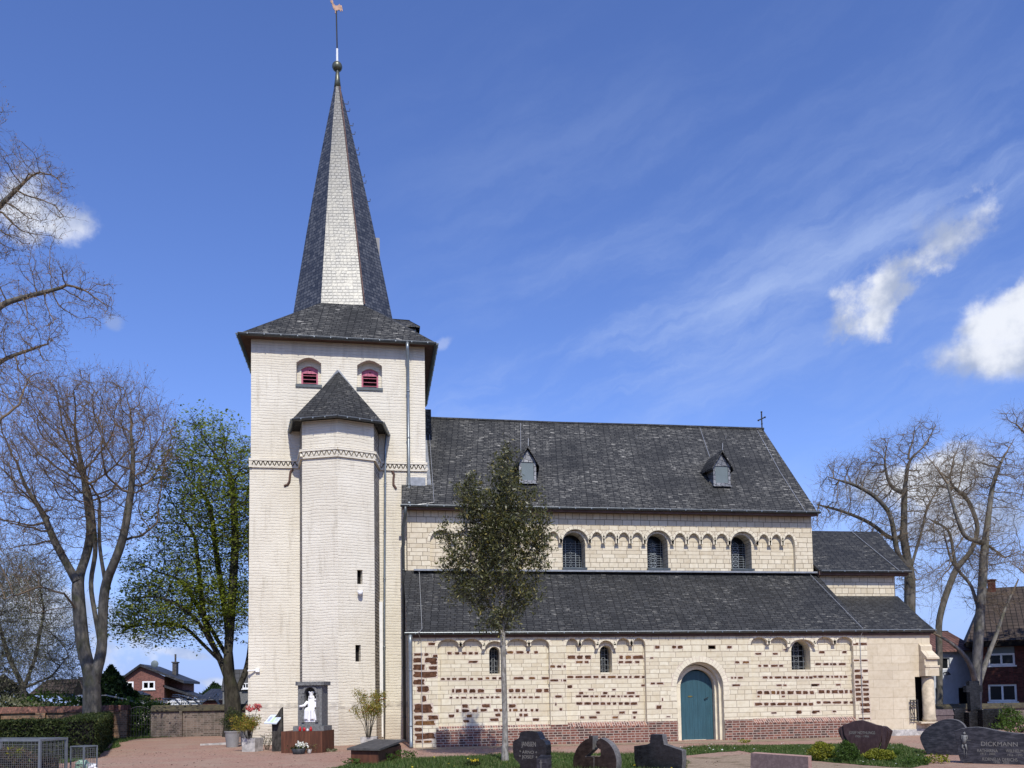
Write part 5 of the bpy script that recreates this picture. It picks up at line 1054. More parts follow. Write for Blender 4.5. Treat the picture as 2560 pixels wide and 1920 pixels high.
mb = MB(); mb.hexa([(-w,0,p.z-0.1),(w,0,p.z-0.1),(w,7,p.z-0.1),(-w,7,p.z-0.1),(-w+0.1,0.7,t.z),(w,0.7,t.z),(w,6,t.z),(-w+0.1,6,t.z)]); rr = mb.build('roof', M['tile_dk'], h)
a, b = P1(2098, 972, Y), P1(2172, 925, Y); cx_ = (p.x+q.x)/2
mb = MB(); mb.box(a.x-cx_-0.1, b.x-cx_+0.5, 0.02, 0.9, a.z-0.1, b.z+0.1); mb.build('dormer', M['slabd'], rr)
win_part(h, a.x-cx_, b.x-cx_, a.z, b.z, -0.05, 3, 0.06)
# ---- houses on the right
Z2 = lambda a, b: (2120+a/5.027, 1540+b/5.027)
def P2(a, b, Y): return at(*Z2(a, b), Y)
class Plane:
    """an upright plane at a ground point, turned by beta to the left; turns picture points into its own metres"""
    def __init__(s, px, Y, beta):
        p = at(px, 1850, Y); s.p = Vector((p.x, p.y, 0)); s.b = beta; s.n = Vector((-math.sin(beta), -math.cos(beta), 0)); s.u = Vector((math.cos(beta), -math.sin(beta), 0))
    def __call__(s, px, py):
        d = Vector(ray(px, py)); c = Vector(CAM); t = (s.p-c).dot(s.n)/d.dot(s.n); q = c+d*t-s.p; return (q.dot(s.u), q.z)
HB = R_(34); HP = Plane(2452, 20.0, HB); h = thing('brick_house', 'dark red brick house with brown tiled roof at the right edge', 'house', HP.p, -HB)
L = lambda a, b: HP(*Z2(a, b))
x0 = 0.0; x1 = 9.0; ze_ = L(1700, 318)[1]; zr_ = ze_+3.7
wn = [(1770, 2118, 858, 1075), (1762, 2095, 470, 620)]; hw = []
for a, b, t, bt in wn: A, B = L(a, bt), L(b, t); A2, B2 = L(a, t), L(b, bt); hw.append((A[0], B[0], (A[1]+B2[1])/2, (B[1]+A2[1])/2))
mb = MB(); mb.wall([(x0, -0.1), (x1, -0.1), (x1, ze_-0.1), (x0, ze_-0.1)], [[(a, z0), (b, z0), (b, z1+(0.40 if i else 0)), (a, z1+(0.40 if i else 0))] for i, (a, b, z0, z1) in enumerate(hw)], 0.18, O=(0,0,0)); mb.face([(x0,0,-0.1),(x0,0,ze_-0.1),(x0,9,ze_-0.1),(x0,9,-0.1)]); mb.build('wall', M['house_dk'], h)
for i, (a, b, z0, z1) in enumerate(hw): win_part(h, a, b, z0, z1, 0.10, 2, 0.11, shutter=0.40 if i else 0)
xo = x0-0.55; mb = MB(); mb.box(xo, x1, -0.45, 0.0-0.003, ze_-0.35, ze_-0.08); mb.build('eaves_board', M['black'], h)
mb = MB(); xr_ = xo+1.5; mb.prism([(xo,-0.5,ze_),(x1,-0.5,ze_),(x1,4.5,zr_),(xr_,4.5,zr_)], (0,0.1,-0.1)); mb.prism([(xo,-0.5,ze_),(xr_,4.5,zr_),(xo,9.5,ze_)], (0.1,0,-0.05)); mb.prism([(xo,9.5,ze_),(xr_,4.5,zr_),(x1,4.5,zr_),(x1,9.5,ze_)], (0,-0.1,-0.1)); ro = mb.build('roof', M['tile_br'], h)
k = Plane(2452+6, 24.0, HB); cz = k(2510, 1470); mb = MB(); mb.box(xr_+0.1, xr_+0.55, 4.1, 4.6, zr_-0.9, zr_+0.45); mb.box(xr_+0.05, xr_+0.6, 4.05, 4.65, zr_+0.45, zr_+0.53); mb.build('chimney', M['house_dk'], ro)
def mkL(c, Y): return lambda a, b, dy=0.0: (lambda p: (p.x-c.x, dy, p.z))(P2(a, b, Y+dy))
Y = 23.0; c = P2(1330, 1100, Y); L = mkL(c, Y); h = thing('rendered_house', 'pale grey rendered house with red tiled roof behind the corner column', 'house', (c.x, Y, 0))
a0 = L(960, 450)[0]; a1 = L(1640, 450)[0]; zt_ = L(1330, 448)[2]
ws = [(1165, 1275, 525, 670), (1110, 1190, 905, 1180), (1400, 1520, 890, 1180)]; hs = []
for a, b, t, bt in ws: A, B = L(a, bt), L(b, t); hs.append((A[0], B[0], A[2], B[2]))
mb = MB(); mb.wall([(a0, -0.1), (a1, -0.1), (a1, zt_), (a0, zt_)], [[(a, z0), (b, z0), (b, z1), (a, z1)] for a, b, z0, z1 in hs], 0.2); mb.face([(a0,0,0),(a0,0,zt_),(a0,6,zt_),(a0,6,0)]); mb.build('wall', M['render'], h)
for i, (a, b, z0, z1) in enumerate(hs): win_part(h, a, b, z0, z1, 0.14, 1, 0.06, sill=(i == 0), m='render' if i else 'whitep', name='window' if i == 0 else 'door')
zr2 = L(1330, 205, 3.0)[2]; mb = MB(); mb.prism([(a0-0.2,-0.35,zt_-0.02),(a1,-0.35,zt_-0.02),(a1,3,zr2),(a0-0.2,3,zr2)], (0,0.08,0.1)); mb.prism([(a0-0.2,6.3,zt_),(a0-0.2,3,zr2),(a1,3,zr2),(a1,6.3,zt_)], (0,-0.08,0.1)); mb.build('roof', M['tile_rd'], h)
mb = MB(); A = L(1200, 715); mb.tube([(A[0],-0.02,A[2]),(A[0]+0.1,-0.35,A[2]+0.05)], 0.04, 6); mb.lathe((A[0]+0.1,-0.35,A[2]-0.15), [(0.02,0.2),(0.14,0.05),(0.14,0.0)], 10); mb.build('wall_lamp', M['iron_b'], h)
# ================================================================= CHURCHYARD WALLS, GATE, HEDGES
def ywall(name, label, a0, a1, btop, Y, m, mc, pillars=(), Lf=P1, ch=0.28, th=0.3, cat='wall'):
    p, q = Lf(a0, btop, Y), Lf(a1, btop, Y); h = thing(name, label, cat, ((p.x+q.x)/2, Y, 0)); w = (q.x-p.x)/2; z = (p.z+q.z)/2
    mb = MB(); mb.box(-w, w, 0, th, -0.05, z-ch); mb.build('wall_panel', M[m], h)
    mb = MB(); mb.hexa([(-w,-0.10,z-ch+0.002),(w,-0.10,z-ch+0.002),(w,th+0.1,z-ch+0.002),(-w,th+0.1,z-ch+0.002),(-w,-0.08,z-ch+0.07),(w,-0.08,z-ch+0.07),(w,th*0.55,z),(-w,th*0.55,z)])
    mb.build('coping', M[mc], h)
    for a, b in pillars:
        x0, x1 = Lf(a, btop, Y).x-(p.x+q.x)/2, Lf(b, btop, Y).x-(p.x+q.x)/2; mb = MB(); mb.box(x0, x1, -0.16, -0.003, -0.05, z-ch); mb.build('pier', M[m], h)
    return h
WY = 13.0
ywall('brick_wall', 'old brick wall with rounded red coping behind the clipped hedge', -330, 1040, 1128, WY, 'hwall', 'coping', ((-60, 10), (318, 402)))
ywall('brick_wall', 'stained grey brown wall between the gate and the leafy tree', 1304, 2300, 1110, WY, 'gwall', 'moss', ((1556, 1580),))
for a0, a1, lab in ((925, 982, 'brick gate pier at the wall end beside the hedge'), (1040, 1100, 'brick gate pier next to the iron gate')):
    p, q = P1(a0, 1120, WY-0.1), P1(a1, 1120, WY-0.1); h = thing('gate_pier', lab, 'pier', ((p.x+q.x)/2, WY-0.1, 0)); w = (q.x-p.x)/2
    mb = MB(); mb.box(-w, w, 0, 0.5, -0.05, p.z-0.2); mb.build('shaft', M['hwall'], h); mb = MB(); mb.hexa([(-w-.05,-.05,p.z-.2+.002),(w+.05,-.05,p.z-.2+.002),(w+.05,.55,p.z-.2+.002),(-w-.05,.55,p.z-.2+.002),(-w,0,p.z+0.02),(w,0,p.z+0.02),(w,.5,p.z+.02),(-w,.5,p.z+.02)]); mb.build('coping', M['coping'], h)
p, q = P1(982, 1120, WY), P1(1040, 1120, WY); h = thing('brick_wall', 'short shaded wall piece between the two gate piers', 'wall', ((p.x+q.x)/2, WY+0.1, 0)); w = (q.x-p.x)/2; mb = MB(); mb.box(-w+.07, w-.07, 0, 0.25, -0.05, p.z-0.25); mb.build('wall_panel', M['hwall'], h)
mb = MB(); mb.box(-w+.07, w-.07, -0.06, 0.31, p.z-0.248, p.z-0.02); mb.build('coping', M['coping'], h)
p, q = P1(1108, 1380, WY), P1(1296, 1135, WY); h = thing('iron_gate', 'grey iron garden gate with arched top bar and wire mesh', 'gate', ((p.x+q.x)/2, WY, 0)); w = (q.x-p.x)/2; mb = MB(); zt = q.z-0.1
for x in np.linspace(-w, w, 9): mb.tube([(x, 0, 0.03), (x, 0, zt+0.14*math.cos(x/w*1.57))], 0.012, 4)
for z in (0.08, 0.6, 1.0): mb.tube([(-w, 0, z), (w, 0, z)], 0.014, 4)
mb.tube([(x, 0, zt+0.14*math.cos(x/w*1.57)) for x in np.linspace(-w, w, 11)], 0.022, 5); mb.build('gate_leaf', M['iron_b'], h)
def bush_leaves(c, rx, ry, rz, n, shell=0.55, lump=0.25):
    d = NPR.normal(size=(n,3)); d /= np.linalg.norm(d, axis=1)[:,None]; r = NPR.uniform(shell, 1.0, n)**0.7
    l = 1+lump*(np.sin(d[:,0]*5+c[0]*3)*np.cos(d[:,2]*4.3+c[1])+0.6*np.sin(d[:,1]*7+d[:,2]*6+c[0]))
    return np.array(c)+d*(r*l)[:,None]*[rx, ry, rz]
def bush(name, label, cat, loc, rx, ry, h, n, size, m, group=None, aspect=0.5, stem=True, lump=0.25, cone=0.0):
    t = thing(name, label, cat, loc, 0, group)
    C = bush_leaves((0,0,h*0.52), rx, ry, h*0.5, n, lump=lump)
    if cone: f = np.clip(1-cone*(C[:,2]/h), 0.05, 1); C[:,0] *= f*1.25; C[:,1] *= f*1.25
    C = C[C[:,2] > 0.02]; leaves('foliage', C, size, M[m], t, aspect)
    if stem:
        mb = MB()
        for j in range(6): a = random.uniform(0, 6.28); r = random.uniform(0.2, 0.6); mb.tube([(0,0,0), (rx*r*0.5*math.cos(a), ry*r*0.5*math.sin(a), h*0.4), (rx*r*math.cos(a), ry*r*math.sin(a), h*0.75)], [0.025, 0.018, 0.006], 5)
        mb.build('stem', M['bark_d'], t)
    return t
def hedge(name, label, x0, x1, y0, y1, h, n, m='lf_hedge'):
    t = thing(name, label, 'hedge', ((x0+x1)/2, (y0+y1)/2, 0)); a, b = (x1-x0)/2, (y1-y0)/2
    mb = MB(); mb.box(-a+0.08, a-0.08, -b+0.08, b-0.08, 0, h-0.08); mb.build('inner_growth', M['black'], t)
    A = np.array([2*a*h, 2*a*h, 2*b*h, 2*b*h, 4*a*b]); k = NPR.choice(5, n, p=A/A.sum()); u, v = NPR.uniform(-1,1,n), NPR.uniform(-1,1,n); j = NPR.normal(0, 0.035, n)
    X = np.where(k==0, u*a, np.where(k==1, u*a, np.where(k==2, -a+j, np.where(k==3, a+j, u*a)))); Yv = np.where(k==0, -b+j, np.where(k==1, b+j, np.where(k<4, v*b, v*b))); Zv = np.where(k<2, (v+1)/2*h, np.where(k<4, (u+1)/2*h, h+j-0.02))
    bumpy = 0.03*np.sin(X*6)*np.cos(Zv*7+Yv*5); leaves('foliage', np.c_[X+bumpy, Yv+bumpy, Zv], 0.05, M[m], t, 0.35); return t
fr = gnd(240, 1896); br = gnd(279, 1850)
def rot_hedge(label, P, Q, wid, h, n):   # right-hand face runs from P to Q
    d = (Q-P); L_ = d.length; a = math.atan2(d.y, d.x)-math.pi/2; o = hedge('clipped_hedge', label, -wid, 0, 0, L_, h, n)
    c = Vector((-wid/2, L_/2, 0)); c.rotate(Matrix.Rotation(a, 3, 'Z')); o.location = P+c; o.rotation_euler = (0, 0, a)
rot_hedge('clipped dark yew hedge running back to the old brick wall', fr, br, 0.85, 1.17, 30000)
hedge('clipped_hedge', 'long dark clipped hedge behind the large wire bin', fr.x-9.0, fr.x-0.95, fr.y+0.5, fr.y+1.3, 1.13, 30000)
def conifer(name, label, px, pyt, d_Y, rad, n, m='lf_thuja', size=0.14, group=None):
    g = at(px, 1750, d_Y); ht = at(px, pyt, d_Y).z; t = thing(name, label, 'conifer', (g.x, d_Y, 0), 0, group)
    z = NPR.uniform(0.02, 1, n)**1.25; r = rad*np.minimum(1, (1-z)*2.2)*(0.72+0.28*NPR.uniform(0,1,n)); a = NPR.uniform(0, 6.283, n); r *= 1+0.18*np.sin(a*5+z*22)
    leaves('foliage', np.c_[r*np.cos(a), r*np.sin(a), z*ht], size, M[m], t, 0.35, droop=-0.5)
    mb = MB(); mb.tube([(0,0,0),(0,0,ht*0.9)], [rad*0.12+0.02, 0.02], 6); mb.build('trunk', M['bark_d'], t); return t
conifer('thuja', 'tall dark columnar thuja between the forked trunk and the brick house', 277, 1665, 18.0, 1.25, 9000)
conifer('conifer', 'dark bushy conifer at the far left edge behind the wall', 8, 1690, 20.0, 1.7, 6000)
conifer('spruce', 'small distant dark spruce above the low roof', 533, 1709, 95.0, 1.6, 700, size=0.4); conifer('spruce', 'broad distant dark spruce by the leafy tree trunk', 541, 1712, 98.0, 2.6, 900, size=0.45)
b0 = P1(1200, 1250, WY+0.9); bush('laurel_bush', 'glossy green laurel bush seen through the iron gate', 'bush', (b0.x, b0.y, 0), 1.9, 0.55, 1.7, 3000, 0.085, 'lf_mid')
b0 = P1(150, 1090, 17.0); bush('garden_bush', 'pale green bush above the old wall at the left', 'bush', (b0.x, b0.y, 0), 2.0, 1.4, 1.95, 2200, 0.09, 'lf_will')
b0 = P1(520, 1090, 17.5); bush('garden_bush', 'dull green bush in front of the solar panel house', 'bush', (b0.x, b0.y, 0), 2.6, 1.4, 2.1, 2600, 0.10, 'lf_mid')
b0 = P1(1270, 1060, 30.0); bush('garden_bush', 'round dark bush on the garage corner beside the brick house', 'bush', (b0.x, b0.y, 0), 1.3, 1.0, 1.95, 1300, 0.10, 'lf_hedge')
p = P3(1230, 545, 24.0); g = thing('garden_lounger', 'white garden lounger with raised back beyond the wall', 'lounger', (p.x, 24.0, 0)); zz = p.z; q = P3(1330, 545, 24.0).x-p.x; mb = MB(); mb.box(-q*1.1, q, 0, 0.6, zz-0.03, zz+0.04); mb.build('seat', M['whitep'], g)
mb = MB(); mb.hexa([(q*0.2,0,zz+.05),(q*0.9,0,zz+.05),(q*0.9,.6,zz+.05),(q*0.2,.6,zz+.05),(0,0,zz+.55),(q*.5,0,zz+.6),(q*.5,.6,zz+.6),(0,.6,zz+.55)]); mb.build('backrest', M['whitep'], g)
for x in (-q, q*0.8): mb = MB(); mb.box(x, x+0.06, 0.05, 0.5, 0, zz-0.032); mb.build('leg', M['whitep'], g)
# low wall with mossy coping on the right
ywall('low_wall', 'low dark wall with mossy coping before the right houses', 1060, 2700, 1095, 8.0, 'gwall', 'moss', (), P2, 0.24, 0.35)
# ================================================================= TREES
def tube_mesh(name, P0, P1_, R0, R1, n, m, parent):
    P0, P1_, R0, R1 = [np.asarray(x, float) for x in (P0, P1_, R0, R1)]
    d = P1_-P0; L = np.linalg.norm(d, axis=1); ok = L > 1e-5; P0, P1_, R0, R1, d = P0[ok], P1_[ok], R0[ok], R1[ok], d[ok]/L[ok][:,None]
    r = np.where(np.abs(d[:,2:3]) > 0.9, [[1.,0,0]], [[0,0,1.]]); a = np.cross(d, r); a /= np.linalg.norm(a, axis=1)[:,None]; b = np.cross(d, a); k = len(P0)
    t = np.arange(n)*2*np.pi/n; ring = a[:,None,:]*np.cos(t)[None,:,None]+b[:,None,:]*np.sin(t)[None,:,None]
    V = np.concatenate([P0[:,None,:]+ring*R0[:,None,None], P1_[:,None,:]+ring*R1[:,None,None]], 1).reshape(-1, 3)
    i = np.arange(n); f = np.stack([i, (i+1)%n, n+(i+1)%n, n+i], 1); Fa = (f[None]+(np.arange(k)*2*n)[:,None,None]).reshape(-1, 4)
    return np_mesh(name, V, Fa, m, parent, True)
def ellipsoid_pts(lst, n, Y0, wY):
    # ellipsoids given by their place in the photograph, turned into real volumes at the tree's own distance
    n = int(n*2.6); out = []; wts = np.array([rx*ry for (_, _, rx, ry, *_) in lst], float); wts /= wts.sum()
    for (px, py, rx, ry, *o), w in zip(lst, wts):
        dy = o[0] if o else 0.0; c = np.array(at(px, py, Y0+dy)); sc = (Y0+dy+29)/F*1.0; k = int(n*w)
        d = NPR.normal(size=(k,3)); d /= np.linalg.norm(d, axis=1)[:,None]; d *= NPR.uniform(0, 1, k)[:,None]**(1/2.6)
        out.append(c+d*np.array([rx*sc*1.06, min(wY, max(rx, ry)*sc), ry*sc]))
    return np.concatenate(out)
LIMB = []
def grow(trunks, attr, step=0.35, infl=3.0, kill=0.5, iters=160, bias=(0,0,0.0), jit=0.12):
    nodes, par = [], []
    LIMB.clear()
    for t in trunks:     # polylines; each may start on an existing node index
        start, pts = t; prev = start; s0_ = len(nodes); pts = [np.array(p, float) for p in pts]
        if prev is None: nodes.append(pts[0]); par.append(-1); prev = len(nodes)-1; pts = [nodes[prev]]+pts[1:]
        else: pts = [nodes[prev]]+pts
        for a, b in zip(pts[:-1], pts[1:]):
            k = max(1, int(np.linalg.norm(b-a)/step))
            for j in range(k): nodes.append(a+(b-a)*(j+1)/k+NPR.normal(0, step*0.05, 3)*(j < k-1)); par.append(prev); prev = len(nodes)-1
        LIMB.append((s0_, len(nodes), start))
    A = attr.copy(); N = np.array(nodes); n0 = len(N)
    D = np.full(len(A), 1e9); I = np.zeros(len(A), int)
    def upd(new0):
        nonlocal D, I
        for c in range(new0, len(N)):
            d = np.linalg.norm(A-N[c], axis=1); m = d < D; D[m] = d[m]; I[m] = c
    upd(0); P = list(par); bias = np.array(bias, float)
    nch = np.zeros(len(N), int); dead = {}; nch[:n0-1] = 0
    for q in P:
        if q >= 0: nch[q] += 1
    for it in range(iters):
        alive = D > kill; A, D, I = A[alive], D[alive], I[alive]
        if not len(A): break
        inf = infl if it > 12 else max(infl, D.min()*1.3)
        m = D < inf
        if not m.any(): break
        new = []; npar = []; nch = np.r_[nch, np.zeros(len(N)-len(nch), int)]
        for c in np.unique(I[m]):
            v = A[m & (I == c)]-N[c]; v = (v/np.linalg.norm(v, axis=1)[:,None]).sum(0); l = np.linalg.norm(v)
            if l < 0.15: continue
            v = v/l+bias+NPR.normal(0, jit, 3); v /= np.linalg.norm(v); q = N[c]+v*step
            if nch[c] >= 3 or np.linalg.norm(N-q, axis=1).min() < step*0.55:
                q = N[c]+(v+NPR.normal(0, 0.7, 3))*step*0.8
                if nch[c] >= 3 or np.linalg.norm(N-q, axis=1).min() < step*0.5: dead[c] = 1; continue
            nch[c] += 1; new.append(q); npar.append(c)
        if dead:
            k_ = ~np.isin(I, list(dead)); A, D, I = A[k_], D[k_], I[k_]; dead = {}
        if not new:
            if len(A): continue
            break
        o = len(N); N = np.concatenate([N, np.array(new)]); P += npar; upd(o)
    return N, np.array(P)
def radii(N, P, r_tip, r_base):
    k = len(N); ch = np.zeros(k, int)
    for p in P:
        if p >= 0: ch[p] += 1
    cnt = np.where(ch == 0, 1.0, 0.0)
    for i in range(k-1, -1, -1):
        if P[i] >= 0: cnt[P[i]] += cnt[i]
    e = math.log(max(cnt.max(), 2))/math.log(r_base/r_tip); return r_tip*cnt**(1/e), ch, cnt
def twigs(N, P, R, rmax, per, l0, l1, r, up=0.25, sub=1, spread=1.0):
    # fine twigs off every thin node; returns segments and tips
    idx = np.where(R < rmax)[0]; idx = idx[P[idx] >= 0]; S0, S1, Ra, Rb, T = [], [], [], [], []
    base = np.repeat(idx, per); n = len(base); d = N[base]-N[P[base]]; d /= np.linalg.norm(d, axis=1)[:,None]+1e-9
    v = d*0.7+NPR.normal(0, 0.6*spread, (n,3))+[0,0,up]; v /= np.linalg.norm(v, axis=1)[:,None]
    p = N[base]+(N[P[base]]-N[base])*NPR.uniform(0, 1, n)[:,None]; l = NPR.uniform(l0, l1, n)[:,None]
    for j in range(2):
        q = p+v*l*0.5; S0.append(p); S1.append(q); Ra.append(np.full(n, r*(1-0.35*j))); Rb.append(np.full(n, r*(0.65-0.35*j)))
        for s_ in range(sub):
            w = v+NPR.normal(0, 0.55, (n,3))+[0,0,up*0.5]; w /= np.linalg.norm(w, axis=1)[:,None]; q2 = q+w*l*0.35; S0.append(q); S1.append(q2); Ra.append(np.full(n, r*0.6)); Rb.append(np.full(n, r*0.25)); T.append(q2)
        p = q; v = v+NPR.normal(0, 0.25, (n,3))+[0,0,up*0.4]; v /= np.linalg.norm(v, axis=1)[:,None]
    T.append(p); return [np.concatenate(x) for x in (S0, S1, Ra, Rb)], np.concatenate(T)
def make_tree(name, label, base, trunks, attr, r_base, r_tip=0.008, step=0.35, infl=3.0, kill=0.5, thick=0.06, bark='bark_g', twm='twig', tw=None, leaf=None, bias=(0,0,0.05), jit=0.12, iters=160, group=None, cat='tree', flare=1.35, lm=0.0):
    t = thing(name, label, cat, tuple(base), 0, group); B = np.array(base)
    step *= 0.78; trunks = chain(trunks[0], trunks[1], step)
    N, P = grow(trunks, attr, step, infl, kill*0.62, iters, bias, jit); R, ch, cnt = radii(N, P, r_tip, r_base)
    if lm:
        for s0_, s1_, st_ in LIMB:
            if st_ is None: continue
            for i in range(s0_, s1_): R[i] = max(R[i], min(R[st_], r_base*lm)*(1.0 if st_ < LIMB[0][1] else 0.45)*(1-0.8*(i-s0_)/(s1_-s0_)))
    for i in range(len(N)):
        z = N[i][2]-B[2]
        if z < 0.9 and R[i] > r_base*0.45: R[i] *= 1+(flare-1)*(1-z/0.9)**2
    c = np.where(P >= 0)[0]; p = P[c]; N = N-B
    print('TREE', name, len(N), int((ch==0).sum()), len(attr))
    big = np.minimum(R[c], R[p]) >= thick
    R0 = np.minimum(R[p], R[c]*1.35+0.001)
    main = {}; 
    for q, w in zip(c, p):
        if w not in main or R[q] > R[main[w]]: main[w] = q
    bigset = set(c[big].tolist()); mb = MB(); seen = set()
    for q in c[big]:
        w = P[q]
        if q in seen or (w in bigset and main.get(w) == q): continue
        ch_ = [w, q]; seen.add(q)
        while main.get(ch_[-1]) in bigset: ch_.append(main[ch_[-1]]); seen.add(ch_[-1])
        rr = np.array([R[k] for k in ch_]); 
        if P[w] >= 0 and len(rr) > 1: rr[0] = min(rr[0], rr[1]*1.25)
        pp = np.array([N[k] for k in ch_])
        for _ in range(3):
            if len(rr) > 4: rr[1:-1] = (rr[:-2]+2*rr[1:-1]+rr[2:])/4; pp[1:-1] = (pp[:-2]+2*pp[1:-1]+pp[2:])/4
        mb.tube([Vector(x) for x in pp], rr.tolist(), 10, cap=False)
    mb.build('trunk', M[bark], t, smooth=True, uv=False)
    s0, s1, ra, rb = N[p][~big], N[c][~big], R0[~big], R[c][~big]
    if len(s0): tube_mesh('branches', s0, s1, ra, rb, 5, M[bark if twm is None else twm], t)
    tips = N[ch == 0]
    if tw:
        (a, b, ra, rb), tips = twigs(N, P, R, *tw); tube_mesh('twigs', a, b, ra, rb, 3, M[twm or bark], t)
    if leaf: leaf(t, tips, N, R)
    return t
def px3(lst, Y): return [np.array(at(x, y, Y)) for x, y in lst]
L2 = lambda a, b: (a/2.242, 900+b/2.242)
def budleaf(n, size, m, spread=0.03, asp=0.45):
    def f(t, tips, N, R):
        k = NPR.choice(len(tips), n); leaves('buds', tips[k]+NPR.normal(0, spread, (n,3)), size, M[m], t, asp)
    return f
def crownleaf(n, size, m, spread=0.12, asp=0.5, flat=0.0, droop=0.0, nm='foliage'):
    def f(t, tips, N, R):
        k = NPR.choice(len(tips), n); leaves(nm, tips[k]+NPR.normal(0, spread, (n,3))*[1,1,1-flat*0.6], size, M[m], t, asp, droop, flat)
    return f
# T1: the big bare forked tree on the left
Y = 9.0; b = at(231, 1790, Y); b.z = 0
fork = np.array(at(233, 1706, Y))
ls = px3([L2(470,1640), L2(445,1420), L2(430,1240), L2(300,1010), L2(245,850)], Y); rs = px3([L2(572,1640), L2(575,1420), L2(590,1240), L2(555,1060), L2(560,800)], Y)
tr = [(None, [np.array(b), np.array(at(229, 1760, Y)), fork])]
def nidx(trs, step, k):   # index of the last node of trunk k when laid out with this step
    n = 0; ends = []
    for s, pts in trs:
        P = pts; cnt = 0
        for a, q in zip(P[:-1], P[1:]): cnt += max(1, int(np.linalg.norm(np.array(q)-np.array(a))/step))
        ends.append(cnt)
    return ends
def chain(base_pts, limbs, step):
    """trunk polyline plus limbs [(attach point index in an earlier chain, polyline)] -> trunks for grow()"""
    chains = [base_pts]; out = [(None, base_pts)]; starts = [0]; total = 1+sum(max(1, int(np.linalg.norm(np.array(q)-np.array(a))/step)) for a, q in zip(base_pts[:-1], base_pts[1:]))
    vert = [[0]]; c = 0
    for a, q in zip(base_pts[:-1], base_pts[1:]): c += max(1, int(np.linalg.norm(np.array(q)-np.array(a))/step)); vert[0].append(c)
    for (ci, vi, pts) in limbs:
        s = vert[ci][vi]; full = [chains[ci][vi]]+list(pts); out.append((s, list(pts))); v = [s]; c = total-1
        for a, q in zip(full[:-1], full[1:]): c += max(1, int(np.linalg.norm(np.array(q)-np.array(a))/step)); v.append(c)
        total = c+1; chains.append(full); vert.append(v)
    return out
ls2 = px3([L2(480,1120), L2(515,960), L2(480,700)], Y+0.8); rs2 = px3([L2(650,1120), L2(690,1010), L2(740,700)], Y-0.6); ll = px3([L2(360,1310), L2(220,1270), L2(30,1340)], Y-0.8); rl_ = px3([L2(800,980), L2(880,915)], Y+0.5); l3 = px3([L2(400,1385), L2(300,1395), L2(180,1420)], Y+0.5); r3 = px3([L2(520,1350), L2(500,1250), L2(540,1100), L2(510,760)], Y+0.4)
trk = ([np.array(b), np.array(at(229, 1760, Y)), fork], [(0,2,ls), (0,2,rs), (1,3,ls2), (2,3,rs2), (1,2,ll), (4,2,rl_), (1,2,l3), (2,1,r3)])
AT = ellipsoid_pts([(215,1110,205,150),(110,1190,130,170),(330,1130,110,150),(235,1010,150,70),(60,1330,110,120),(290,1290,100,90)], 1500, Y, 4.2)
make_tree('bare_tree', 'big bare tree with thick forked grey trunk and reddish buds, left of the church', b, trk, AT, 0.36, 0.0085, 0.4, 3.2, 0.56, 0.05, 'bark_g', 'twig_r', (0.032, 3, 0.35, 0.95, 0.0060, 0.3, 2), budleaf(11000, 0.034, 'bud', 0.05))
# T2: leafy tree close to the tower
Y = 12.0; b = at(583, 1800, Y); b.z = 0
stem = [np.array(b), np.array(at(582, 1745, Y)), np.array(at(576, 1710, Y))]
limbs = [(0,2,px3([Z1(1910,740), L2(1150,1500), L2(1120,1250), L2(1090,950)], Y)), (0,2,px3([Z1(1990,740), L2(1270,1450), L2(1220,1150), L2(1180,800)], Y+0.5)), (0,1,px3([Z1(2110,880), Z1(2160,700), L2(1420,1400), L2(1390,900)], Y+0.3)), (0,2,px3([Z1(1960,800), L2(1300,1380), L2(1320,1000), L2(1300,650)], Y-0.5)), (1,1,px3([L2(1100,1440), L2(930,1330), L2(780,1330)], Y-1.2)), (2,1,px3([L2(1020,1230), L2(860,1180)], Y+1.2)), (1,1,px3([L2(1010,1470), L2(850,1480), L2(700,1500)], Y+0.6))]
AT = ellipsoid_pts([(520,1130,90,100),(560,1250,120,170),(480,1330,110,110),(430,1440,120,80),(400,1540,110,60),(545,1500,110,100),(340,1570,55,28),(650,1300,90,200),(450,1200,60,90)], 1700, Y, 4.0)
def leaf_t2(t, tips, N, R):
    z = tips[:,2]; w = np.where(z < 7.0, 1.0, 0.42); k = NPR.choice(len(tips), 42000, p=w/w.sum()); c = tips[k]+NPR.normal(0, 0.18, (len(k),3))*[1,1,0.35]; leaves('foliage', c, 0.074, M['lf_green'], t, 0.55, 0.0, 0.55)
make_tree('leafy_tree', 'tree in fresh green spring leaf with several dark stems, beside the tower', b, (stem, limbs), AT, 0.36, 0.008, 0.4, 3.0, 0.48, 0.05, 'bark_d', 'bark_d', (0.03, 3, 0.3, 0.8, 0.006, 0.0, 1), leaf_t2, (0,0,0.0))
# T3: bare tree whose trunk stands outside the left edge, boughs reaching in
L1 = lambda a, b: (a/1.659, b/1.659)
Y = -1.0; b = at(-330, 1900, Y); b.z = 0
stem = px3([(-330, 1700), (-320, 1300), (-300, 1000)], Y); stem = [np.array(b)]+stem
limbs = [(0,2,px3([(-200,1000), (0,760), L1(250,1195)], Y)), (0,3,px3([(-200,760), L1(0,850), L1(130,730)], Y+0.5)), (0,1,px3([(-180,1250), (-40,1080), (50,1010)], Y-0.8)), (0,3,px3([(-220,560), (-60,380)], Y)), (0,2,px3([(-160,1090), (0,900), (120,860)], Y+1.0))]
AT = ellipsoid_pts([(70,440,90,70),(95,520,85,70),(60,580,75,45),(-60,520,110,140),(110,700,110,42),(200,720,90,45),(245,775,45,45),(60,790,110,80),(100,860,60,60),(20,930,110,80),(-120,800,130,200),(-10,270,25,50),(-5,370,35,70),(60,960,70,60)], 1500, Y, 2.4)
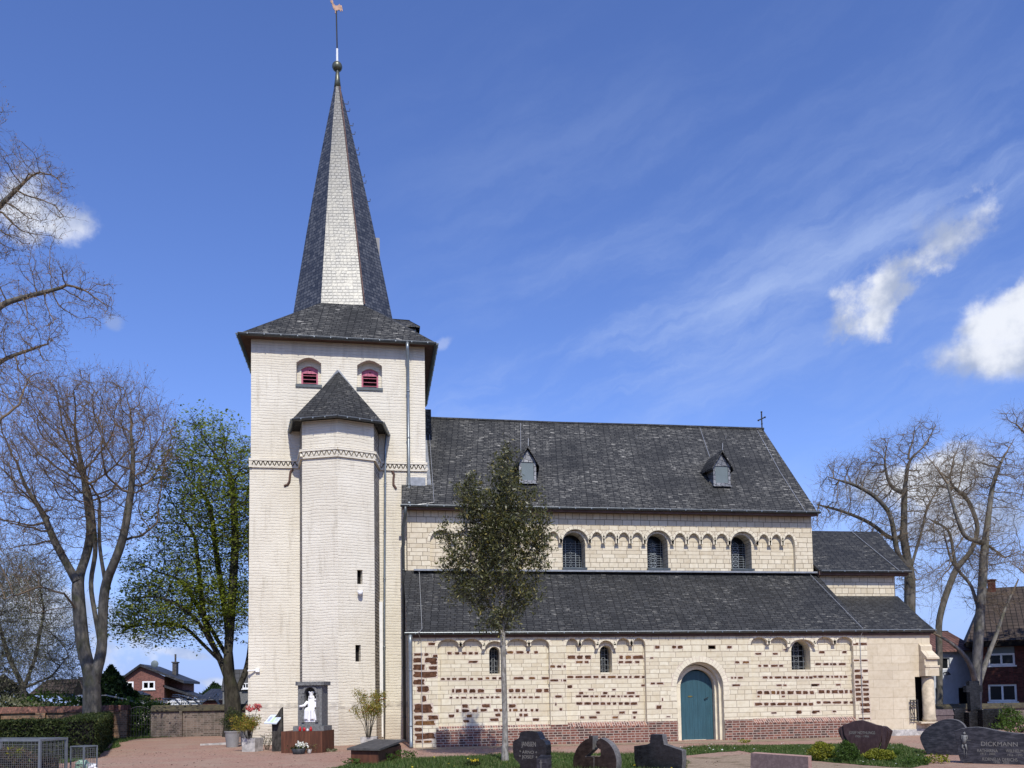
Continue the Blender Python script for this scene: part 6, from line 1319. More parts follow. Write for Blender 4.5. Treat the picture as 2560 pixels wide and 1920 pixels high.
make_tree('bare_tree', 'bare tree reaching in from the left edge with budding twigs against the sky', b, (stem, limbs), AT, 0.28, 0.006, 0.27, 2.2, 0.42, 0.045, 'bark_g', 'twig_r', (0.02, 2, 0.2, 0.5, 0.0045, 0.1, 2), budleaf(8000, 0.026, 'bud', 0.03))
# T4: pale catkin thicket behind the wall at the far left
Y = 18.0; b = at(60, 1800, Y); b.z = 0
stem = [np.array(b), np.array(at(60, 1720, Y))]
limbs = [(0,1,px3([(20,1640), (-20,1500)], Y)), (0,1,px3([(90,1640), (110,1520)], Y+0.5)), (0,1,px3([(130,1690), (170,1640)], Y-0.4))]
AT = ellipsoid_pts([(40,1520,120,120),(90,1630,110,90),(-20,1650,90,90),(150,1680,50,60),(60,1440,80,60)], 1100, Y, 2.5)
make_tree('thicket', 'tangled grey green thicket with pale young leaves at the left', b, (stem, limbs), AT, 0.16, 0.007, 0.36, 2.5, 0.45, 0.05, 'bark_g', 'bark_g', (0.03, 4, 0.35, 0.9, 0.006, 0.1, 2), crownleaf(14000, 0.045, 'lf_will', 0.15), cat='bush')
# right-hand bare trees
R3 = lambda a, b: (1960+a/2.765, 960+b/2.765)
Y = 16.0; b = at(2278, 1790, Y); b.z = 0
stem = [np.array(b)]+px3([(2275,1600), R3(870,1480), R3(870,1300)], Y)
limbs = [(0,3,px3([R3(825,1050), R3(832,750), R3(860,520), R3(900,330)], Y)), (0,3,px3([R3(780,1180), R3(740,900), R3(640,780), R3(500,700), R3(300,640)], Y-0.5)), (0,3,px3([R3(930,1100), R3(990,850), R3(1080,700)], Y+0.6)), (1,1,px3([R3(740,1080), R3(600,960), R3(440,890), R3(230,830)], Y+1)), (1,2,px3([R3(740,740), R3(690,560), R3(720,380)], Y+0.8)), (1,3,px3([R3(960,440), R3(1050,290)], Y-0.5))]
AT = ellipsoid_pts([(2220,1200,110,110),(2120,1190,80,55),(2090,1270,70,45),(2300,1090,60,45),(2200,1120,40,40),(2230,1330,110,70),(2310,1230,50,80),(2290,1450,60,60),(2040,1310,30,25)], 1250, Y, 3.6)
make_tree('bare_tree', 'wide bare tree rising behind the choir roof', b, (stem, limbs), AT, 0.30, 0.009, 0.40, 2.6, 0.42, 0.05, 'bark_g', 'twig', (0.032, 2, 0.3, 0.9, 0.0055, 0.15, 2), None)
Y = 17.5; b = at(2350, 1800, Y); b.z = 0
stem = [np.array(b)]+px3([R3(1070,1640), R3(1110,1480), R3(1190,1270)], Y); limbs = [(0,3,px3([R3(1290,1170), R3(1350,1000), R3(1280,800), R3(1140,690)], Y)), (0,3,px3([R3(1170,1180), R3(1150,1000), R3(1000,930)], Y)), (0,2,px3([R3(1010,1540), R3(900,1520)], Y))]
AT = ellipsoid_pts([(2380,1210,70,90),(2340,1330,60,70),(2400,1120,40,45),(2440,1400,60,60)], 600, Y, 2.5)
make_tree('bare_tree', 'slanting thin bare tree between choir and right houses', b, (stem, limbs), AT, 0.18, 0.008, 0.40, 2.6, 0.45, 0.05, 'bark_g', 'twig', (0.03, 3, 0.3, 0.8, 0.006, 0.15, 1), None)
Y = 6.5; b = at(2440, 1800, Y); b.z = 0
fk = np.array(at(2443, 1722, Y))
stem = [np.array(b), np.array(at(2440, 1760, Y)), fk]
limbs = [(0,2,px3([Z2(1620,620), Z2(1640,300), Z2(1660,0), R3(1390,1100), R3(1440,700)], Y)), (0,2,px3([Z2(1545,610), Z2(1440,450), Z2(1290,330), Z2(1090,225), Z2(1000,190)], Y-0.6)), (0,2,px3([Z2(1700,680), Z2(1790,420), Z2(1880,200), Z2(1950,-40), R3(1620,1350)], Y+0.4)), (1,4,px3([R3(1240,1060), R3(1170,850), R3(1130,690), R3(1060,590), R3(970,470)], Y-0.5)), (1,4,px3([R3(1530,1200), R3(1640,1150)], Y+0.5)), (1,5,px3([R3(1500,540), R3(1590,380)], Y-0.4)), (1,3,px3([R3(1290,1370), R3(1160,1250), R3(1110,1050)], Y+0.8))]
AT = ellipsoid_pts([(2480,1150,70,70),(2420,1190,80,80),(2520,1230,60,100),(2390,1300,90,80),(2460,1380,100,90),(2360,1440,60,50),(2480,1500,80,50),(2350,1170,40,50)], 900, Y, 3.0)
make_tree('bare_tree', 'knobbly pale grey tree forking low before the brick house', b, (stem, limbs), AT, 0.22, 0.007, 0.32, 2.4, 0.36, 0.045, 'bark_p2', 'twig', (0.026, 2, 0.28, 0.75, 0.005, 0.15, 2), None, flare=1.15, lm=0.6)
Y = 0.0; b = at(2760, 1900, Y); b.z = 0
stem = [np.array(b)]+px3([(2750,1600), (2730,1300)], Y); limbs = [(0,2,px3([(2660,1200), (2580,1100), (2540,1060)], Y)), (0,2,px3([(2720,1100), (2640,1000)], Y+0.5)), (0,1,px3([(2650,1480), (2570,1440), (2520,1400)], Y-0.4)), (0,1,px3([(2640,1560), (2560,1590), (2490,1600)], Y+0.3))]
AT = ellipsoid_pts([(2540,1050,45,45),(2600,1060,60,70),(2570,1200,40,60),(2560,1400,45,45),(2680,1100,120,140),(2700,1400,100,100)], 600, Y, 2.2)
make_tree('bare_tree', 'bare tree just outside the right edge with twigs reaching in', b, (stem, limbs), AT, 0.25, 0.0065, 0.28, 2.2, 0.36, 0.045, 'bark_d', 'twig', (0.022, 3, 0.25, 0.55, 0.005, 0.15, 1), None)
# young evergreen tree in front of the nave
Y = -6.6; b = gnd(1262, 1903)
Z5 = lambda a, b_: (1060+a/2.675, 1060+b_/2.675)
Y = b.y
stem = [np.array(b)]+px3([(1263,1800), (1259,1680), (1257,1590), (1255,1500), (1256,1400)], Y)
limbs = [(0,3,px3([Z5(430,1150), Z5(330,950), Z5(280,700), Z5(300,400)], Y)), (0,4,px3([Z5(560,1000), Z5(640,800)], Y+0.3)), (0,5,px3([Z5(540,700), Z5(560,400), Z5(560,190)], Y)), (0,4,px3([Z5(400,950), Z5(200,860)], Y-0.3)), (0,3,px3([Z5(600,1180), Z5(700,1100)], Y-0.2)), (0,4,px3([Z5(680,900), Z5(800,700)], Y))]
EL = [(1245,1420,90,80),(1240,1330,85,90),(1160,1380,55,60),(1130,1430,40,35),(1105,1340,22,30),(1168,1255,27,75),(1262,1225,34,100),(1268,1135,13,30),(1300,1330,55,70),(1350,1390,30,60),(1360,1330,24,60),(1330,1250,20,40),(1175,1480,60,45),(1255,1545,48,42),(1310,1490,45,45),(1220,1545,25,35),(1205,1290,45,60)]
EL = [(1245+(x-1245)*.95, y, rx*.88, ry) for x, y, rx, ry in EL]; AT = ellipsoid_pts(EL, 1300, Y, 0.95)
def leaf_yt(t, tips, N, R):
    tips = tips[np.sin(tips[:,0]*7.3+tips[:,2]*2.1)*np.cos(tips[:,1]*6.1+tips[:,2]*5.2)+NPR.uniform(-.55,.55,len(tips)) > -.28]; k = NPR.choice(len(tips), 19000); c = tips[k]+NPR.normal(0, 0.055, (len(k),3)); leaves('foliage', c, 0.054, M['lf_oak'], t, 0.34, 0.15)
make_tree('young_tree', 'slim young evergreen tree with pale flaking trunk in front of the nave', b, (stem, limbs), AT, 0.072, 0.0045, 0.16, 1.0, 0.21, 0.02, 'bark_p', 'bark_d', (0.012, 3, 0.12, 0.3, 0.003, 0.25, 1), leaf_yt, (0,0,0.1), flare=1.5)
# bleached dead shrubs on the churchyard wall
for (a0, a1, b0_, b1_, lab, n) in ((1825, 1975, 1000, 1095, 'bleached bare branches of a shrub over the wall left of the leafy tree', 9), (2075, 2170, 1025, 1095, 'bleached bare branches of a shrub beside the tower corner', 6)):
    Yb = WY+1.5; c = P1((a0+a1)/2, b1_, Yb); t = thing('dead_shrub', lab, 'shrub', (c.x, Yb, 0)); mb = MB(); S0 = 1/ (F/(Yb+29)/3.456*1.0)
    for j in range(n):
        p = Vector((random.uniform(-0.06, 0.06), random.uniform(-0.05, 0.05), 0)); pts = [p]; x = random.uniform(-1, 1)*(a1-a0)/2*S0; zt = P1(a0, b0_+random.uniform(0, 40), Yb).z
        for u in (0.5, 0.8, 1.0): pts.append(Vector((x*u+random.uniform(-.12,.12), random.uniform(-.3,.3), zt*min(1, u*1.15)+random.uniform(-.12,.08))))
        pts.append(pts[-1]+Vector((random.uniform(-.35,.35), 0, random.uniform(-.25,.05)))); mb.tube(pts, [0.05, 0.045, 0.04, 0.032, 0.02], 5)
    mb.build('branches', M['bleach'], t)

# evergreen added out of frame on the right to shade the right-hand house fronts
t = thing('shade_caster_tree', 'tall dense evergreen tree added unseen outside the right edge to cast shade', 'tree', (39.4, 8.2, 0)); C = bush_leaves((0,0,9.3), 6.2, 3.0, 6.3, 15000, .2, .12); leaves('foliage', C, .26, M['lf_thuja'], t, .5); mb = MB(); mb.tube([(0,0,0),(0,0,12)], [.4,.1], 8); mb.build('trunk', M['bark_d'], t)
# ================================================================= GRAVES AND CHURCHYARD OBJECTS
Z6 = lambda a, b: (1240+a/4.254, 1780+b/4.254)
Z7 = lambda a, b: (1760+a/4.254, 1740+b/4.254)
Z8 = lambda a, b: (2200+a/6.144, 1740+b/6.144)
Z4 = lambda a, b: (540+a/6.9125, 1700+b/6.9125)
def smooth_outline(P, n=1):
    for _ in range(n): P = [q for a, b in zip(P, P[1:]+P[:1]) for q in ((a[0]*.75+b[0]*.25, a[1]*.75+b[1]*.25), (a[0]*.25+b[0]*.75, a[1]*.25+b[1]*.75))]
    return P
def slab(name, outl, t, m, parent, y0=0.0, edge=None, bevel=0.012):
    mb = MB(); mb.prism([(a, y0, b) for a, b in outl], (0, t, 0))
    if edge is not None:
        me_n = len(mb.f); 
        for i in range(me_n): 
            if len(mb.f[i]) == 4: mb.mi[i] = 1
    o = mb.build(name, [M[m], M[edge or m]], parent)
    if bevel:
        bv = o.modifiers.new('edge', 'BEVEL'); bv.width = bevel; bv.segments = 2; bv.limit_method = 'ANGLE'; bv.angle_limit = R_(50)
    return o
def inscription(s, x, z, h, parent, m='letter', y=-0.003, wide=None):
    cu = bpy.data.curves.new('inscription', 'FONT'); cu.body = s; cu.size = h*1.38; cu.extrude = 0.0025; cu.align_x = 'CENTER'
    to = bpy.data.objects.new('inscription', cu); COL.objects.link(to); dg = bpy.context.evaluated_depsgraph_get()
    me = bpy.data.meshes.new_from_object(to.evaluated_get(dg)); bpy.data.objects.remove(to); me.materials.clear()
    xs = [v.co.x for v in me.vertices]; k = 1.0 if wide is None else wide/max(max(xs)-min(xs), 1e-3)
    me.transform(Matrix.Translation((x, y, z)) @ Matrix.Rotation(math.pi/2, 4, 'X') @ Matrix.Diagonal((k, 1, 1, 1)))
    return finish(me, 'inscription', M[m], parent)
def grave(name, label, px, Y, beta, cat='gravestone'):
    P = Plane(px, Y, beta); t = thing(name, label, cat, P.p, -beta); return t, P
B_ = R_(44)
# G1
t, P = grave('gravestone', 'black polished gravestone with narrow head and shoulders beside the young tree trunk', 1322, -10.3, B_)
o = [P(*Z6(a, b)) for a, b in ((178,420),(177,320),(195,300),(235,285),(250,262),(254,222),(275,206),(330,200),(400,202),(442,214),(456,250),(472,286),(505,300),(530,325),(535,420),(524,490),(470,545),(456,600))]+[(P(*Z6(456,600))[0], -0.03), (P(*Z6(262,600))[0], -0.03)]+[P(*Z6(a, b)) for a, b in ((262,600),(252,545),(195,500))]
slab('stone', smooth_outline(o), 0.20, 'gran_b', t, edge='gran_b')
x, z = P(*Z6(350,366)); inscription('JANSSEN', x, z, 0.105, t, wide=P(*Z6(425,366))[0]-P(*Z6(273,366))[0])
x, z = P(*Z6(345,444)); inscription('* ARNO +', x, z, 0.07, t, wide=0.46); x, z = P(*Z6(345,494)); inscription('* JOSEF +', x, z, 0.07, t, wide=0.48)
t, P = grave('grave_lantern_post', 'small dark granite post with a carved cross in front of the shouldered gravestone', 1355, -10.9, B_, 'grave post')
a, b = P(*Z6(432,495)), P(*Z6(543,495)); mb = MB(); mb.hexa([(a[0],0,-0.02),(b[0],0,-0.02),(b[0],.17,-0.02),(a[0],.17,-0.02),(a[0],0,a[1]),(b[0],0,a[1]),(b[0],.17,a[1]+0.07),(a[0],.17,a[1]+0.07)]); mb.build('post', M['gran_p'], t)
x, z = P(*Z6(478,520)); mb = MB(); mb.box(x-.008, x+.008, -0.006, -0.001, z-0.30, z+0.02); mb.box(x-.035, x+.035, -0.006, -0.001, z-0.045, z-0.032); mb.build('carved_cross', M['letter'], t)
# G2
t, P = grave('gravestone', 'round brown gravestone disc split by a cross shaped opening', 1490, -10.2, B_)
def circ(a0, a1, n=12): return [Z6(1050+232*math.cos(math.radians(a)), 545-277*math.sin(math.radians(a))) for a in np.linspace(a0, a1, n)]
Lh = [Z6(1040,640),Z6(1040,480),Z6(1000,470),Z6(955,478),Z6(952,468),Z6(985,440),Z6(1028,400),Z6(1030,254),Z6(988,254),Z6(985,285)]+circ(108, 215, 14)
Rh = [Z6(1075,640),Z6(1076,482),Z6(1110,470),Z6(1110,400),Z6(1078,380),Z6(1062,345),Z6(1068,312),Z6(1092,292)]+circ(76, -35, 16)
for H in (Lh, Rh): slab('disc_half', [P(*q) for q in H], 0.24, 'gran_br', t, edge='gran_s', bevel=0.006)
a, b = P(*Z6(960,640)), P(*Z6(1150,640)); mb = MB(); mb.box(a[0], b[0], 0.02, 0.22, -0.02, a[1]+0.35); mb.build('core', M['gran_br'], t)
mb = MB(); mb.box(a[0]-0.2, b[0]+0.2, -0.08, 0.32, -0.02, 0.06); mb.build('base', M['gran_br'], t)
# G3
t, P = grave('gravestone', 'black gravestone shaped like a broad low cross with sloping arms', 1640, -10.2, B_)
o = [P(*Z6(a, b)) for a, b in ((1465,362),(1605,345),(1634,330),(1641,242),(1662,235),(1768,238),(1786,345),(1980,410),(1984,520),(1972,640))]+[(P(*Z6(1972,640))[0]-0.12, -0.02), (P(*Z6(1560,640))[0], -0.02)]+[P(*Z6(a, b)) for a, b in ((1560,600),(1490,572),(1470,520))]
slab('stone', o, 0.22, 'gran_b', t, edge='gran_s', bevel=0.01)
# G4
t, P = grave('grave_slab', 'low mauve granite slab with rough pink edge', 1940, -12.2, R_(38), 'grave slab')
o = [P(*Z7(a, b)) for a, b in ((497,606),(1108,647),(1112,766))]; o += [(o[2][0], -0.02), (P(*Z7(490,766))[0], -0.02)]
slab('slab', o, 0.34, 'gran_sl', t, edge='gran_pk', bevel=0.004)
# G5
t, P = grave('gravestone', 'tulip shaped dark purple gravestone with fluted sides behind the golden bushes', 2165, -8.2, R_(40))
o = [P(*Z7(a, b)) for a, b in ((1472,312),(1530,292),(1600,264),(1680,255),(1760,280),(1830,306),(1886,316),(1892,400),(1878,490),(1848,560),(1800,622),(1742,690),(1640,690),(1580,570),(1530,480),(1490,420))]
slab('stone', o, 0.16, 'gran_v', t, edge='gran_v')
for k in range(3):
    f = k*0.36; A_ = [(1890,318),(1935,325),(2026-f*40,372),(2020-f*60,445),(1955-f*30,560),(1880,612),(1850,570),(1882,490)]
    slab('flute', [(a*(1-0.0), b) for a, b in [P(*Z7(1884+(x-1884)*(0.45+0.28*k), y)) for x, y in A_]], 0.05, 'gran_v', t, y0=0.03+0.055*k, bevel=0.015)
for k in range(2):
    A_ = [(1470,318),(1440,330),(1416,352),(1425,400),(1460,470),(1520,540),(1535,490),(1492,420)]
    slab('flute', [P(*Z7(1474+(x-1474)*(0.5+0.5*k), y)) for x, y in A_], 0.05, 'gran_v', t, y0=0.04+0.055*k, bevel=0.015)
a, b = P(*Z7(1600,690)), P(*Z7(1790,690)); mb = MB(); mb.box(a[0], b[0], -0.05, 0.25, -0.02, a[1]+0.01); mb.build('base', M['gran_v'], t)
x, z = P(*Z7(1680,405)); inscription('JOSEF NOTHLINGS', x, z, 0.075, t, wide=P(*Z7(1815,405))[0]-P(*Z7(1535,405))[0]); x, z = P(*Z7(1680,440)); inscription('1926 - 1996', x, z, 0.055, t, wide=0.32)
# G6
t, P = grave('gravestone', 'leaf shaped wavy grey gravestone half behind the large inscribed stone', 2360, -8.7, R_(46))
o = [P(*Z8(a, b)) for a, b in ((610,620),(680,520),(790,440),(900,384),(1000,356),(1100,354),(1200,375),(1275,430),(1320,500),(1345,620),(1320,800),(1260,1000),(800,992),(740,920),(676,810),(622,690))]
slab('stone', smooth_outline(o), 0.20, 'gran_p', t, edge='gran_s', bevel=0.01)
a, b = P(*Z8(510,1010)), P(*Z8(1300,1010)); mb = MB(); mb.box(a[0], b[0], -0.12, 0.32, -0.02, a[1]); mb.build('base', M['gran_b'], t)
# G7
t, P = grave('gravestone', 'large dark gravestone with curved top, crucifix relief and pale inscription at right edge', 2470, -11.4, R_(42))
o = [P(*Z8(a, b)) for a, b in ((1140,538),(1250,500),(1350,482),(1500,476),(1620,490),(1760,520),(1900,548),(2060,568),(2212,580),(2420,588),(2560,640),(2620,800),(2560,1200))]+[P(*Z8(a, b)) for a, b in ((1470,1180),(1440,1060),(1400,1025),(1300,1032),(1235,1000),(1205,900),(1165,700))]
slab('stone', o, 0.18, 'gran_p', t, edge='gran_s', bevel=0.012)
a, b = P(*Z8(1460,1170)), P(*Z8(2560,1190)); mb = MB(); mb.box(a[0], b[0], -0.05, 0.25, -0.02, a[1]+0.02); mb.build('base', M['gran_b'], t)
def line(s, xa, xb, yb, h): 
    p, q = P(*Z8(xa, yb)), P(*Z8(xb, yb)); inscription(s, (p[0]+q[0])/2, (p[1]+q[1])/2, h, t, wide=abs(q[0]-p[0]))
line('DICKMANN', 1555, 2115, 772, 0.10); line('KATHARINA', 1495, 1808, 862, 0.07); line('1912 - 2002', 1540, 1765, 905, 0.05); line('WILHELM', 1935, 2205, 868, 0.07); line('1916 - 1995', 1955, 2185, 925, 0.05); line('KORNELIA DERICHS', 1575, 2112, 1000, 0.075); line('1938 - 2002', 1745, 1980, 1038, 0.05)
mb = MB(); q = lambda a, b, y=-0.012: (lambda r: (r[0], y, r[1]))(P(*Z8(a, b)))
for pts in (((1300,545),(1300,600)), ((1292,800),(1292,955)), ((1330,800),(1330,955)), ((1205,680),(1400,680))): mb.tube([q(*p, -0.004) for p in pts], 0.006, 4)
mb.ball(q(1295,575), 0.03, 8); mb.tube([q(1297,600), q(1295,680), q(1290,735)], [0.035, 0.045, 0.035], 7); mb.tube([q(1262,600), q(1258,660), q(1290,690)], 0.014, 5); mb.tube([q(1330,600), q(1340,650), q(1310,690)], 0.014, 5); mb.tube([q(1275,740), q(1262,790), q(1285,815)], [0.024, 0.02, 0.012], 6); mb.tube([q(1310,740), q(1325,790), q(1335,838)], [0.024, 0.02, 0.012], 6)
mb.build('crucifix_relief', M['stone_g'], t, smooth=True)
# background graves at the right
Y = 3.0; c = P2(1590, 1200, Y); t = thing('grave_cross', 'tall black stone cross on a dark plinth before the low mossy wall', 'grave cross', (c.x, Y, 0)); L = lambda a, b: (P2(a, b, Y).x-c.x, P2(a, b, Y).z)
mb = MB(); a, b = L(1543,1205), L(1650,815); mb.box(a[0], b[0], 0, 0.2, a[1], b[1]); e0, e1 = L(1490,958), L(1690,872); mb.box(e0[0], a[0]-0.002, 0.0, 0.2, e0[1], e1[1]); mb.box(b[0]+0.002, e1[0], 0.0, 0.2, e0[1], e1[1]); mb.build('cross', M['gran_b'], t)
a, b = L(1500,1250), L(1700,1208); mb = MB(); mb.box(a[0], b[0], -0.1, 0.3, 0, b[1]); mb.build('plinth', M['gran_b'], t)
for a0, b0, t0, Y, m, nm, lab in ((1690, 1945, 1172, 2.6, 'gran_b', 'gravestone', 'broad black grave block right of the tall black cross'), (1335, 1478, 1170, 3.2, 'gran_b', 'gravestone', 'low black gravestone left of the tall black cross'), (1100, 1330, 1250, 2.0, 'gran_sl', 'stone_bench', 'low reddish stone block beside the corner column')):
    p, q = P2(a0, t0, Y), P2(b0, t0, Y); t = thing(nm, lab, 'stone bench' if nm == 'stone_bench' else 'gravestone', ((p.x+q.x)/2, Y, 0)); w = (q.x-p.x)/2
    slab('stone', [(-w, -0.02), (w, -0.02), (w*0.98, p.z*0.93), (w*0.93, p.z), (-w*0.95, p.z), (-w, p.z*0.95)], 0.3, m, t)
    if nm == 'stone_bench': mb = MB(); mb.hexa([(-w,-.03,p.z+.003),(w,-.03,p.z+.003),(w,.33,p.z+.003),(-w,.33,p.z+.003),(-w*.96,0,p.z+.22),(w*.9,0,p.z+.22),(w*.9,.3,p.z+.22),(-w*.96,.3,p.z+.22)]); mb.build('upper_stone', M['gran_sl'], t)
b0 = P2(2050, 1400, 2.0); bush('grave_shrub', 'light green shrub right of the black grave block', 'shrub', (b0.x, b0.y, 0), 0.45, 0.4, 0.85, 900, 0.05, 'lf_mid')
b0 = P2(1990, 1300, 4.5); bush('grave_shrub', 'pale wispy shrub against the low mossy wall', 'shrub', (b0.x, b0.y, 0), 0.3, 0.3, 1.0, 300, 0.05, 'lf_will')
b0 = P2(2180, 1440, 0.0); bush('grave_shrub', 'dark low planting at the right edge behind the inscribed stone', 'shrub', (b0.x, b0.y, 0), 1.0, 0.4, 0.55, 700, 0.05, 'lf_mid')
# golden and green dwarf conifers
def dwarf(lab, zx0, zx1, ztop, Y, m, n, cone, size):
    p, q = at(*Z7(zx0, 700), Y), at(*Z7(zx1, 700), Y); h = at(*Z7((zx0+zx1)/2, ztop), Y).z; r = (q.x-p.x)/2
    bush('dwarf_conifer', lab, 'shrub', ((p.x+q.x)/2, Y, 0), r, r*0.9, h, n, size, m, cone=cone, aspect=0.4, lump=0.18)
dwarf('golden yellow dwarf conifer left of the green cone bush', 1140, 1400, 490, -9.3, 'lf_gold', 2600, 0.35, 0.03)
dwarf('dense green cone shaped dwarf conifer in front of the tulip shaped stone', 1385, 1670, 480, -9.9, 'lf_mid', 4500, 0.62, 0.022)
dwarf('golden yellow dwarf conifer at the foot of the tulip shaped stone', 1725, 2025, 565, -9.8, 'lf_gold', 2400, 0.4, 0.032)
for (px, py, r, h, n, m, lab) in ((2290, 1912, .35, .16, 260, 'lf_mid', 'low green sedum patch before the leaf shaped stone'), (2345, 1909, .25, .20, 200, 'lf_gold', 'small yellowish plant before the leaf shaped stone'), (2230, 1890, .3, .18, 250, 'lf_mid', 'small green herb in the lawn right of the tulip shaped stone'), (882, 1912, .22, .16, 150, 'lf_mid', 'green weeds at the front corner of the rusty tomb'), (965, 1905, .28, .22, 220, 'lf_mid', 'leafy green weeds along the rusty tomb side'), (1010, 1898, .42, .24, 300, 'lf_mid', 'spreading green weeds at the far end of the rusty tomb'), (826, 1880, .22, .1, 120, 'lf_will', 'thin dry weeds beside the rusty shrine base'), (1862, 1858, .2, .12, 90, 'lf_gold', 'yellow weed at the foot of the brick plinth')):
    g = gnd(px, py); bush('weed_clump', lab, 'plant', (g.x, g.y, 0.0), r, r*0.7, h, n, 0.035, m, stem=False)
g = gnd(1182, 1918); t = bush('primrose', 'dark leaved primrose with yellow flowers at the lawn edge', 'flower', (g.x, g.y, 0), .2, .18, .17, 260, 0.035, 'lf_hedge', stem=False); leaves('blossom', NPR.normal(0, 0.07, (26,3))*[1,1,0.2]+[0,-0.02,0.17], 0.022, M['petal_y'], t, 1.0)
# ---------------- rusty base, shrine and statue
BS = R_(15); g = gnd(754, 1883); Pp = Plane(754, g.y, BS)
t = thing('shrine_base', 'rusty corten steel block carrying the stone shrine', 'pedestal', Pp.p, -BS)
bl, br_, zt = Pp(*Z4(1126,1260))[0], Pp(*Z4(1835,1260))[0], Pp(*Z4(1480,888))[1]; D_ = 1.2
mb = MB(); mb.box(bl, br_, 0, D_, 0.0, zt); o = mb.build('steel_box', M['corten'], t)
Wm = Matrix.Translation(Pp.p) @ Matrix.Rotation(-BS, 4, 'Z')
sx0_, sx1_ = Pp(*Z4(1362,800))[0], Pp(*Z4(1768,800))[0]; zs0 = zt; scx = (sx0_+sx1_)/2; sw = (sx1_-sx0_)/2*1.03
top = Pp(*Z4(1600,24))[1]; t2 = thing('stone_shrine', 'grey stone wayside shrine with arched niche', 'shrine', Wm @ Vector((scx, 0.30, zs0)), -BS); H = top-zs0
mb = MB(); mb.box(-sw-0.12, sw+0.10, -0.10, 0.70, 0.002, 0.15); mb.build('plinth', M['stone_g'], t2)
nh = Pp(*Z4(1570,120))[1]-zs0; nb = Pp(*Z4(1570,735))[1]-zs0; na = Pp(*Z4(1470,400))[0]-scx; nbx = Pp(*Z4(1672,400))[0]-scx
mb = MB(); ho = arch_hole(na, nbx, nb, nh-(nbx-na)/2, nh, 14); zb0, zb1 = 0.152, H-0.12
mb.wall([(-sw, zb0), (sw, zb0), (sw, zb1), (-sw, zb1)], [ho], 0.36, O=(0,0,0)); mb.face([(na-.02,0.355,nb-.02),(nbx+.02,0.355,nb-.02),(nbx+.02,0.355,nh+.02),(na-.02,0.355,nh+.02)])
mb.face([(-sw,0,zb0),(-sw,0,zb1),(-sw,.6,zb1),(-sw,.6,zb0)]); mb.face([(sw,0,zb0),(sw,.6,zb0),(sw,.6,zb1),(sw,0,zb1)]); mb.face([(-sw,.6,zb0),(-sw,.6,zb1),(sw,.6,zb1),(sw,.6,zb0)])
mb.build('body', M['stone_g'], t2)
mb = MB(); e_ = 0.06; A = arch_pts(na-e_, nbx+e_, nh-(nbx-na)/2, nh+e_, 14); Bq = arch_pts(na+0.004, nbx-0.004, nh-(nbx-na)/2, nh-0.004, 14)
for j in range(14): mb.prism([(A[j][0],-0.035,A[j][1]),(A[j+1][0],-0.035,A[j+1][1]),(Bq[j+1][0],-0.035,Bq[j+1][1]),(Bq[j][0],-0.035,Bq[j][1])], (0,0.034,0))
for x in (na-0.035, nbx+0.035): mb.tube([(x,-0.02,nb),(x,-0.02,nh-(nbx-na)/2-0.02)], 0.03, 8); mb.box(x-0.045,x+0.045,-0.05,-0.001,nh-(nbx-na)/2-0.09,nh-(nbx-na)/2-0.06); mb.box(x-0.045,x+0.045,-0.05,-0.001,nb,nb+0.05)
mb.build('arch_frame', M['stone_g'], t2)
mb = MB(); c_ = 0.07; mb.prism([(-sw-c_,-0.02,H-.118),(-sw-c_+.08,-.10,H-.118),(sw+c_-.08,-.10,H-.118),(sw+c_,-.02,H-.118),(sw+c_,.66,H-.118),(-sw-c_,.66,H-.118)], (0,0,0.118)); mb.build('cap', M['stone_g'], t2)
# statue: one carved marble figure (seated crowned woman with a child on her arm), blended into a single surface
st = thing('statue', 'white marble statue of a crowned seated woman holding a child in the niche', 'statue', t2.matrix_basis @ Vector(((na+nbx)/2, 0.075, nb)), -BS)
mb = MB(); Hs = nh-nb-0.10; k = Hs/1.0
def S(p): return (p[0]*k*1.22, p[1]*k, p[2]*k)
def tb(pts, r, n=10): mb.tube([S(p) for p in pts], [q*k for q in r], n)
mb.box(-0.19*k, 0.17*k, -0.10*k, 0.17*k, 0, 0.07*k)
mb.hexa([S(p) for p in ((-.18,-.10,.05),(.165,-.10,.05),(.165,.15,.05),(-.18,.15,.05),(-.14,-.08,.40),(.13,-.08,.40),(.12,.12,.42),(-.13,.12,.42))])
tb([(0,.04,.36),(0,.04,.55),(0,.05,.68)], [.125,.115,.10]); tb([(0,.05,.66),(0,.04,.74)], [.075,.045])
tb([(-.09,-.02,.40),(-.09,-.11,.36),(-.10,-.10,.10)], [.075,.07,.075]); tb([(.07,-.02,.40),(.07,-.11,.37),(.07,-.10,.10)], [.075,.07,.075])
for x in (-.12,-.05,.02,.09,.14): tb([(x*.8,-.10,.36),(x*1.05,-.115,.2),(x*1.15,-.11,.06)], [.018,.022,.026], 6)
mb.ball(S((-.005,.03,.775)), .062*k, 12, sz=1.2); tb([(0,.06,.80),(0,.09,.66)], [.075,.09]); tb([(-.05,.04,.82),(-.07,.06,.68)], [.03,.035]); tb([(.05,.04,.82),(.07,.06,.68)], [.03,.035])
mb.ball(S((-.006,-.035,.77)), .013*k, 6); mb.lathe(S((0,.04,.83)), [(.058*k,0),(.066*k,.05*k),(.078*k,.11*k)], 12)
for j in range(6): a = j*1.047; mb.ball(S((.072*math.cos(a), .04+.072*math.sin(a), .945)), .022*k, 6)
tb([(-.10,.02,.64),(-.15,-.08,.53),(-.22,-.15,.50)], [.05,.045,.036]); mb.ball(S((-.235,-.155,.505)), .034*k, 8); tb([(-.235,-.155,.505),(-.275,-.165,.515)], [.022,.014], 6)
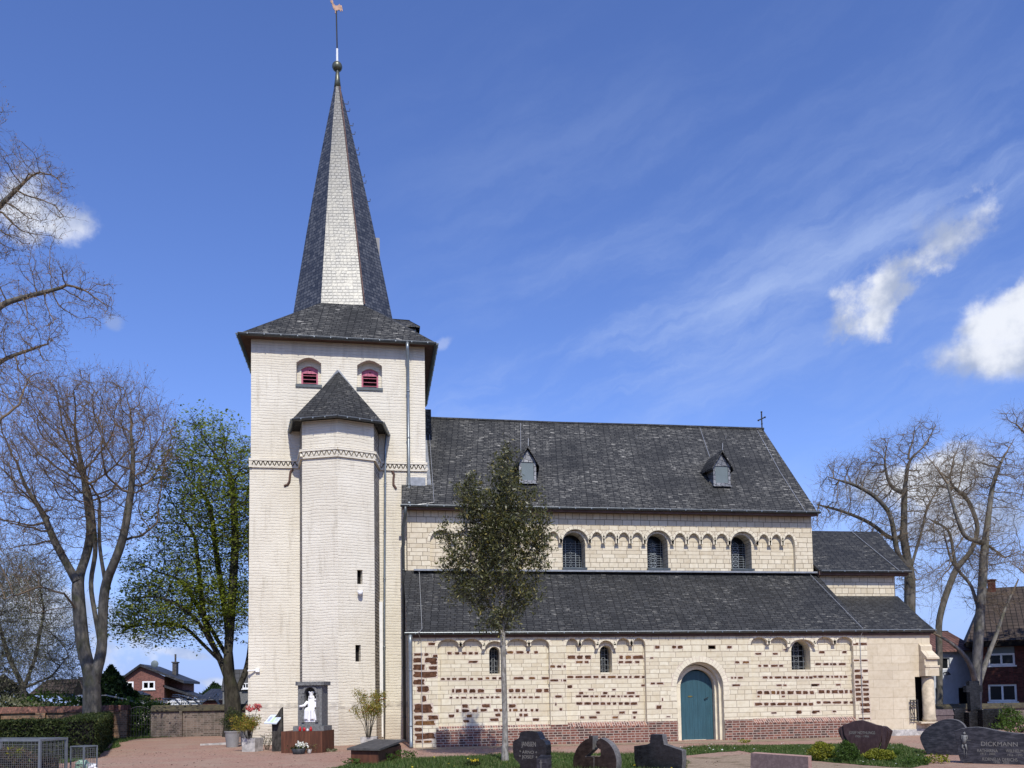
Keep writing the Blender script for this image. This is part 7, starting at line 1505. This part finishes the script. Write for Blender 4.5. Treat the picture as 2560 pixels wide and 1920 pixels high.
tb([(.11,.04,.64),(.17,-.02,.54),(.13,-.08,.47)], [.045,.045,.03]); tb([(.13,-.04,.50),(.14,-.03,.62)], [.055,.05]); mb.ball(S((.145,-.035,.70)), .045*k, 10); tb([(.13,-.06,.50),(.10,-.11,.44),(.12,-.12,.38)], [.032,.028,.02], 8); tb([(.16,-.04,.60),(.18,-.08,.55)], [.02,.016], 6)
fig = mb.build('figure', M['marble'], st, smooth=True, uv=False); rm = fig.modifiers.new('blend', 'REMESH'); rm.mode = 'VOXEL'; rm.voxel_size = 0.010; rm.use_smooth_shade = True
sm = fig.modifiers.new('soft', 'SMOOTH'); sm.factor = 0.5; sm.iterations = 2
# grave candles
for (zx, m, h_, lab) in ((1432, 'red_gl', .15, 'leftmost red grave candle before the shrine'), (1508, 'red_gl', .14, 'middle red grave candle with black lid'), (1566, 'bag_w', .085, 'small white grave candle between the red ones'), (1622, 'red_gl', .14, 'rightmost red grave candle before the shrine')):
    x = Pp(*Z4(zx, 860))[0]; c = thing('grave_candle', lab, 'candle', Wm @ Vector((x, 0.09, zt)), -BS, 'candles before the shrine'); r = 0.038 if h_ > .1 else .034
    mb = MB(); mb.lathe((0,0,0), [(r*.8,0),(r*1.1,.02),(r*1.15,h_*.5),(r*.9,h_*.78),(r*.55,h_*.86)], 12); mb.build('glass_body', M[m], c, smooth=True)
    mb = MB(); mb.lathe((0,0,h_*.86), [(r*.7,0),(r*.72,h_*.06),(r*.4,h_*.13),(r*.1,h_*.15)], 10); mb.build('lid', M['bag_k' if zx == 1508 else m], c, smooth=True)
def petals_on(t, c, r, n, m, size, h=0.3): leaves('blossom', np.array(c)+NPR.normal(0, 1, (n,3))*[r, r*.8, r*h], size, M[m], t, 1.0)
g = gnd(*Z4(1430,1283)); t = thing('flower_bowl', 'dark plastic bowl of white flowers before the rusty base', 'planter', (g.x, g.y, 0)); mb = MB(); mb.lathe((0,0,0), [(.155,0),(.175,.03),(.215,.17),(.20,.175),(.19,.15)], 20); mb.build('bowl', M['potd'], t, smooth=True)
leaves('foliage', NPR.normal(0, 1, (300,3))*[.12,.10,.04]+[0,0,.2], .03, M['lf_hedge'], t); petals_on(t, (.07,-.04,.27), .075, 170, 'petal', .024, .55)
g = gnd(*Z4(1612,1275)); t = thing('flower_pot', 'small pale pot with wispy grass and one white flower', 'planter', (g.x, g.y, 0)); mb = MB(); mb.lathe((0,0,0), [(.055,0),(.075,.14),(.068,.14)], 14); mb.build('pot', M['conc'], t, smooth=True)
leaves('foliage', NPR.normal(0, 1, (110,3))*[.08,.06,.05]+[.07,0,.2], .045, M['brush'], t, .15); mb = MB(); mb.ball((-.03,0,.2), .035, 8); mb.build('blossom', M['petal'], t)
# lectern
g = gnd(*Z4(1050,1238)); bl_ = R_(8); Pl = Plane(Z4(1050,1238)[0], g.y, bl_); t = thing('info_lectern', 'dark weathered wooden post carrying a slanted information panel', 'sign', Pl.p, -bl_)
q = lambda a, b: (lambda r: (r[0], 0.0, r[1]))(Pl(*Z4(a, b)))
mb = MB(); mb.prism([q(965,1244), q(1120,1244), q(1150,1000), q(1146,620), q(1142,470), q(1110,500), q(1050,600), q(962,690), q(968,900)], (0, .14, 0)); mb.build('post', M['oak'], t)
pl_ = [q(935,600), q(1148,602), q(1075,745), q(860,740)]; P4 = [(pl_[0][0],.10,pl_[0][2]),(pl_[1][0],.10,pl_[1][2]),(pl_[2][0],-.22,pl_[2][2]),(pl_[3][0],-.22,pl_[3][2])]
mb = MB(); mb.prism([Vector(p) for p in P4], (0,.012,-.03)); po = mb.build('panel', M['panel'], t)
V4 = [Vector(p) for p in P4]; nn = (V4[1]-V4[0]).cross(V4[3]-V4[0]).normalized(); nn = nn if nn.z > 0 else -nn
def patch(name, u0, u1, v0, v1, m):
    f = lambda u, v: (V4[0].lerp(V4[1], u)).lerp(V4[3].lerp(V4[2], u), v)+nn*0.004
    mb = MB(); mb.face([f(u0,v0), f(u0,v1), f(u1,v1), f(u1,v0)]); mb.build(name, m, po)
M['pr1'] = mat('print_lilac', m_flat((.36,.38,.55), .1)); M['pr2'] = mat('print_green', m_flat((.48,.60,.36), .1))
patch('picture', .12, .30, .25, .80, M['pr1']); patch('map', .42, .62, .3, .9, M['pr2'])
for j in range(4): patch('text_line', .68, .9, .3+.12*j, .33+.12*j, M['pr1'])
# grey pots and planters
def nandina(t, h0, h1, w, n, seed=0, stems=9, m='lf_nan'):
    mb = MB(); tips = []
    for j in range(stems):
        a = random.uniform(0, 6.283); r = random.uniform(.2, 1)*w; p1 = (math.cos(a)*.06, math.sin(a)*.06, h0); p3_ = (math.cos(a)*r, math.sin(a)*r*.8, h1*random.uniform(.65, 1)); p2 = (p3_[0]*.35, p3_[1]*.35, (h0*0.6+p3_[2]*0.4)); mb.tube([p1, p2, p3_], [.012, .01, .005], 5); tips.append((p2, p3_))
    mb.build('stem', M['bark_d'], t); C = []
    for p2, p3_ in tips:
        k = n//stems; u = NPR.uniform(0, 1, k)[:,None]**0.55*.75+.4; C.append(np.array(p2)*(1-u)+np.array(p3_)*u+NPR.normal(0, 1, (k,3))*[.09,.08,.05])
    leaves('foliage', np.concatenate(C), .045, M[m], t, .22, .3)
g = gnd(*Z4(283,1162)); t = thing('flower_pot', 'large round grey pot with dense dark green conifer', 'planter', (g.x, g.y, 0)); s_ = (Z4(415,0)[0]-Z4(150,0)[0])/2*(g.y+29)/F; hp_ = at(*Z4(283,880), g.y).z
mb = MB(); mb.lathe((0,0,0), [(s_*.72,0),(s_*.92,hp_-.06),(s_*.96,hp_-.06),(s_,hp_-.03),(s_,hp_),(s_*.9,hp_),(s_*.88,hp_-.08)], 24); mb.build('pot', M['potg'], t, smooth=False)
C = bush_leaves((.02,0,hp_+.36), .37, .32, .44, 2600, .3); C[:,0] *= 1.15-.35*np.clip((C[:,2]-hp_)/.8, 0, 1); leaves('foliage', C[C[:,2] > hp_-.04], .032, M['lf_hedge'], t, .3)
g2 = gnd(*Z4(500,1140)); t = thing('flower_pot', 'grey pot half hidden behind the round pot and the square planter', 'planter', (g2.x+0.02, g2.y+.15, 0)); mb = MB(); hp2 = at(*Z4(500,815), g2.y+.15).z; mb.lathe((0,0,0), [(.17,0),(.22,hp2-.05),(.235,hp2-.03),(.235,hp2),(.2,hp2),(.19,hp2-.06)], 20); mb.build('pot', M['potg'], t)
C = bush_leaves((-.02,.05,hp2+.18), .26, .24, .3, 900, .3); leaves('foliage', C[C[:,2] > hp2-.03], .035, M['lf_mid'], t, .4)
def sqplanter(lab, zx, wx, conv, Yg, top_px, beta, m='conc'):
    Pq = Plane(conv(*zx)[0], Yg, beta); t = thing('square_planter', lab, 'planter', Pq.p, -beta); return t, Pq
g = gnd(*Z4(560,1243)); t, Pq = sqplanter('pale stained square planter with yellow leaved bamboo like shrub and pink blossoms', (560,1243), 0, Z4, g.y, 0, R_(24)); w2 = .24; hh = at(*Z4(520,1010), g.y).z
mb = MB(); mb.hexa([(-w2*.95,0,0),(w2*.95,0,0),(w2*.95,.48,0),(-w2*.95,.48,0),(-w2,-.01,hh),(w2,-.01,hh),(w2,.5,hh),(-w2,.5,hh)]); mb.build('tub', M['conc'], t); nandina(t, hh, 1.15, .48, 2200, stems=12)
pk = [at(*Z4(715,462), g.y), at(*Z4(575,490), g.y)]; Wi = (Matrix.Translation(Pq.p) @ Matrix.Rotation(-R_(24), 4, 'Z')).inverted()
for p in pk: q_ = Wi @ p; petals_on(t, q_, .055, 60, 'petal_p', .045, .8); mb = MB(); mb.tube([(0,.2,hh), (q_.x*.6,q_.y*.6,(hh+q_.z)/2), q_], .008, 4); mb.build('stem', M['bark_d'], t)
Z9 = lambda a, b: (640+a/4.809, 1640+b/4.809)
g = at(*Z9(1352,1085), 0.2); hh = at(*Z9(1352,975), 0.2).z; t, Pq = sqplanter('weathered square planter with tall nandina leaning on the stair turret', (1352,1085), 0, Z9, 0.2, 0, R_(6)); w2 = .27
mb = MB(); mb.hexa([(-w2*.9,0,0),(w2*.9,0,0),(w2*.9,.5,0),(-w2*.9,.5,0),(-w2,-.01,hh),(w2,-.01,hh),(w2,.52,hh),(-w2,.52,hh)]); mb.build('tub', M['conc'], t); nandina(t, hh, 1.80, .52, 2800, stems=14)
g = gnd(*Z4(880,1215)); t = thing('potted_shrub', 'thin leafless shrub with sparse grey leaves between planter and lectern', 'shrub', (g.x-.03, g.y+.25, 0)); mb = MB(); tp = []
for j in range(12):
    a = random.uniform(-1, 1)*.3; z_ = random.uniform(.35, .75); mb.tube([(a*.2,0,0),(a*.6,random.uniform(-.08,.08),z_*.6),(a,random.uniform(-.1,.1),z_)], [.008,.006,.003], 4); tp += [(a*.8,0,z_*.8),(a,0,z_),(a*.5,0,z_*.5)]
mb.build('stem', M['bark_d'], t); leaves('foliage', np.array(tp*6)+NPR.normal(0, .05, (len(tp)*6,3)), .03, M['lf_hedge'], t, .3)
g = gnd(*Z4(90,1120)); t = thing('stone_slab', 'flat grey stone slab lying on the gravel by the round pot', 'slab', (g.x+.05, g.y, 0)); mb = MB(); mb.prism([(-.75,-.25,.006),(.55,-.2,.006),(.6,.35,.006),(.1,.4,.006)], (0,0,.06)); mb.build('slab', M['conc'], t)
# low steel tomb with a slate lid
A_, B2, C2 = gnd(*Z9(1468,1305)), gnd(*Z9(1142,1298)), gnd(*Z9(1815,1203)); u = (B2-A_); v = (C2-A_).normalized()*2.3; h_ = 0.36; t = thing('steel_tomb', 'low rusty steel tomb box with overhanging dark slate lid', 'tomb', A_)
mb = MB(); b4 = [Vector((0,0,0)), v, u+v, u]; mb.prism([p+Vector((0,0,h_-.02)) for p in b4], (0,0,-h_)); mb.build('box', M['corten'], t)
uu, vv = u.normalized(), v.normalized(); o_ = .09; l4 = [-uu*o_-vv*o_, v-uu*o_+vv*o_, u+v+uu*o_+vv*o_, u+uu*o_-vv*o_]; mb = MB(); mb.prism([p+Vector((0,0,h_+.04+(.10 if i in (1,2) else 0))) for i, p in enumerate(l4)], (0,0,-.05)); mb.build('lid', M['slabd'], t)
mb = MB(); mb.prism([p*0.96+Vector((.0,.02,h_+.03)) for p in b4], (0,0,-.045)); mb.build('lid_support', M['black'], t)
# wire bins at the lower left
Z10 = lambda a, b: (a/6.506, 1680+b/6.506)
def wirebin(name, label, corner, Y, beta, wl, wr, h, bar, filled):
    p = at(*corner, Y); t = thing(name, label, 'bin', (p.x, p.y, 0), -beta)     # local origin at the near corner; left side along -x, right side along +y
    x0, y1 = -wl, wr; f = MB()
    for (x, y) in ((0,0),(x0,0),(0,y1),(x0,y1)): f.box(x-bar, x+bar, y-bar, y+bar, 0, h-bar*2-.001)
    for z in (h-bar,):
        f.box(x0-bar, bar, -bar, bar, z-bar, z+bar); f.box(x0-bar, bar, y1-bar, y1+bar, z-bar, z+bar); f.box(-bar, bar, bar+.001, y1-bar-.001, z-bar, z+bar); f.box(x0-bar, x0+bar, bar+.001, y1-bar-.001, z-bar, z+bar)
    f.build('frame', M['steel'], t)
    def net(P, U, n1, n2, m_):
        w = MB(); L_ = Vector(U).length; 
        for j in range(n1+1): q = Vector(P)+Vector(U)*j/n1; w.tube([q, q+Vector((0,0,h-.06))], .0035, 4)
        for j in range(n2+1): z = (h-.06)*j/n2; w.tube([Vector(P)+Vector((0,0,z)), Vector(P)+Vector(U)+Vector((0,0,z))], .0035, 4)
        w.build('wire_mesh', M['wirem'], t)
    d = .05; net((x0,0,0), (wl,0,0), int(wl/d), int(h/d), 0); net((0,0,0), (0,wr,0), int(wr/d), int(h/d), 0); net((x0,y1,0), (wl,0,0), int(wl/d/2), int(h/d/2), 0)
    return t
t = wirebin('wire_bin', 'large galvanised wire mesh bin full of brown garden cuttings', Z10(650,1300), -9.6, R_(24), 1.7, 0.72, 0.93, 0.022, True)
C = np.c_[NPR.uniform(-1.64, -.06, 7000), NPR.uniform(.05, .68, 7000), NPR.uniform(0, .62, 7000)]; C[:,2] += .12*np.sin(C[:,0]*4)*(C[:,2] > .4)
leaves('cuttings', C, .055, M['brush'], t, .18); mb = MB(); mb.box(-1.6, -.1, .12, .62, .01, .5); mb.build('cuttings_heap', M['black'], t)
C = NPR.normal(0, 1, (50,3))*[.09,.06,.07]+[-.65,.06,.66]; leaves('green_sprig', C, .05, M['lf_gold'], t, .3)
t2_ = wirebin('wire_bin', 'smaller wire mesh bin with green and white plastic rubbish', Z10(1360,1300), -8.6, R_(34), 0.40, 0.34, 0.72, 0.012, True)
for (c_, r_2, m, lab) in (((-.22,.15,.28), .15, 'bag_g', 'crumpled pale green plastic bag in the smaller wire bin'), ((-.06,.24,.22), .13, 'bag_w', 'crumpled white plastic bag in the smaller wire bin'), ((-.18,.18,.10), .12, 'bag_k', 'black rubbish bag at the bottom of the smaller wire bin'), ((-.14,.05,.20), .055, 'red_gl', 'red plastic candle cup in the smaller wire bin')):
    w = t2_.matrix_basis @ Vector(c_); o = thing('plastic_bag' if m != 'red_gl' else 'candle_cup', lab, 'bag' if m != 'red_gl' else 'cup', w)
    mb = MB()
    n = 14; rows_ = 9; rr = [[r_2*(1+random.uniform(-.25,.2)) for _ in range(n)] for _ in range(rows_)]
    i0 = len(mb.v)
    for j in range(rows_):
        ph = math.pi*(j+.3)/(rows_-.4)
        for q2 in range(n): a = 6.283*q2/n; mb.v.append((rr[j][q2]*math.sin(ph)*math.cos(a), rr[j][q2]*math.sin(ph)*math.sin(a), -rr[j][q2]*math.cos(ph)*.9))
    for j in range(rows_-1):
        for q2 in range(n): mb.f.append([i0+j*n+q2, i0+j*n+(q2+1)%n, i0+(j+1)*n+(q2+1)%n, i0+(j+1)*n+q2]); mb.mi.append(0)
    mb.build('crumpled_film' if m != 'red_gl' else 'cup', M[m], o)
# kinds that come more than once share a group phrase
GROUPS = {'bare_tree': 'bare trees round the churchyard', 'gravestone': 'gravestones in the churchyard', 'clipped_hedge': 'clipped hedges on the left', 'brick_wall': 'old churchyard walls', 'gate_pier': 'piers of the garden gate', 'garage': 'flat garages beyond the wall', 'brick_house': 'brick houses round the churchyard', 'spruce': 'distant spruces', 'garden_bush': 'bushes beyond the wall', 'dwarf_conifer': 'dwarf conifers on the graves', 'weed_clump': 'weeds at the edges', 'grave_shrub': 'shrubs on the right graves', 'flower_pot': 'pots by the tower', 'square_planter': 'square planters by the tower', 'wire_bin': 'wire bins at the lower left', 'plastic_bag': 'rubbish bags in the small bin', 'dead_shrub': 'bleached shrubs over the wall'}
for o in list(COL.objects):
    n_ = o.name.split('.')[0]
    if 'category' in o and 'group' not in o and n_ in GROUPS: o['group'] = GROUPS[n_]
